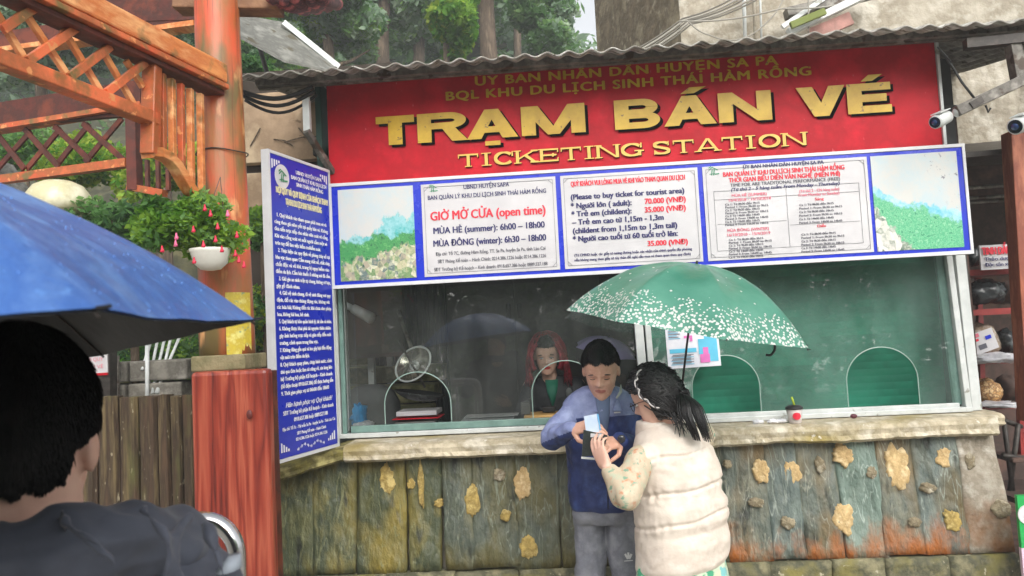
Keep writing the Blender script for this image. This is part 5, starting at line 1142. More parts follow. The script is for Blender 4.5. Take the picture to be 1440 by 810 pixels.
q = P(1446, 724, 3.745); MB().tube([q, q+Vector((0, .006, 0))], .045, 28).make('emblem_disc', M_white, gs); MB().ball(q+Vector((.012, -.002, -.0)), (.016, .003, .022), 14).make('emblem_mark', M_black, gs)
q2 = P(1450, 752, 3.745); MB().ball(q2, (.016, .004, .03), 14).make('emblem_mark', M_black, gs)
ch = thing('folding_chair', P(1425, 660, 4.5), 'dark folding chair below the shelf in the shop', 'chair')
for a, b in (((1408, 590), (1436, 600)), ((1412, 594), (1424, 690)), ((1432, 596), (1420, 690)), ((1410, 640), (1450, 646))):
    MB().tube([P(*a, 4.5), P(*b, 4.55)], .014, 8).make('chair_tube', M_steel_dark, ch, smooth=True)
MB().box(P(1432, 642, 4.6), (.2, .25, .025)).make('seat', M_shopdark, ch, bevel=.006); MB().box(P(1446, 690, 4.6), (.4, .5, .03)).make('low_board', M_shopdark, shop)

# ================================================================== THINGS BEHIND THE GLASS
cab = thing('steel_locker', P(725, 520, 5.6), 'dark grey steel locker with two black handles at the back of the booth', 'locker')
M_lock = mat('locker_grey', lin(92, 92, 88), lin(82, 82, 79), lin(100, 100, 96), rough=.5, scale=2, bump=.04)
a, b = P(634, 600, 5.7), P(722, 400, 5.7); c2 = P(842, 400, 5.7).x; ztp = 2.7
for xa_, xb_ in ((a.x, b.x-.004), (b.x+.004, c2)):
    MB().box(((xa_+xb_)/2, 5.7, (ztp+.2)/2+.1), (xb_-xa_, .03, ztp-.2)).make('locker_door', M_lock, cab, bevel=.004)
for x in (715, 731): h_ = P(x, 437, 5.66); MB().box(h_, (.035, .03, .11)).make('handle', M_black, cab, bevel=.008)
MB().box(((a.x+c2)/2, 5.9, 1.4), (c2-a.x, .36, 2.7)).make('locker_body', M_lock, cab)
cur_ = thing('curtain', P(585, 500, 5.5), 'dark blue-green curtain at the back left of the booth', 'curtain')
vs = []; fs = []; x0, x1 = P(528, 500, 5.7).x, P(632, 500, 5.7).x; n = 90
for i in range(n+1):
    x = x0+(x1-x0)*i/n
    for z in (.9, 2.7): vs.append((x, 5.7+.035*math.sin(i*.9)+.01*math.sin(i*2.3), z))
for i in range(n): fs.append((2*i, 2*i+2, 2*i+3, 2*i+1))
MB().add(vs, fs).make('curtain_cloth', mat('curtain_cloth', lin(52, 66, 66), lin(36, 48, 50), rough=.8, scale=4, bump=.1), cur_, smooth=True)
# dish heater on a pole
ht = thing('dish_heater', P(583, 516, 4.55), 'round metal dish heater with wire cage hanging on a slanting pole', 'heater')
hc = P(583, 514, 4.5); hn = Vector((-.35, -.75, .55)).normalized(); hu = hn.orthogonal().normalized(); hv = hn.cross(hu)
def dring(off, r): return (hc+hn*off, hu*r, hv*r)
M_dish = mat('dish_metal', lin(176, 172, 160), lin(140, 136, 124), rough=.25, scale=12, bump=.05, metal=.8)
MB().rings([dring(-.05, .02), dring(-.045, .06), dring(-.02, .095), dring(.01, .112), dring(.018, .118), dring(.012, .112), dring(-.012, .09), dring(-.035, .05)], 36).make('dish', M_dish, ht, smooth=True)
MB().tube([hc+hn*.018+hu*math.cos(t)*.118+hv*math.sin(t)*.118 for t in np.linspace(0, 6.283, 40)], .006, 8, False).make('rim', M_alu, ht, smooth=True)
for k in range(7):
    t = k*math.pi/7; d = hu*math.cos(t)+hv*math.sin(t); MB().tube([hc+hn*.016-d*.115, hc+hn*.035-d*.05, hc+hn*.04, hc+hn*.035+d*.05, hc+hn*.016+d*.115], .0012, 5).make('cage_wire', M_steel, ht)
MB().ball(hc+hn*.0, .03, 14).make('element', M_alu, ht, smooth=True)
MB().tube([P(553, 418, 4.9), hc-hn*.05], .012, 8).make('pole', M_steel, ht, smooth=True); MB().tube([P(560, 478, 4.42), P(598, 545, 4.42)], .007, 8).make('stay_rod', M_steel_dark, ht, smooth=True)
bowl = thing('black_bowl', P(590, 556, 4.5), 'wide shallow black bowl lamp shade below the dish heater', 'lamp shade')
c = P(590, 552, 4.5); MB().rings([(c+Vector((0, 0, z)), Vector((r, 0, -r*.16)), Vector((0, r*.9, 0))) for z, r in ((-.05, .03), (-.04, .09), (-.015, .135), (.0, .15), (.003, .145), (-.012, .12))], 32).make('shade', flat('shade_black', lin(50, 52, 52), rough=.25), bowl, smooth=True)
oc = thing('office_chair', P(530, 570, 4.7), 'dark rounded chair back at the left inside the booth', 'chair')
c = P(522, 585, 4.72); MB().rings([(c+Vector((0, 0, z)), Vector((r, 0, 0)), Vector((0, r*.35, 0))) for z, r in ((-.3, .16), (-.1, .19), (.08, .185), (.15, .15), (.185, .09), (.195, .03))], 28, 2.6).make('backrest', mat('chair_grey', lin(70, 72, 72), lin(52, 54, 54), rough=.6, scale=6, bump=.1), oc, smooth=True)
def stack(name, label, x0, y0, x1, y1, Y, m, d=.2, cat='box'):
    a, b = P(x0, y1, Y), P(x1, y0, Y); return tag(MB().box(((a.x+b.x)/2, Y+d/2, (a.z+b.z)/2), (b.x-a.x, d, abs(b.z-a.z))).make(name, m, bevel=.003), label, cat, 'boxes on the booth counter' if cat == 'box' else None)
stack('flat_box', 'white flat box on top of the red one inside the booth', 557, 577, 614, 586, 4.36, M_panel); stack('flat_box', 'flat red box under the white one inside the booth', 551, 587, 618, 591, 4.35, M_red); stack('flat_box', 'grey lowest flat box of the stack inside the booth', 555, 592, 612, 597, 4.34, M_lock)
stack('paper_sheets', 'spread white papers on the counter behind the glass', 652, 584, 728, 588, 4.26, M_panel, .16, 'papers'); stack('paper_sheets', 'lower pale sheets of paper on the counter edge', 648, 588.5, 722, 592, 4.22, M_wpoly, .16, 'papers')
stack('wooden_board', 'light wooden writing board before the seated woman', 737, 583, 790, 592, 4.24, mat('pale_wood', lin(214, 172, 104), lin(196, 150, 84), rough=.5, scale=8, stretch=(1, 6, 1), bump=.1), .22, 'board')
stack('desk_phone', 'small black phone beside the seated woman hand', 763, 572, 781, 580, 4.34, M_black, .06, 'phone'); stack('glass_cup', 'small clear cup on the counter left of the seated woman', 733, 566, 745, 583, 4.3, M_lock, .05, 'cup')
bag('blue_bottle', 'bright blue spray bottle in the left corner behind the glass', 497, 570, 513, 600, 4.35, flat('bottle_blue', lin(40, 150, 214), rough=.3), 21, 'bottle', .5); bag('white_tissue', 'crumpled white tissue beside the blue bottle behind the glass', 500, 592, 522, 603, 4.3, M_wpoly, 22, 'tissue', .5)
wc = thing('reflected_camera', P(512, 443, 4.5), 'white cylinder camera with curled black wire, a reflection built inside the left window', 'security camera', 'white security cameras')  # camera mirrored in the pane, built as an object inside the booth
MB().tube([P(497, 434, 4.5), P(523, 448, 4.45)], [.028, .034], 18).make('camera_body', M_alu, wc, smooth=True); MB().tube([P(484, 428, 4.6), P(498, 435, 4.5)], .02, 10).make('mount', M_alu, wc, smooth=True)
MB().tube([P(523, 446, 4.45), P(532, 444, 4.5), P(538, 456, 4.5), P(541, 464, 4.5)], .004, 6).make('wire', M_rubber, wc, smooth=True)

# poster on the glass
po = thing('paper_poster', P(972, 490, GY), 'creased white paper poster with cyan and pink print taped to the right pane', 'poster')
q = [P(935, 460, GY-.012), P(1008, 468, GY-.012), P(1014, 514, GY-.012), P(940, 519, GY-.012)]; o4 = q[3]; uu = (q[2]-q[3]); vv = (q[0]-q[3])
def pq(u, v, d=0): return o4+uu*u+vv*v+Vector((0, -d+.004*math.sin(u*5+v*3), 0))
vs = []; fs = []
for j in range(7):
    for i in range(9): vs.append(pq(i/8, j/6))
for j in range(6):
    for i in range(8): k = j*9+i; fs.append((k, k+1, k+10, k+9))
MB().add(vs, fs).make('poster_sheet', mat('poster_print', lin(226, 226, 232), lin(214, 216, 226), rough=.4, scale=14, bump=.1), po, smooth=True)
mb_ = {k: MB() for k in ('c', 'p', 'n')}
def pr(u0, v0, u1, v1, k, d=.003): mb_[k].add([pq(u0, v0, d), pq(u1, v0, d), pq(u1, v1, d), pq(u0, v1, d)], [(0, 1, 2, 3)])
pr(.72, .12, .96, .72, 'c'); pr(.60, .3, .74, .66, 'c'); pr(.62, .10, .80, .30, 'p', .004); pr(.68, .28, .78, .46, 'p', .004); pr(.34, .70, .5, .76, 'p'); pr(.45, .62, .5, .72, 'p')
for k in range(9):
    pr(.06+.02*(k % 3), .08+k*.028, .50-.05*(k % 2), .094+k*.028, 'n' if k % 3 else 'c')
for k in range(8): pr(.05, .70+k*.034, .27-.03*(k % 3), .716+k*.034, 'n' if k % 2 else 'c')
pr(.05, .36, .56, .46, 'c')
mb_['c'].make('cyan_print', flat('print_cyan', lin(96, 190, 222), rough=.4), po); mb_['p'].make('pink_print', flat('print_magenta', lin(226, 120, 190), rough=.4), po); mb_['n'].make('dark_print', M_greytxt, po)

# cup, tissues on the ledge
cu = thing('drink_cup', P(1118, 592, 3.98), 'clear takeaway cup with red round logo, black lid and green straw on the ledge', 'cup')
c = P(1118, 592, 3.98); c.z = 1.137
MB().rings([(c+Vector((0, 0, z)), Vector((r, 0, 0)), Vector((0, r, 0))) for z, r in ((0, .03), (.004, .031), (.07, .040))], 28).make('cup_body', mat('milk_cup', lin(206, 200, 196), lin(186, 176, 170), rough=.25, scale=8, bump=0), cu, smooth=True)
MB().rings([(c+Vector((0, 0, z)), Vector((r, 0, 0)), Vector((0, r, 0))) for z, r in ((.070, .043), (.078, .043), (.088, .03), (.09, .02))], 28).make('lid', M_black, cu, smooth=True)
MB().tube([c+Vector((.004, 0, .08)), c+Vector((-.008, 0, .13))], .005, 8).make('straw', flat('straw_green', lin(170, 190, 40), rough=.4), cu, smooth=True)
vs = [(c.x+.0375*math.sin(a), c.y-.0375*math.cos(a), 0) for a in (0,)]
mb = MB(); cen = []
for t in np.linspace(0, 6.283, 25)[:-1]:
    a = .52*math.cos(t); z = .038+.018*math.sin(t); r = .0375+.003; cen.append((c.x+r*math.sin(a), c.y-r*math.cos(a), c.z+z))
cen.append((c.x, c.y-.0415, c.z+.038)); mb.add(cen, [(i, (i+1) % 24, 24) for i in range(24)]); mb.make('logo_disc', M_redtxt, cu)
for x, y, s, sd_ in ((1066, 592, 9, 51), (1088, 592, 8, 52), (1100, 590, 6, 53)):
    p = P(x, y, 4.0); 
    mbt = MB(); mbt.ball((0, 0, 0), (1, 1, 1), 16)
    mbt.v = [(p.x+v[0]*.03*(1+.5*mnoise.noise((v[0]*3+sd_, v[1]*3, v[2]*3))), 4.0+v[1]*.02, 1.147+v[2]*.011*(1+.8*mnoise.noise((v[0]*4, v[1]*4+sd_, v[2])))) for v in mbt.v]
    tag(mbt.make('crumpled_tissue', M_wpoly, smooth=False), {1066: 'crumpled white tissue on the ledge, leftmost of three', 1088: 'crumpled white tissue on the ledge, middle of three', 1100: 'crumpled white tissue on the ledge next to the drink cup'}[x], 'tissue', 'tissues on the ledge')
p = P(1200, 578, 4.05); tag(MB().ball((p.x, 4.05, 1.15), (.018, .01, .012), 12).make('dark_berry', flat('berry', lin(90, 34, 50)), smooth=True), 'small dark red lump on the window rail', 'scrap')

# barrier of stainless tube
ba = thing('barrier_rail', P(300, 800, 1.65), 'polished stainless steel barrier with rounded corner behind the near man', 'barrier')
M_inox = mat('stainless', lin(206, 206, 206), lin(190, 190, 192), rough=.16, scale=5, bump=.02, metal=1.0)
YB = 1.65; tR = P(300, 731, YB); xr = P(333, 790, YB).x; zt_ = tR.z; rc = .06
def frame_tube(x, zt, r, rc_, nm):
    pts = [(x-1.3, YB, zt)]+[(x-rc_+rc_*math.sin(t), YB, zt-rc_+rc_*math.cos(t)) for t in np.linspace(0, math.pi/2, 12)]+[(x, YB, .1)]
    MB().tube(pts, r, 18).make(nm, M_inox, ba, smooth=True)
frame_tube(xr, zt_, .0190, .075, 'outer_tube'); frame_tube(xr-.038, zt_-.038, .0085, .045, 'inner_tube')
for k in range(5): MB().tube([(xr-.2-.16*k, YB, zt_-.04), (xr-.2-.16*k, YB, .15)], .008, 10).make('upright_bar', M_inox, ba, smooth=True)
# ================================================================== PEOPLE
def fuse(name, mb, voxel, m, parent=None, smooth=4, fn=None, mfn=None, sub=False, factor=.5):
    """one continuous skin over overlapping lofts, then shaped by fn(co)->co, faces coloured by mfn(centres)->index"""
    me = mb.mesh(name); tmp = bpy.data.objects.new(name, me); COL.objects.link(tmp)
    r = tmp.modifiers.new('r', 'REMESH'); r.mode = 'VOXEL'; r.voxel_size = voxel; r.use_smooth_shade = True
    if smooth: s = tmp.modifiers.new('s', 'SMOOTH'); s.iterations = smooth; s.factor = factor
    dg = bpy.context.evaluated_depsgraph_get(); dg.update(); me2 = bpy.data.meshes.new_from_object(tmp.evaluated_get(dg)); bpy.data.objects.remove(tmp); bpy.data.meshes.remove(me)
    me2.name = name; n = len(me2.vertices)
    if fn is not None:
        co = np.empty(n*3, dtype=np.float32); me2.vertices.foreach_get('co', co); no = np.empty(n*3, dtype=np.float32); me2.vertices.foreach_get('normal', no)
        co = fn(co.reshape(-1, 3).astype(float), no.reshape(-1, 3).astype(float)); me2.vertices.foreach_set('co', co.astype(np.float32).ravel()); me2.update()
    me2.materials.clear()
    for k in (m if isinstance(m, (list, tuple)) else [m]): me2.materials.append(k)
    if mfn is not None:
        c = np.empty(len(me2.polygons)*3, dtype=np.float32); me2.polygons.foreach_get('center', c); me2.polygons.foreach_set('material_index', mfn(c.reshape(-1, 3).astype(float)).astype(np.int32))
    me2.polygons.foreach_set('use_smooth', np.ones(len(me2.polygons), dtype=bool)); me2.update()
    return link(name, me2, None, parent)
def nz(co, sc, seed=0.):
    sc = np.asarray(sc)*np.ones(3); return np.array([mnoise.noise((float(a), float(b), float(c))) for a, b, c in co*sc+seed])
def basis(fwd, up):
    f = Vector(fwd).normalized(); u = Vector(up); u = (u-f*u.dot(f)).normalized(); r = f.cross(u); return r, f, u     # r = the person's right... (x right of viewer behind)
def limb(mb, pts, rad, n=16):
    P_ = [Vector(p) for p in pts]; out = []; rr = []
    for i in range(len(P_)-1):
        for t in np.linspace(0, 1, 6, endpoint=False): out.append(P_[i].lerp(P_[i+1], t)); rr.append(rad[i]*(1-t)+rad[i+1]*t)
    out.append(P_[-1]); rr.append(rad[-1]); mb.tube(out, rr, n)
    mb.ball(P_[0], rad[0]*.98, n); mb.ball(P_[-1], rad[-1]*.98, n)
    for p, r in zip(P_[1:-1], rad[1:-1]): mb.ball(p, r*1.0, n)
def head_mb(mb, c, fwd, up, h=.235, w=.155, d=.19):
    """c = centre of the head; ring loft from chin to crown"""
    r, f, u = basis(fwd, up); c = Vector(c)
    prof = [(-.50, .22, .22, .30), (-.475, .40, .32, .25), (-.41, .60, .48, .16), (-.30, .76, .66, .09), (-.18, .86, .82, .04), (-.05, .92, .92, .0), (.08, .97, .98, -.01), (.2, .98, 1.0, -.02), (.32, .90, .93, -.03), (.41, .74, .76, -.04), (.47, .50, .52, -.04), (.50, .22, .24, -.04)]
    mb.rings([(c+u*h*z+f*d*oy, r*w/2*a, f*d/2*b) for z, a, b, oy in prof], 26, 2.15)
    for s in (-1, 1):   # ears
        e = c+r*s*w*.515-f*d*.06-u*h*.04; mb.ball(e, (1, 1, 1), 12, Matrix((r*.009, (f*.7-u*.0).normalized()*.016, u*.027)).transposed())
    return r, f, u
def face_shape(c, fwd, up, h=.235, w=.155, d=.19, strength=1.):
    r, f, u = basis(fwd, up); c = Vector(c); R = np.array(r); F = np.array(f); Uv = np.array(u); C0 = np.array(c)
    def g(x, z, x0, z0, sx, sz): return np.exp(-((x-x0)/sx)**2-((z-z0)/sz)**2)
    def fn(co, no):
        q = co-C0; x = q@R/h; y = q@F/h; z = q@Uv/h
        front = np.clip((y-.12)/.12, 0, 1)*(np.abs(z) < .6)*(np.abs(x) < .5)
        dy = np.zeros(len(co))
        dy += .085*g(x, z, 0, -.13, .052, .05)+.05*g(x, z, 0, -.06, .032, .08)      # nose tip and bridge
        dy += .018*g(x, z, .06, -.14, .03, .03)+.018*g(x, z, -.06, -.14, .03, .03)
        dy -= .045*g(x, z, .135, .0, .07, .045)+.045*g(x, z, -.135, .0, .07, .045)   # eye sockets
        dy += .018*g(x, z, .14, .065, .08, .025)+.018*g(x, z, -.14, .065, .08, .025) # brows
        dy += .028*g(x, z, 0, -.255, .085, .022)+.026*g(x, z, 0, -.30, .075, .022)-.016*g(x, z, 0, -.277, .10, .008) # lips
        dy += .03*g(x, z, 0, -.42, .08, .06)                                        # chin
        dy += .016*g(x, z, .2, -.13, .09, .08)+.016*g(x, z, -.2, -.13, .09, .08)
        return co+F[None, :]*(dy*front*h*strength)[:, None]
    return fn
def skin_zones(c, fwd, up, h=.235):
    r, f, u = basis(fwd, up); R = np.array(r); F = np.array(f); Uv = np.array(u); C0 = np.array(Vector(c))
    def mf(cc):
        q = cc-C0; x = q@R/h; y = q@F/h; z = q@Uv/h; idx = np.zeros(len(cc)); fr = (y > .22)
        idx[fr & (((x/.105)**2+((z+.278)/.042)**2) < 1)] = 1
        return idx
    return mf
def hand_mb(mb, wrist, d, palm, curl=.5, s=1., side=1, spread=.12, thumb=.6, fingers=(1, 1, 1, 1)):
    """d: wrist->knuckles, palm: direction the palm faces; side=+1 puts the thumb on d x palm"""
    d = Vector(d).normalized(); palm = Vector(palm); palm = (palm-d*palm.dot(d)).normalized(); t = d.cross(palm)*side; w = Vector(wrist)
    mb.rings([(w+d*a*s+t*o*s, t*b*s, palm*c_*s) for a, b, c_, o in ((-.012, .024, .019, 0), (.01, .027, .017, 0), (.035, .036, .0155, .002), (.065, .040, .014, 0), (.083, .039, .012, -.001), (.09, .034, .009, 0))], 18, 2.4)
    for i in range(4):
        off = (.030-.020*i)*s; L = (.040, .045, .042, .033)[i]*s; r0 = (.0088, .0090, .0086, .0076)[i]*s
        cu_ = (curl[i] if hasattr(curl, '__len__') else curl)*fingers[i]; p = w+d*(.084-.003*abs(i-1.2))*s+t*off; a = cu_*.9; dirn = (d+t*(.5-i/3)*spread)
        pts = [p-d*.012*s, p]; ang = 0
        for k, ll in enumerate((1, .68, .5)):
            ang += cu_*(.75, 1.0, .7)[k]; q = dirn.normalized()*math.cos(ang)+palm*math.sin(ang); p = p+q*L*ll; pts.append(p)
        mb.tube(pts, [r0*1.05, r0*1.05, r0, r0*.9, r0*.78], 10); mb.ball(p, r0*.8, 10)
    p = w+d*.022*s+t*.028*s+palm*.006*s; q1 = (d*.55+t*.7+palm*(.2+thumb*.6)).normalized(); p1 = p+q1*.036*s; q2 = (d*.85+t*(.3-thumb*.4)+palm*(.1+thumb*.7)).normalized(); p2 = p1+q2*.030*s; p3 = p2+(q2+d*.2).normalized()*.022*s
    mb.tube([w+d*.008*s+t*.014*s, p, p1, p2, p3], [.012*s, .0135*s, .0105*s, .0095*s, .0075*s], 10); mb.ball(p3, .0077*s, 10)
def hair_cap(name, c, fwd, up, h, w, d, m, parent, keep, thick=.014, seed=1, blades=5000, blen=.028, bw=.0016, flow=None, lump=.3, vol=(1, 1, 1), nl=.34):
    """scalp of hair: thick cap over the head plus many fine blades; keep(x,y,z) in head units tells where hair grows"""
    r, f, u = basis(fwd, up); c = Vector(c); R_ = np.array([r, f, u]); H = np.array([w/2, d/2, h/2])*np.array(vol)
    n1, n2 = 90, 60; vs = []; ok = []
    def S(dx, k=1.):
        x, y, z = dx; e = Vector((x*H[0], y*H[1]-.03*h*0, z*H[2])); return e*k
    for j in range(n2+1):
        th = math.pi*j/n2
        for i in range(n1):
            q = 2*math.pi*i/n1; dx = (math.sin(th)*math.cos(q), math.sin(th)*math.sin(q), math.cos(th))
            kk = keep(*dx); t = thick*max(0, min(1, kk*5))*(1+lump*mnoise.noise((dx[0]*4+seed, dx[1]*4, dx[2]*4))+lump*.5*mnoise.noise((dx[0]*12+seed, dx[1]*12, dx[2]*12))) - (.010 if kk <= 0 else 0)
            e = S(dx); e = e+e.normalized()*t; vs.append(c+r*e.x+f*e.y+u*e.z); ok.append(kk)
    fs = []
    for j in range(n2):
        for i in range(n1):
            ids = (j*n1+i, j*n1+(i+1) % n1, (j+1)*n1+(i+1) % n1, (j+1)*n1+i)
            if sum(ok[k] > -.06 for k in ids) >= 3: fs.append(ids)
    o = MB().add(vs, fs).make(name, m, parent, smooth=True)
    rng = np.random.default_rng(seed); co = []; k = 0
    while k < blades:
        dx = rng.normal(size=3); dx /= np.linalg.norm(dx); kk = keep(*dx)
        if kk <= 0: 
            if rng.random() < .02: k += 1
            continue
        k += 1; e = S(dx); nrm = Vector((dx[0]/H[0], dx[1]/H[1], dx[2]/H[2])).normalized(); e = e+e.normalized()*thick*.92*min(1, kk*5)
        fl = Vector(flow(*dx)) if flow else Vector((0, 0, -1)); fl = fl-nrm*fl.dot(nrm)*.9; fl = fl.normalized() if fl.length > 1e-3 else Vector((1, 0, 0))
        fl = (fl+Vector(rng.normal(size=3))*(.25 if nl > .2 else .12)+nrm*nl).normalized(); L = blen*rng.uniform(.5, 1.2)*min(1, .35+kk*2); sd = fl.cross(nrm).normalized()*bw*rng.uniform(.6, 1.3)
        a = e; b = e+fl*L*.55+nrm*.001; t = e+fl*L-nrm*L*(.22 if nl > .2 else .04)
        for v in (a-sd, a+sd, b+sd*.8, t, b-sd*.8): co.append(c+r*v.x+f*v.y+u*v.z)
    n = len(co)//5; me = npmesh('hair_strands', np.array([tuple(v) for v in co]), 5, np.arange(n*5)); me.materials.append(m)
    b_ = link('hair_strands', me, None, o); b_['kind'] = 'stuff'
    return o
def strand(mb, pts, r0, r1, n=5):
    k = len(pts); mb.tube(pts, [r0*(1-i/(k-1))+r1*i/(k-1) for i in range(k)], n)
def bez(pts, n):
    """smooth curve through control points (Catmull-Rom)"""
    P_ = [Vector(p) for p in pts]; P_ = [P_[0]*2-P_[1]]+P_+[P_[-1]*2-P_[-2]]; out = []
    for i in range(1, len(P_)-2):
        for t in np.linspace(0, 1, n, endpoint=False):
            a, b, c, d = P_[i-1:i+3]; out.append(.5*((2*b)+(c-a)*t+(2*a-5*b+4*c-d)*t*t+(3*b-a-3*c+d)*t**3))
    out.append(P_[-2]); return out

M_skin = mat('skin', lin(226, 178, 154), lin(214, 162, 138), lin(232, 188, 164), rough=.5, scale=14, bump=.06, bscale=90, bdist=.002, sss=.0)
M_skin2 = mat('skin_pale', lin(224, 182, 162), lin(214, 168, 148), rough=.5, scale=14, bump=.05, bscale=90, bdist=.002)
M_lip = flat('lips', lin(192, 118, 106), rough=.4); M_lip2 = flat('lips_red', lin(196, 60, 62), rough=.4)
M_hair = mat('black_hair', lin(20, 18, 20), lin(12, 11, 12), lin(32, 28, 28), rough=.38, scale=30, bump=.4, bscale=80, bdist=.004)
M_eyew = flat('eye_white', lin(226, 222, 218), rough=.2); M_iris = flat('iris', lin(30, 20, 16), rough=.1)
def face_bits(c, fwd, up, parent, h=.235, gaze=-.3, lid=.5, brow=True, skin=None, d=.19, closed=False):
    r, f, u = basis(fwd, up); c = Vector(c)
    for s in (-1, 1):
        e = c+r*s*h*.135+f*(d*.405)+u*h*.0
        if closed:
            MB().tube([e+r*x*.0145-u*(.006-.003*abs(x)**2)+f*(.0035-.004*abs(x)**2) for x in np.linspace(-1, 1, 7)], [.0006, .0014, .0017, .0018, .0017, .0014, .0006], 6).make('eyelashes', M_hair, parent, smooth=True)
            MB().tube([e+r*x*.0145+u*(.004-.004*abs(x)**2)+f*(.003-.006*abs(x)**2) for x in np.linspace(-1, 1, 7)], .0006, 6).make('eyelid_crease', M_lip, parent, smooth=True)
        else: o = MB().ball(e, (1, 1, 1), 14, Matrix((r*.0135, f*.008, u*.0060*lid*2)).transposed()).make('eye', M_eyew, parent, smooth=True)
        if not closed: MB().ball(e+f*.0052+u*gaze*.006, (1, 1, 1), 12, Matrix((r*.0056, f*.0035, u*.0050*min(1, lid*1.6))).transposed()).make('iris', M_iris, o, smooth=True)
        if not closed: MB().tube([e+r*x*.0145+u*(.0058*lid*2-.004*abs(x)**2)+f*(.0045-.004*abs(x)**2) for x in np.linspace(-1, 1, 7)], .0016, 6).make('eyelid_line', M_hair, o, smooth=True)
        if brow: MB().tube([e+r*x*.019+u*(.0195-.004*x*x)+f*(.0085-.006*abs(x)**2) for x in np.linspace(-1, 1, 7)], [.0012, .002, .0026, .0028, .0026, .002, .001], 6).make('eyebrow', M_hair, parent, smooth=True)

# ------------------------------------------------------------------ man in the blue two-tone jacket
def jacket_man():
    hc = P(845, 521, 3.50); fwd = Vector((-.16, -1, -.42)); up = Vector((-.04, -.38, 1))
    root = thing('person', P(850, 1075, 3.58), 'man in two-tone blue jacket and grey trousers looking down at papers in his hands', 'person')
    root.location.z = 0
    neck = P(852, 560, 3.56); sR = P(803, 572, 3.55); sL = P(903, 580, 3.62); pel = P(852, 740, 3.60)
    eR = P(776, 617, 3.45); wR = P(806, 603, 3.30); eL = P(908, 640, 3.50); wL = P(872, 620, 3.30)
    body = MB(); r, f, u = head_mb(body, hc, fwd, up, .228, .152, .188)
    limb(body, [hc-u*.06-f*.02, neck, neck+Vector((0, .03, -.08))], [.052, .054, .07])
    body.rings([(Vector((pel.x, pel.y, z)), Vector((a, 0, 0)), Vector((0, b, 0))) for z, a, b in ((.80, .11, .07), (.95, .11, .07), (1.15, .12, .07), (1.25, .12, .07), (1.33, .08, .05))], 24)
    limb(body, [sR+Vector((.03, .01, -.03)), eR, wR], [.03, .03, .025]); limb(body, [sL+Vector((-.03, .01, -.03)), eL, wL], [.03, .03, .025])
    for s in (-1, 1): limb(body, [Vector((pel.x+s*.074, pel.y-.01*s, .85)), Vector((pel.x+s*.088, pel.y-.02-.015*s, .47)), Vector((pel.x+s*.10, pel.y+.01, .07))], [.040, .036, .032]); body.ball((pel.x+s*.105, pel.y-.05, .04), (.04, .11, .035), 14)
    hd = (P(836, 597, 3.22)-wR).normalized(); hand_mb(body, wR, hd, Vector((.1, .55, -.7)), curl=(.45, .5, .6, .7), s=1.0, side=-1, thumb=.7)
    hd2 = (P(842, 626, 3.22)-wL).normalized(); hand_mb(body, wL, hd2, Vector((-.2, .5, -.8)), curl=(.9, 1.0, 1.05, 1.1), s=1.0, side=1, thumb=.8)
    bo = fuse('body', body, .0042, [M_skin, M_lip], root, 3, face_shape(hc, fwd, up, .228), skin_zones(hc, fwd, up, .228))
    face_bits(hc, fwd, up, bo, .228, closed=True)
    def keep(x, y, z):
        line = .10 + (.42 if y > 0 else 0)*max(0, y)**.7 - (.5 if y < 0 else 0)*min(1, -y*1.2)
        return z-line+.05*math.sin(x*9)
    hair_cap('hair', hc+u*.012, fwd, up, .236, .150, .192, M_hair, bo, keep, .013, 3, 9000, .024, .0011, lambda x, y, z: (x*.3, .9 if z > .3 else .1, -.6 if z < .6 else -.1), .18, nl=.16)
    # jacket
    j = MB(); N_ = 30
    def ring(z, a, b, ox=0, oy=0): return (Vector((pel.x+ox, pel.y+oy, z)), Vector((a, 0, 0)), Vector((0, b, 0)))
    j.rings([ring(.835, .150, .115), ring(.86, .158, .122), ring(.92, .160, .122), ring(1.05, .158, .122), ring(1.18, .168, .122), ring(1.27, .182, .115, 0, -.01), ring(1.325, .178, .100, 0, -.015), ring(1.365, .13, .085, 0, -.03), ring(1.395, .075, .07, 0, -.04)], N_, 2.3)
    limb(j, [sR+Vector((.03, 0, -.01)), eR, wR-(wR-eR).normalized()*-.0], [.066, .056, .038]); limb(j, [sL+Vector((-.03, 0, -.01)), eL, wL], [.072, .060, .040])
    ax = hc*.0+neck
    j.rings([(neck+Vector((0, .01, -.055)), Vector((.085, 0, 0)), Vector((0, .080, 0))), (neck+Vector((0, 0, -.02)), Vector((.072, 0, 0)), Vector((0, .066, 0))), (neck+Vector((0, .004, .022)), Vector((.072, 0, 0)), Vector((0, .062, 0)))], N_)
    def folds(co, no):
        a = nz(co, (9, 9, 5), 3); b = nz(co, (26, 26, 14), 9); c_ = np.abs(nz(co, (11, 11, 15), 21)); return co+no*(a*.010+b*.006-c_*.010)[:, None]
    zc = P(850, 585, 3.5).z; navy = mat('jacket_navy', lin(42, 60, 116), lin(30, 44, 94), lin(54, 76, 134), rough=.55, scale=9, bump=.35, bscale=18, bdist=.012); peri = mat('jacket_periwinkle', lin(140, 150, 190), lin(118, 128, 170), lin(154, 164, 202), rough=.55, scale=9, bump=.35, bscale=18, bdist=.012)
    E = np.array(eR); Wp = np.array(wR)
    def jz(c):
        navy_ = c[:, 2] < zc
        arm = (c[:, 0] < sR.x+.02); ax_ = (Wp-E)/np.linalg.norm(Wp-E); q = c-E; low = (q[:, 2]-((q@ax_)[:, None]*ax_)[:, 2]) < -.012
        navy_ = np.where(arm, low & (c[:, 2] < sR.z-.06), navy_)
        return np.where(navy_, 0, 1)
    jk = fuse('jacket', j, .0065, [navy, peri], bo, 5, folds, jz)
    zx = P(851, 600, 3.4).x
    y0 = pel.y-.135
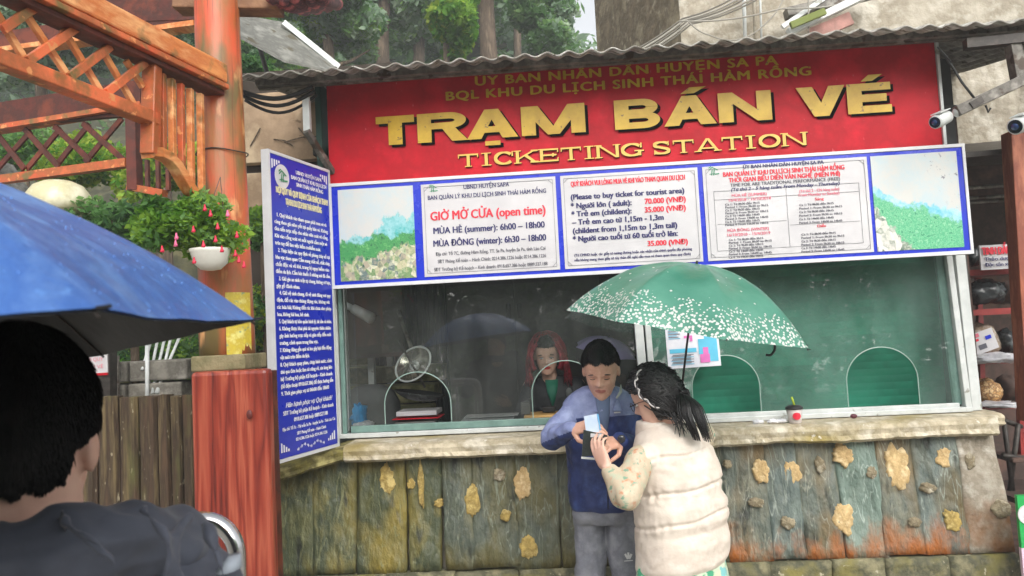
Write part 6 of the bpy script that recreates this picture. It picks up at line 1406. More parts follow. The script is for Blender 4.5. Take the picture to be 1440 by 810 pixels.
    MB().tube([(zx-.004, pel.y-.128, .86), (zx, pel.y-.128, 1.05), (zx+.002, pel.y-.126, 1.18), (zx+.004, pel.y-.128, 1.27), (zx+.006, neck.y-.072, 1.35)], .0032, 6).make('zip', flat('zip_dark', lin(40, 44, 80), rough=.4), jk, smooth=True)
    sh = MB(); sh.rings([(Vector((zx, neck.y-.075, 1.36)), Vector((.034, 0, 0)), Vector((0, .012, 0))), (Vector((zx, pel.y-.125, 1.27)), Vector((.026, 0, 0)), Vector((0, .010, 0))), (Vector((zx, pel.y-.125, 1.19)), Vector((.010, 0, 0)), Vector((0, .008, 0)))], 16); sh.make('shirt', flat('shirt_greyblue', lin(96, 112, 144), rough=.7), jk, smooth=True)
    for s in (-1, 1):
        a = neck+Vector((s*.052, -.052, .016)); b = neck+Vector((s*.020, -.092, -.048)); c = neck+Vector((s*.064, -.072, -.052)); plate([a, b, c], .006, 'collar_flap', peri, jk, (0, -1, 0))
    MB().box(P(868, 580, 3.47), (.028, .004, .005)).make('chest_mark', M_white, jk)
    # face mask pulled under the chin
    MB().tube([P(873, 541, 3.50), P(873, 551, 3.48), P(867, 560, 3.45)], [.003, .007, .004], 8).make('chin_mask', flat('mask_grey', lin(176, 182, 176), rough=.7), bo, smooth=True)
    # trousers
    t = MB(); t.rings([ring(.775, .148, .100), ring(.80, .152, .108), ring(.86, .148, .11), ring(.90, .140, .105)], N_, 2.4)
    for s in (-1, 1): limb(t, [Vector((pel.x+s*.076, pel.y-.01*s, .78)), Vector((pel.x+s*.088, pel.y-.02-.015*s, .47)), Vector((pel.x+s*.10, pel.y+.01, .10))], [.080, .070, .060])
    tro = fuse('trousers', t, .0065, mat('trousers_grey', lin(138, 140, 148), lin(118, 120, 130), lin(150, 152, 160), rough=.7, scale=8, bump=.4, bscale=14, bdist=.015), bo, 5, folds)
    for k in range(3): MB().bar(P(879+k*4.5, 779-2*(k == 1), 3.452), P(883+k*.9, 786, 3.452), .009, .003, (0, -1, 0)).make('trefoil_bar', M_white, tro)
    MB().bar(P(878, 789, 3.452), P(890, 788, 3.452), .003, .004, (0, -1, 0)).make('trefoil_bar', M_white, tro)
    for s in (-1, 1): MB().rings([(Vector((pel.x+s*.105, pel.y-.05, z)), Vector((a, 0, 0)), Vector((0, b, 0))) for z, a, b in ((.0, .05, .135), (.03, .052, .138), (.06, .045, .11), (.09, .04, .06))], 18).make('shoe', flat('shoe_white', lin(200, 200, 200)), bo, smooth=True)
    # watch
    wd_ = (wL-eL).normalized(); wp = wL-wd_*.004; q1 = wd_.orthogonal().normalized(); q2 = wd_.cross(q1)
    wt = MB().tube([wp+(q1*math.cos(t)+q2*math.sin(t))*.031 for t in np.linspace(0, 6.283, 24)], .0075, 8, False).make('watch', M_black, bo, smooth=True)
    MB().ball(P(874, 617, 3.25), (.017, .008, .017), 14).make('watch_face', flat('watch_face', lin(50, 52, 58), rough=.15), wt, smooth=True)
    return root
jacket_man()
# passport card and wallet held by the man
hs = thing('passport', P(834, 600, 3.2), 'white and pale blue card held upright in the man fingers', 'passport')
c = P(833, 599, 3.20); a = Vector((.9, .25, .1)).normalized(); b = Vector((-.1, 0, 1)).normalized()
plate([c-a*.030-b*.045, c+a*.026-b*.045, c+a*.026+b*.045, c-a*.030+b*.045], .004, 'card_cover', mat('card_pale', lin(206, 218, 232), lin(186, 204, 228), rough=.35, scale=20, bump=0), hs, (0, -1, 0)); plate([c+a*.027-b*.045, c+a*.034-b*.044, c+a*.034+b*.044, c+a*.027+b*.045], .003, 'card_spine', flat('card_blue', lin(110, 180, 226), rough=.3), hs, (0, -1, 0))
wl = thing('wallet', P(832, 625, 3.18), 'open black wallet with silver edge held between the two people', 'wallet')
c = P(833, 625, 3.19); a = Vector((.95, .1, -.1)).normalized(); b = Vector((.12, -.05, 1)).normalized()
plate([c-a*.040-b*.052, c+a*.045-b*.040, c+a*.060+b*.040, c-a*.040+b*.058], .012, 'wallet_cover', mat('wallet_leather', lin(44, 52, 50), lin(30, 36, 36), rough=.35, scale=20, bump=.2), wl, (0, 1, 0))
MB().bar(c-a*.042-b*.056, c+a*.045-b*.060, .006, .008).make('wallet_edge', M_alu, wl); plate([c-a*.01+b*.03, c+a*.04+b*.03, c+a*.04+b*.045, c-a*.01+b*.045], .002, 'bank_note', M_panel, wl, (0, -1, 0))

# ------------------------------------------------------------------ woman in the cream vest
def vest_woman():
    hc = P(921, 560, 3.20); fwd = Vector((-.86, .30, -.34)); up = Vector((-.30, .10, 1))
    root = thing('person', P(960, 1120, 3.2), 'woman in cream padded vest with long black half ponytail, under the green umbrella', 'person'); root.location.z = 0
    neck = P(930, 606, 3.24); sL = P(897, 640, 3.10); sR = P(985, 612, 3.34); pel = P(958, 780, 3.22)
    eL = P(880, 697, 3.00); wL = P(854, 658, 3.06); eR = P(968, 690, 3.50); wR = P(953, 622, 3.52)
    body = MB(); r, f, u = head_mb(body, hc, fwd, up, .220, .148, .182)
    limb(body, [hc-u*.07-f*.03, neck, neck+Vector((0, .0, -.08))], [.046, .048, .06])
    body.rings([(Vector((pel.x, pel.y, z)), Vector((a, 0, 0)), Vector((0, b, 0))) for z, a, b in ((.70, .11, .08), (.85, .11, .08), (1.05, .11, .07), (1.12, .11, .07), (1.18, .07, .05))], 24)
    limb(body, [sL+Vector((.02, .02, -.03)), eL, wL], [.03, .03, .023]); limb(body, [sR+Vector((-.02, 0, -.03)), eR, wR], [.03, .03, .023])
    for s in (-1, 1): limb(body, [Vector((pel.x+s*.08, pel.y, .75)), Vector((pel.x+s*.08, pel.y, .42)), Vector((pel.x+s*.08, pel.y+.02, .06))], [.075, .05, .033]); body.ball((pel.x-.04+s*.08, pel.y+.03, .035), (.09, .045, .033), 14)
    hand_mb(body, wL, (P(838, 626, 3.10)-wL), Vector((.3, .6, .3)), curl=(.35, .4, .5, .6), s=.92, side=1, thumb=.6)
    hand_mb(body, wR, Vector((-.2, .1, 1)), Vector((-.6, -.6, 0)), curl=1.1, s=.9, side=1, thumb=.8)
    bo = fuse('body', body, .0042, [M_skin2, M_lip2], root, 3, face_shape(hc, fwd, up, .22, strength=.9), skin_zones(hc, fwd, up, .22))
    face_bits(hc, fwd, up, bo, .22, gaze=-.4, lid=.4, d=.182)
    def keep(x, y, z):
        if y > 0: return z-.30-.35*y+.0 if abs(x) < .8 else z-.25-.6*y+.2*(1-abs(x))
        return z+.55+.5*y*0-(.4*max(0, .35+y)*0)
    def keep2(x, y, z):
        k = z-(.05+.75*max(0, y))
        if y < .15: k = max(k, z+.84)
        if y >= .15 and y < .55: k = max(k, z-(.0+1.1*(y-.15)))
        return k
    hp = hair_cap('hair', hc-f*.006+u*.010, fwd, up, .236, .160, .200, M_hair, bo, keep2, .016, 8, 1500, .03, .0012, lambda x, y, z: (0, -1, -.3), .15)
    # swept strands towards the knot, knot, ponytail
    knot = P(958, 552, 3.13); K = Vector(knot); rg = random.Random(4); mb = MB()
    H = (.160/2+.018, .200/2+.018, .236/2+.018)
    cc = hc-f*.006+u*.010
    def onhead(v):
        v = Vector(v).normalized(); e = Vector((v.x*H[0], v.y*H[1], v.z*H[2])); return cc+r*e.x+f*e.y+u*e.z
    kl = K-cc; kd = Vector((kl.dot(r), kl.dot(f), kl.dot(u))).normalized()
    for i in range(230):
        x = rg.uniform(-1, 1); a = Vector((x, rg.uniform(.1, .62)*(1-.4*abs(x)), rg.uniform(.2, .9)*(1.05-abs(x)*.9)+.05)).normalized()
        pts = []
        for t in np.linspace(0, 1, 9): v = (a*(1-t)+kd*t); pts.append(onhead(v)+Vector((rg.gauss(0, .0008), rg.gauss(0, .0008), rg.gauss(0, .0008))))
        strand(mb, pts, .0030, .0022)
    for i in range(120):
        x = rg.uniform(-1, 1); a = Vector((x, rg.uniform(-.6, .1), rg.uniform(-.3, .3))).normalized(); b = Vector((x*.55, -.7, -.75)).normalized(); pts = []
        for t in np.linspace(0, 1, 7): pts.append(onhead(a*(1-t)+b*t)-u*.02*t)
        strand(mb, pts, .003, .002)
    mb.make('swept_hair', M_hair, hp, smooth=True)
    mb = MB()
    for i in range(46):
        a0_ = rg.uniform(0, 6.28); rr = rg.uniform(.004, .017); q = Vector((math.cos(a0_)*rr, math.sin(a0_)*rr*.7, rg.uniform(-.01, .012))); strand(mb, [K+q, K+q*1.25+Vector((.012, -.006, -.006)), K+q*.8+Vector((.022, -.006, -.022))], .005, .003)
    ctrl = [(958, 553, 3.13), (970, 566, 3.09), (976, 584, 3.07), (985, 604, 3.06), (993, 624, 3.07)]
    for i in range(300):
        w = rg.gauss(0, 1); w2 = rg.gauss(0, 1); end = rg.uniform(.72, 1.0); pts = []
        base = [P(x, y, Y) for x, y, Y in ctrl]; cu_ = bez(base, 5)
        m_ = max(5, int(len(cu_)*end))
        for k, p in enumerate(cu_[:m_]):
            t = k/(len(cu_)-1); wid = .009+.032*math.sin(min(1, t*1.5)*math.pi*.55)*(1-.45*t); pts.append(p+Vector((w*wid*.62-.018*t*(1 if w < 0 else .2), w2*wid*.35, -w*wid*.12)))
        strand(mb, pts, .0028, .0009, 5)
    for i in range(40):   # loose hair hanging below the ponytail at the nape
        x0 = rg.uniform(908, 962); p0 = P(x0, rg.uniform(560, 585), 3.12+rg.uniform(-.01, .03)); x1 = x0+rg.uniform(5, 26); p1 = P((x0+x1)/2+4, 590, 3.10); p2 = P(x1+rg.uniform(-3, 8) if x0 > 935 else min(x1, 950), rg.uniform(594, 606) if x0 < 935 else rg.uniform(596, 616), 3.09)
        if x0 > 930: strand(mb, bez([p0, p1, p2], 4), .003, .001, 5)
    mb.make('ponytail', M_hair, hp, smooth=True)
    for pts in ([(962, 560), (948, 575), (962, 600), (957, 612)], ):
        pass
    # braided head band: two twisting pale cords
    hb = MB(); hb2 = MB()
    for s, mbx in ((0, hb), (math.pi, hb2)):
        pts = []
        for t in np.linspace(0, 1, 60):
            base = P(np.interp(t, [0, .3, .65, 1], [900, 893, 901, 926]), np.interp(t, [0, .3, .65, 1], [520, 537, 558, 575]), np.interp(t, [0, .5, 1], [3.15, 3.10, 3.085])); pts.append(base+Vector((.0045*math.cos(t*26+s), -.004, .0045*math.sin(t*26+s))))
        mbx.tube(pts, .0032, 7)
    hb.make('hair_band_cord', flat('cord_white', lin(196, 190, 188), rough=.4), bo, smooth=True); hb2.make('hair_band_cord', flat('cord_dark', lin(56, 50, 52), rough=.4), bo, smooth=True)
    # glasses
    gl = MB(); e0 = hc+f*.088+u*.002
    for s in (-1, 1):
        gc = hc+r*s*.032+f*.097+u*.000; gl.tube([gc+r*math.cos(t)*.023+u*math.sin(t)*.017+f*.004*-abs(math.cos(t)) for t in np.linspace(0, 6.283, 24)], .0014, 6, False)
        gl.tube([gc+r*s*.023+u*.006, hc+r*s*.074+f*.05+u*.008, hc+r*s*.076-f*.01+u*.002], .0016, 6)
    gl.tube([hc-r*.010+f*.103+u*.004, hc+r*.010+f*.103+u*.004], .0014, 6); gl.make('spectacles', M_black, bo, smooth=True)
    # vest
    M_vest = mat('vest_cream', lin(226, 214, 200), lin(214, 200, 186), lin(232, 222, 210), rough=.6, scale=6, bump=.35, bscale=24, bdist=.012)
    ang = math.radians(-28); ax = Vector((math.cos(ang), math.sin(-ang), 0)); ay = Vector((-math.sin(-ang), math.cos(ang), 0))
    v = MB()
    def rg_(z, a, b, cx, cy): return (Vector((cx, cy, z)), ax*a, ay*b)
    def wx(px, py, Y=3.22): return P(px, py, Y).x
    tiers = [(796, 896, 1022), (788, 893, 1027), (760, 893, 1028), (745, 892, 1024), (742, 893, 1023), (730, 891, 1027), (705, 889, 1023), (693, 888, 1016), (690, 889, 1015), (670, 886, 1016), (650, 886, 1010), (632, 888, 1003), (628, 889, 1001), (612, 893, 994), (600, 902, 980), (592, 915, 962)]
    rs = []
    for py, xl, xr in tiers:
        a, b = P(xl, py, 3.22), P(xr, py, 3.22); c = (a+b)/2; half = (b.x-a.x)/2; rs.append((Vector((c.x, 3.22, c.z)), ax*half*1.0, ay*half*.80 if py > 600 else ay*half*.7))
    v.rings(rs, 40, 2.3)
    v.ball(sR+Vector((-.035, 0, -.02)), (.065, .065, .06), 18); v.ball(sL+Vector((.04, .02, -.015)), (.06, .06, .06), 18)
    seams = [P(955, y, 3.08).z for y in (736, 692, 641)]; xc_ = P(955, 700, 3.1).x
    def puff(co, no):
        z = co[:, 2]; dz = np.min(np.abs(z[:, None]-np.array(seams)[None, :]-(.10*(co[:, 0]-xc_)-.004*np.sin(co[:, 0]*30))[:, None]), axis=1); groove = np.exp(-(dz/.007)**2)
        rad = (co[:, :2]-np.array([rs[5][0].x, 3.22])[None, :]); rad /= np.linalg.norm(rad, axis=1)[:, None]
        wr = nz(co, (42, 42, 9), 2)*np.exp(-(dz/.035)**2); low = nz(co, (8, 8, 12), 5)+.6*np.abs(nz(co, (16, 16, 26), 15))
        o = co.copy(); k = .003-.009*groove+.006*wr+.007*low; k = np.where(z > rs[-4][0].z, k*.4, k); o[:, :2] += rad*k[:, None]; o[:, 2] += .12*(co[:, 0]-xc_)*np.clip((1.0-z)/.2, 0, 1); return o
    vest = fuse('vest', v, .006, M_vest, bo, 3, puff)
    cr = []
    # stand-up collar
    cl = MB(); cpt = [(neck+Vector((-.004, -.0, -.055))), neck+Vector((-.010, -.002, -.0)), neck+Vector((-.014, -.004, .046))]
    cl.rings([(cpt[0], ax*.105, ay*.092), (cpt[1], ax*.094, ay*.086), (cpt[2], ax*.086, ay*.080)], 30, 2.2)
    fuse('collar', cl, .005, M_vest, vest, 3, lambda co, no: co+no*(nz(co, (14, 14, 14), 7)*.006)[:, None])
    # sleeves
    M_fl = mat('sleeve_floral', lin(226, 214, 190), lin(214, 196, 168), lin(196, 204, 180), rough=.5, scale=14, bump=.3, bscale=22, trans=.2, speck=(lin(214, 156, 120), 26, .57, (1, 1, 1), .10), speck2=(lin(140, 176, 150), 34, .58, (1, 1, 1), .06))
    s = MB(); limb(s, [sL+Vector((.01, .01, -.02)), eL, wL-(wL-eL)*.16], [.058, .060, .034])
    fo = lambda co, no: co+no*(nz(co, (22, 22, 10), 3)*.010)[:, None]
    fuse('sleeve', s, .0065, M_fl, bo, 4, fo); s = MB(); limb(s, [sR, eR, wR-(wR-eR)*.15], [.06, .06, .036]); fuse('sleeve', s, .008, M_fl, bo, 4, fo)
    # skirt
    M_sk = mat('skirt_floral', lin(214, 222, 196), lin(196, 212, 186), lin(206, 214, 170), rough=.6, scale=11, bump=.25, bscale=12, speck=(lin(72, 160, 122), 22, .56, (1, 1, 1), .05), speck2=(lin(126, 190, 190), 16, .58, (1, 1, 1), .05))
    k = MB(); c = rs[0][0]; vs = []; fs = []; n = 72; zs_ = [.80, .72, .6, .45, .3, .22]
    for j, z in enumerate(zs_):
        for i in range(n):
            t = 2*math.pi*i/n; R_ = (.150+.10*(j/5))*(1+.06*(j/5)*math.sin(t*11)+.02*math.sin(t*5)); q = c+ax*math.cos(t)*R_*1.08+ay*math.sin(t)*R_*.86; vs.append((q.x, q.y, z))
    for j in range(5):
        for i in range(n): fs.append((j*n+i, j*n+(i+1) % n, (j+1)*n+(i+1) % n, (j+1)*n+i))
    MB().add(vs, fs).make('skirt', M_sk, bo, smooth=True)
    return root, wR
wroot, grip = vest_woman()

# ------------------------------------------------------------------ umbrellas
def umbrella(name, label, tipc, axis, R, H, m_top, m_in, shaft_end, ribs=8, roll=0., scallop=.07, belly=1.0, group=None, shaft_r=.005, mtip=None):
    """tipc: centre of the rim plane; axis: unit upwards; canopy with straight-edged gores pulled between ribs"""
    ax = Vector(axis).normalized(); c = Vector(tipc); a = ax.orthogonal().normalized()
    if abs(ax.dot(Vector((1, 0, 0)))) < .95: a = (Vector((1, 0, 0))-ax*ax.x).normalized()
    b = ax.cross(a); root = thing(name, tuple(c), label, 'umbrella', group)
    NR, SUB = 18, 12; n = ribs*SUB; vs = []; uv = []
    def surf(t, ang):
        k = (ang-roll)/(2*math.pi/ribs); fr = k-math.floor(k); s = math.cos(math.pi/ribs)/math.cos((fr-.5)*2*math.pi/ribs)  # straight edge between ribs
        bow = 1-scallop*math.sin(math.pi*fr)*t*t
        rr = R*(t*(1-t**3)+t**4*s)*1.0*bow if t > 0 else 0
        sag = .035*R*math.sin(math.pi*fr)*math.sin(math.pi*min(1, t*1.05))
        z = H*(1-(math.sin(t*math.pi/2)**2*.12+t**2.6*.88)) - sag - .0
        return c+(a*math.cos(ang)+b*math.sin(ang))*rr+ax*z
    vs.append(surf(0, 0)); uv.append((0, 0))
    for j in range(1, NR+1):
        for i in range(n): ang = roll+2*math.pi*i/n; vs.append(surf(j/NR, ang)); uv.append((i/n*8, j/NR))
    fs = [(0, 1+(i+1) % n, 1+i) for i in range(n)][::-1]
    fs = [(0, 1+i, 1+(i+1) % n) for i in range(n)]
    for j in range(NR-1):
        for i in range(n): fs.append((1+j*n+i, 1+(j+1)*n+i, 1+(j+1)*n+(i+1) % n, 1+j*n+(i+1) % n))
    vs = [v+Vector((0, 0, 1))*.0018*mnoise.noise(Vector(v)*14) + ax*.004*mnoise.noise(Vector(v)*7) for v in vs]
    me = bpy.data.meshes.new('canopy'); me.from_pydata([tuple(v) for v in vs], [], fs); ul = me.uv_layers.new(name='UVMap')
    for p in me.polygons:
        for li in p.loop_indices: ul.data[li].uv = uv[me.loops[li].vertex_index]
    me.polygons.foreach_set('use_smooth', [True]*len(me.polygons)); me.update()
    o = link('canopy', me, [m_top], root)
    if m_in:   # inner lining a millimetre under the top cloth
        me2 = me.copy(); me2.name = 'lining'; me2.materials.clear(); me2.materials.append(m_in)
        for v in me2.vertices: v.co = v.co-ax*.0022-(v.co-c).normalized()*.001
        link('lining', me2, None, root)
    M_rib = M_steel_dark
    for k in range(ribs):
        ang = roll+2*math.pi*k/ribs; pts = [surf(t, ang+1e-4)-ax*.006 for t in np.linspace(.02, 1.0, 12)]; MB().tube(pts, .0016, 5).make('rib', M_rib, root, smooth=True)
        p = surf(1.0, ang+1e-4); d = (p-c).normalized(); MB().tube([p-d*.006, p+d*.010], [.0020, .0015], 6).make('rib_tip', mtip or M_black, root)
        MB().tube([surf(.5, ang)-ax*.008, c+ax*H*.35], .0013, 5).make('stretcher', M_rib, root)
    MB().tube([c+ax*(H-.01), Vector(shaft_end)], shaft_r, 10).make('shaft', M_black, root, smooth=True); MB().tube([c+ax*(H-.005), c+ax*(H+.012)], [.007, .004], 8).make('ferrule', M_black, root, smooth=True)
    return root
def floral_canopy():
    m = bpy.data.materials.new('floral_canopy_cloth'); m.use_nodes = True; t = m.node_tree; N = t.nodes; L = t.links; b = N['Principled BSDF']
    uvn = N.new('ShaderNodeTexCoord'); sx = N.new('ShaderNodeSeparateXYZ'); L.new(uvn.outputs['UV'], sx.inputs[0])
    def noi(sc, det=3, dist=0):
        n = N.new('ShaderNodeTexNoise'); n.inputs['Scale'].default_value = sc; n.inputs['Detail'].default_value = det; n.inputs['Distortion'].default_value = dist; L.new(uvn.outputs['Object'], n.inputs['Vector']); return n.outputs['Fac']
    vo = N.new('ShaderNodeTexVoronoi'); vo.inputs['Scale'].default_value = 78; L.new(uvn.outputs['Object'], vo.inputs['Vector'])
    def mth(op, a, b_, c=None):
        n = N.new('ShaderNodeMath'); n.operation = op
        for i, v in enumerate((a, b_, c)):
            if v is None: continue
            if isinstance(v, (int, float)): n.inputs[i].default_value = v
            else: L.new(v, n.inputs[i])
        return n.outputs[0]
    rad = sx.outputs[1]; dens = mth('SMOOTH_MIN' if 0 else 'MULTIPLY', mth('SUBTRACT', rad, .60), 1.25)
    thr = mth('ADD', mth('MULTIPLY', noi(16, 3), .55), dens)        # bigger near the rim
    r1 = mth('LESS_THAN', vo.outputs['Distance'], mth('MULTIPLY', thr, .62)); r2 = mth('GREATER_THAN', thr, .50)
    big_ = mth('MULTIPLY', r1, r2)
    v2 = N.new('ShaderNodeTexVoronoi'); v2.inputs['Scale'].default_value = 26; v2.inputs['Randomness'].default_value = 1; L.new(uvn.outputs['Object'], v2.inputs['Vector'])
    small = mth('LESS_THAN', v2.outputs['Distance'], .13)
    f = mth('MAXIMUM', big_, small)
    base = N.new('ShaderNodeValToRGB'); base.color_ramp.elements[0].position = .35; base.color_ramp.elements[0].color = lin(70, 142, 120); base.color_ramp.elements[1].position = .65; base.color_ramp.elements[1].color = lin(100, 166, 144); L.new(noi(5, 5), base.inputs[0])
    mx = N.new('ShaderNodeMixRGB'); L.new(f, mx.inputs[0]); L.new(base.outputs[0], mx.inputs[1]); mx.inputs[2].default_value = lin(226, 230, 226)
    L.new(mx.outputs[0], b.inputs['Base Color']); b.inputs['Roughness'].default_value = .3; b.inputs['Coat Weight'].default_value = .3
    bp = N.new('ShaderNodeBump'); bp.inputs['Strength'].default_value = .3; bp.inputs['Distance'].default_value = .01; L.new(noi(22, 4), bp.inputs['Height']); L.new(bp.outputs[0], b.inputs['Normal'])
    tl = N.new('ShaderNodeBsdfTranslucent'); L.new(mx.outputs[0], tl.inputs[0]); ms = N.new('ShaderNodeMixShader'); ms.inputs[0].default_value = .35; out = N['Material Output']
    L.new(b.outputs[0], ms.inputs[1]); L.new(tl.outputs[0], ms.inputs[2]); L.new(ms.outputs[0], out.inputs['Surface']); return m
cL, cR = P(800, 436, 3.28), P(1134, 486, 3.32); cc_ = (cL+cR)/2; axg = Vector((cL.z-cR.z, 0, cR.x-cL.x)).normalized(); axg = (axg+Vector((0, -.07, 0))).normalized()
Rg = (cR-cL).length/2*1.03
umbrella('floral_umbrella', 'green umbrella with white floral print near its rim, held over the couple', cc_, axg, Rg, .275, floral_canopy(), None, grip+Vector((-.02, 0, -.05)), roll=math.radians(6), scallop=.05)
# strap hanging from the rim
tag(MB().tube(bez([P(1090, 482, 3.05), P(1089, 492, 3.05), P(1084, 499, 3.05), P(1077, 499, 3.05)], 4), .005, 6).make('umbrella_strap', M_black, smooth=True), 'short black strap dangling from the rim of the green umbrella', 'strap')

M_blueumb = mat('blue_canopy_cloth', lin(88, 134, 204), lin(68, 112, 188), lin(112, 154, 216), rough=.38, scale=9, bump=.7, bscale=17, bdist=.014, trans=.25, speck=(lin(96, 144, 214), 40, .64))
M_lining = mat('black_lining', lin(24, 25, 28), lin(17, 18, 20), rough=.6, scale=5, bump=.2)
A = P(358, 448, .96); h_r = A.z
d2 = _f*FPX+_r*(145-720)-_u*(497-405); Bp = CAM+d2*((h_r-1.65)/d2.z)
MIDX = 0
A = P(358, 449, .90); B3 = P(145, 497, 1.15); C3 = P(96, 444, .494)
nrm = (B3-A).cross(C3-A).normalized(); nrm = nrm if nrm.z > 0 else -nrm
mid = (A+B3)/2; inw = nrm.cross((B3-A).normalized()); inw = inw if inw.y < 0 else -inw
Ru = (A-B3).length/2/math.sin(math.pi/8); Oc = mid+inw*Ru*math.cos(math.pi/8)
a_ = (Vector((1, 0, 0))-nrm*nrm.x).normalized(); b_ = nrm.cross(a_); rl = math.atan2((A-Oc).dot(b_), (A-Oc).dot(a_))
HAND = Vector((-.86, .80, 1.27))
umbrella('blue_umbrella', 'large wet blue umbrella with black lining held by the near man at left', Oc, nrm, Ru, .25, M_blueumb, M_lining, HAND, roll=rl, scallop=.03, shaft_r=.006, mtip=None)

dr = MB(); rg_d = random.Random(3); cm_ = [o for o in bpy.data.objects if o.name.startswith('canopy') and o.parent and o.parent.name == 'blue_umbrella'][0].data
ps_ = [p for p in cm_.polygons if len(p.vertices) == 4 and p.center.x > -1.1]
for _ in range(1500):
    p = rg_d.choice(ps_); a = [cm_.vertices[i].co for i in p.vertices]; s_, t_ = rg_d.random(), rg_d.random(); q = a[0].lerp(a[1], s_).lerp(a[3].lerp(a[2], s_), t_); r_d = rg_d.uniform(.0005, .0010); n_d = p.normal if p.normal.z > 0 else -p.normal
    dr.ball(q+n_d*r_d*.3, r_d, 6)
o = dr.make('water_drops', flat('water_drop', lin(100, 146, 216), rough=.12), bpy.data.objects['blue_umbrella'], smooth=True); o['kind'] = 'stuff'

# ------------------------------------------------------------------ near man seen from behind
M_hair_near = mat('near_black_hair', lin(24, 22, 24), lin(14, 13, 14), lin(34, 31, 31), rough=.6, scale=30, bump=0, spec=.3)
def near_man():
    hc = P(24, 626, .86); fwd = Vector((-.30, 1, -.05)); up = Vector((0, .06, 1))
    root = thing('person', (hc.x, .92, 0), 'near man from behind with short black hair and dark grey hooded jacket, lower left', 'person')
    neck = Vector((hc.x-.02, .85, 1.455)); body = MB(); r, f, u = head_mb(body, hc, fwd, up, .235, .158, .195)
    limb(body, [hc-u*.04-f*.02+r*.004, neck+r*.012, neck+Vector((0, 0, -.06))], [.070, .080, .088])
    sR_ = Vector((hc.x+.20, .86, 1.385)); sL_ = Vector((hc.x-.22, .86, 1.385)); eR_ = Vector((hc.x+.25, .93, 1.10)); wR_ = Vector((hc.x+.12, 1.15, 1.02)); eL_ = Vector((hc.x-.30, .84, 1.12))
    limb(body, [sR_+Vector((-.03, 0, -.03)), eR_, wR_], [.036, .036, .028]); limb(body, [sL_+Vector((.03, 0, -.03)), eL_, HAND+Vector((.0, .02, -.05))], [.045, .04, .028])
    hand_mb(body, HAND+Vector((0, .03, -.05)), Vector((0, -.2, 1)), Vector((0, -1, 0)), curl=1.2, s=1, side=1, thumb=.9); hand_mb(body, wR_, Vector((-.5, .6, .2)), Vector((-.6, -.3, .3)), curl=.6, side=1)
    px_, py_ = hc.x, .88
    body.rings([(Vector((px_, py_, z)), Vector((a, 0, 0)), Vector((0, b, 0))) for z, a, b in ((.80, .15, .10), (1.0, .14, .1), (1.3, .17, .1), (1.40, .12, .08))], 24)
    for s in (-1, 1): limb(body, [Vector((px_+s*.09, py_, .85)), Vector((px_+s*.10, py_, .47)), Vector((px_+s*.11, py_, .08))], [.08, .055, .036])
    bo = fuse('body', body, .0045, M_skin2, root, 5, face_shape(hc, fwd, up)); face_bits(hc, fwd, up, bo, .235)
    def keep(x, y, z):
        if y > 0: return z-(.05+.6*y)
        side = min(1, abs(x)); return z-(-.50+.06*side**2 + (.34 if (abs(x) > .80 and y > -.5) else 0)) + .03*math.sin(x*23)
    o = hair_cap('hair', hc+u*.012-f*.004, fwd, up, .246, .164, .204, M_hair_near, bo, keep, .009, 5, 42000, .016, .0005, lambda x, y, z: (x*.2, -.4 if z > .2 else 0, -1), .03, nl=.06)
    M_jk = mat('jacket_charcoal', lin(68, 73, 86), lin(56, 60, 72), lin(78, 83, 97), rough=.75, scale=5, bump=.25, bscale=110, bdist=.001, sheen=.1)
    j = MB(); N_ = 44; cx, cy = px_, .87
    rr = [(.78, .20, .15, 0, 0), (.95, .20, .15, 0, 0), (1.15, .21, .15, 0, 0), (1.28, .225, .145, 0, 0), (1.35, .232, .125, 0, -.01), (1.392, .205, .105, 0, -.015), (1.425, .150, .10, -.005, -.02), (1.452, .112, .098, -.012, -.02), (1.472, .096, .092, -.018, -.018)]
    j.rings([(Vector((cx+ox, cy+oy, z)), Vector((a, 0, 0)), Vector((0, b, 0))) for z, a, b, ox, oy in rr], N_, 2.3)
    limb(j, [sR_+Vector((-.01, 0, -.02)), eR_, wR_+Vector((.03, -.03, .01))], [.078, .072, .05]); limb(j, [sL_+Vector((.02, 0, -.02)), eL_, HAND+Vector((-.01, .03, -.1))], [.075, .07, .05])
    def fold(co, no):
        q = nz(co, (6, 6, 8), 3); q2 = nz(co, (15, 15, 26), 8); q3 = np.abs(nz(co, (9, 9, 12), 11)); return co+no*(q*.010+q2*.006-q3*.020)[:, None]
    jk = fuse('jacket', j, .0065, M_jk, bo, 3, fold)
    # hood lying on the shoulders: folded roll of cloth round the neck
    h = MB()
    path = bez([(px_-.17, .83, 1.41), (px_-.13, .76, 1.43), (px_-.03, .72, 1.435), (px_+.08, .74, 1.44), (px_+.150, .80, 1.445), (px_+.170, .88, 1.43), (px_+.14, .96, 1.41)], 7)
    k = len(path); h.tube(path, [.030+.026*math.sin(math.pi*i/(k-1))+.004*math.sin(i*1.1) for i in range(k)], 18)
    path2 = bez([(px_-.15, .84, 1.35), (px_-.05, .72, 1.345), (px_+.09, .72, 1.34), (px_+.17, .80, 1.355)], 7)
    k2 = len(path2); h.tube(path2, [.035+.018*math.sin(math.pi*i/(k2-1)) for i in range(k2)], 16)
    path3 = bez([(px_+.06, .725, 1.41), (px_+.125, .735, 1.445), (px_+.175, .80, 1.450), (px_+.205, .88, 1.405)], 7); k3 = len(path3)
    h.tube(path3, [.022+.014*math.sin(math.pi*i/(k3-1)) for i in range(k3)], 14)
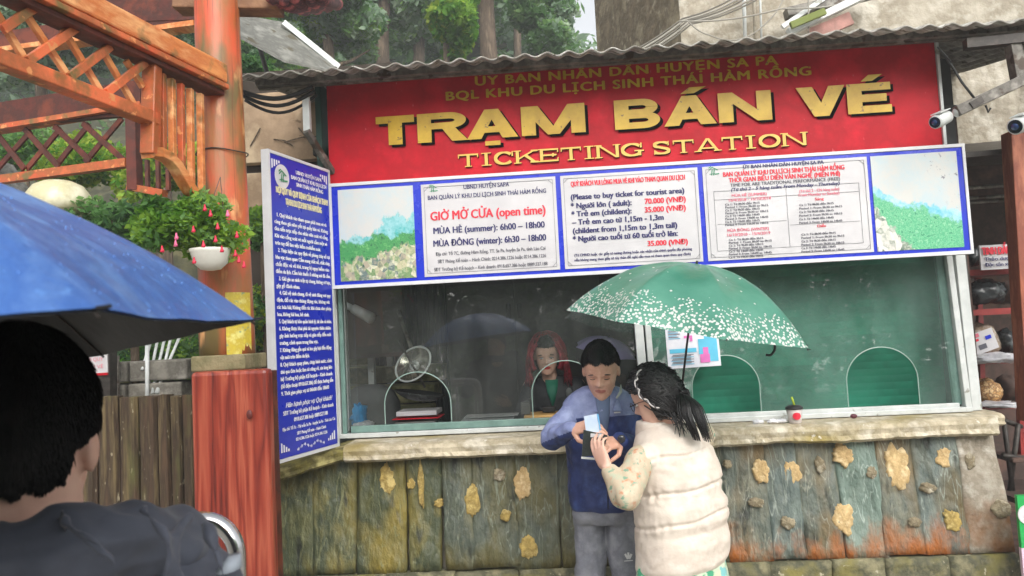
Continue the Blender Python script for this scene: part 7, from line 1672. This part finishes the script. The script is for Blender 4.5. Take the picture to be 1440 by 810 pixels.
    for pp_ in ([(196, 712, .735), (222, 738, .712), (238, 775, .70), (232, 830, .70)], [(268, 722, .77), (252, 748, .735), (248, 780, .715), (268, 830, .71)], [(85, 716, .735), (102, 748, .705), (140, 768, .695), (165, 800, .69)], [(290, 735, .80), (300, 770, .78), (318, 820, .77)]):
        q_ = bez([P(*c_) for c_ in pp_], 7); h.tube(q_, [.005+.006*math.sin(math.pi*i/(len(q_)-1)) for i in range(len(q_))], 12)
    def hf(co, no):
        a = nz(co, (13, 13, 22), 2); b = np.abs(nz(co, (20, 20, 30), 9)); c_ = np.abs(nz(co, (7, 12, 30), 31)); return co+no*(a*.007-b*.009-c_*.010)[:, None]
    hood = fuse('hood', h, .004, M_jk, jk, 8, hf)
    MB().tube(bez([(px_+.150, .88, 1.385), (px_+.162, .815, 1.378), (px_+.145, .760, 1.35), (px_+.13, .735, 1.30), (px_+.12, .725, 1.20)], 6), .0022, 6).make('piping', M_black, jk, smooth=True)
    # pale inset panel on the shoulder
    q = [P(318, 812, .80), P(326, 776, .83), P(345, 806, .84), P(350, 830, .82)]
    MB().rings([(P(322, 800, .815), Vector((.012, 0, 0)), Vector((0, .02, 0))), (P(330, 780, .84), Vector((.006, 0, 0)), Vector((0, .01, 0)))], 12).make('shoulder_inset', flat('inset_grey', lin(150, 158, 168), rough=.6), jk, smooth=True)
    t = MB()
    for s in (-1, 1): limb(t, [Vector((px_+s*.08, py_, .82)), Vector((px_+s*.10, py_, .47)), Vector((px_+s*.11, py_, .08))], [.11, .085, .065])
    fuse('trousers', t, .012, M_black, bo, 4)
    for s in (-1, 1): MB().rings([(Vector((px_+s*.115, py_+.05, z)), Vector((a, 0, 0)), Vector((0, b, 0))) for z, a, b in ((.0, .05, .14), (.03, .052, .142), (.06, .045, .12), (.09, .04, .06))], 18).make('shoe', M_black, bo, smooth=True)
near_man()

# ------------------------------------------------------------------ woman seated behind the glass
def clerk():
    hc = P(769, 499, 4.62); fwd = Vector((-.04, -1, -.22)); up = Vector((.0, -.2, 1))
    root = thing('person', (hc.x, 4.9, 0), 'seated woman behind the glass with dark jacket, green shirt and red reflection built round hair', 'person')
    neck = Vector((hc.x+.01, 4.67, hc.z-.135)); body = MB(); r, f, u = head_mb(body, hc, fwd, up, .215, .145, .18)
    limb(body, [hc-u*.06-f*.01, neck, neck+Vector((0, .02, -.06))], [.045, .046, .055]); cx, cy = neck.x+.02, 4.71
    zs = neck.z-.035
    sR_, sL_ = Vector((cx-.15, cy, zs-.02)), Vector((cx+.15, cy, zs-.02)); eR_, eL_ = Vector((cx-.19, cy-.08, 1.18)), Vector((cx+.19, cy-.08, 1.18)); wR_, wL_ = P(792, 580, 4.56), P(812, 582, 4.56)
    wR_ = Vector((wR_.x-.03, 4.46, 1.135)); wL_ = Vector((wL_.x+.03, 4.44, 1.135))
    limb(body, [sR_, eR_, wR_], [.04, .034, .024]); limb(body, [sL_, eL_, wL_], [.04, .034, .024])
    hand_mb(body, wR_, Vector((.5, -.8, 0)), Vector((0, 0, -1)), curl=.35, s=.92, side=-1); hand_mb(body, wL_, Vector((-.5, -.8, 0)), Vector((0, 0, -1)), curl=.35, s=.92, side=1)
    body.rings([(Vector((cx, cy, z)), Vector((a, 0, 0)), Vector((0, b, 0))) for z, a, b in ((.55, .16, .12), (.8, .13, .1), (1.1, .13, .09), (zs-.03, .14, .08), (zs+.02, .08, .06))], 24)
    for s in (-1, 1): limb(body, [Vector((cx+s*.08, cy, .56)), Vector((cx+s*.09, cy-.34, .54)), Vector((cx+s*.09, cy-.34, .08))], [.075, .06, .04])
    bo = fuse('body', body, .0045, [M_skin2, M_lip2], root, 3, face_shape(hc, fwd, up, .215), skin_zones(hc, fwd, up, .215)); face_bits(hc, fwd, up, bo, .215, gaze=-.5, lid=.30, d=.18)
    def keep(x, y, z): return (z-.42*max(0, y)-.18+.08*math.cos(x*3)) if y > .35 else z+.7
    hair_cap('hair', hc+u*.008, fwd, up, .232, .156, .19, M_hair, bo, keep, .014, 12, 1400, .03, .0014, lambda x, y, z: (x*.3, .5, -1), .2)
    # red raincoat reflection in the pane, built as an open shell round the head
    vs = []; fs = []; n1, n2 = 40, 12
    for j in range(n2+1):
        ph = math.radians(42+126*j/n2)         # from the front edge to the back
        for i in range(n1+1):
            a = math.radians(-40+260*i/n1); y = math.cos(ph); rr = math.sin(ph)
            e = Vector((math.cos(a)*rr*.122, y*.11, math.sin(a)*rr*.150-.004)); nn = 1+.06*mnoise.noise((i*.3, j*.4, 0)); vs.append(hc+r*e.x*nn+f*(e.y-.015)+u*e.z*nn)
    for j in range(n2):
        for i in range(n1): k = j*(n1+1)+i; fs.append((k, k+1, k+n1+2, k+n1+1))
    M_red_refl = mat('reflection_red', lin(168, 40, 56), lin(128, 26, 42), lin(188, 62, 76), rough=.5, scale=9, bump=.4, bscale=18)
    o = MB().add(vs, fs).make('hood', M_red_refl, bo, smooth=True); s = o.modifiers.new('thick', 'SOLIDIFY'); s.thickness = .006  # solid form of the red reflection
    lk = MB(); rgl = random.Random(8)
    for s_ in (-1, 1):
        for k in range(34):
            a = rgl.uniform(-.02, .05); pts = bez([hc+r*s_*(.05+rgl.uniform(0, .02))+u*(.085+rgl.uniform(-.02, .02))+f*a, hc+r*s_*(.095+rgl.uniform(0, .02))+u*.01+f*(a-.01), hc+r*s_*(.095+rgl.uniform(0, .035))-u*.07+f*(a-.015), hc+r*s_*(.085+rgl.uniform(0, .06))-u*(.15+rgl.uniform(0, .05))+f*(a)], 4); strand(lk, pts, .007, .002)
    lk.make('reflection_locks', mat('reflection_red_strand', lin(150, 40, 52), lin(96, 24, 34), lin(176, 60, 70), rough=.45, scale=20, bump=.2), bo, smooth=True)  # same red reflection carried down beside the face as strands
    j = MB(); j.rings([(Vector((cx, cy, z)), Vector((a, 0, 0)), Vector((0, b, 0))) for z, a, b in ((.55, .19, .15), (.8, .16, .13), (1.05, .17, .12), (zs-.08, .185, .105), (zs-.02, .16, .085), (zs+.02, .10, .07), (zs+.045, .068, .06))], 30, 2.2)
    limb(j, [sR_+Vector((.02, 0, -.01)), eR_, wR_+Vector((-.02, .04, .01))], [.062, .056, .036]); limb(j, [sL_+Vector((-.02, 0, -.01)), eL_, wL_+Vector((.02, .04, .01))], [.062, .056, .036])
    jk = fuse('jacket', j, .008, mat('jacket_black', lin(34, 36, 42), lin(24, 26, 30), rough=.6, scale=8, bump=.4, bscale=14), bo, 4)
    MB().rings([(Vector((cx-.01, cy-.078, zs+.02)), Vector((.04, 0, 0)), Vector((0, .012, 0))), (Vector((cx-.01, cy-.108, zs-.05)), Vector((.03, 0, 0)), Vector((0, .012, 0))), (Vector((cx-.01, cy-.118, zs-.13)), Vector((.006, 0, 0)), Vector((0, .008, 0)))], 14).make('shirt', flat('shirt_green', lin(30, 116, 92), rough=.6), jk, smooth=True)
    MB().ball(Vector((cx+.09, cy-.108, zs-.06)), (.02, .006, .03), 12).make('badge', flat('badge_grey', lin(110, 112, 112)), jk, smooth=True)
    tr = MB()
    for s in (-1, 1): limb(tr, [Vector((cx+s*.08, cy, .56)), Vector((cx+s*.09, cy-.34, .54)), Vector((cx+s*.09, cy-.34, .12))], [.095, .075, .055])
    fuse('trousers', tr, .012, M_black, bo, 3)
    for s in (-1, 1): MB().rings([(Vector((cx+s*.09, cy-.38, z)), Vector((a, 0, 0)), Vector((0, b, 0))) for z, a, b in ((.0, .045, .12), (.04, .045, .12), (.08, .035, .06))], 14).make('shoe', M_black, bo, smooth=True)
    st_ = thing('stool', (cx, 4.73, 0), 'plain stool under the seated woman inside the booth', 'stool')
    MB().rings([(Vector((cx, 4.73, z)), Vector((.18, 0, 0)), Vector((0, .18, 0))) for z in (.43, .47)], 24).make('seat', M_black, st_)
    for a in range(4): MB().tube([(cx+.12*math.cos(a*1.57+.8), 4.73+.12*math.sin(a*1.57+.8), .43), (cx+.17*math.cos(a*1.57+.8), 4.73+.17*math.sin(a*1.57+.8), 0)], .012, 8).make('leg', M_steel, st_)
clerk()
# small lavender umbrella set open inside the booth
lv = P(852, 494, 4.75); umbrella('lavender_umbrella', 'lavender umbrella open inside the booth above the man in blue', lv, Vector((.26, -.18, 1)), .20, .09, mat('lavender_cloth', lin(190, 180, 236), lin(176, 166, 226), rough=.5, scale=4, bump=.1, trans=.3), None, lv+Vector((-.1, .1, -.42)), roll=.3, scallop=.05)

# ------------------------------------------------------------------ what stands behind the camera (seen in the panes)
rb = []
rngb = np.random.default_rng(9)
for k in range(300):
    x = rngb.uniform(-16, 16); z = rngb.uniform(0, 5.4)+.7*math.sin(x*.6); y = -9-rngb.uniform(0, 3.5); s = rngb.uniform(.8, 1.4); rb.append(((x, y, z), (s, s*.8, s)))
o = leaves('garden_trees', rb, 70000, .16, [2, 1, 4], None, seed=61); tag(o, 'dark garden trees across the path, mirrored in the panes', 'trees', kind='stuff')

# ------------------------------------------------------------------ misty air
hz = MB().box((0, 5, 14), (119.0, 108.0, 30.0)); hm = bpy.data.materials.new('mist'); hm.use_nodes = True; hn_ = hm.node_tree; hn_.nodes.remove(hn_.nodes['Principled BSDF'])
pv = hn_.nodes.new('ShaderNodeVolumePrincipled'); pv.inputs['Density'].default_value = .0075; pv.inputs['Color'].default_value = (.92, .95, .95, 1); hn_.links.new(pv.outputs[0], hn_.nodes['Material Output'].inputs['Volume'])
tag(hz.make('haze', hm), kind='stuff')
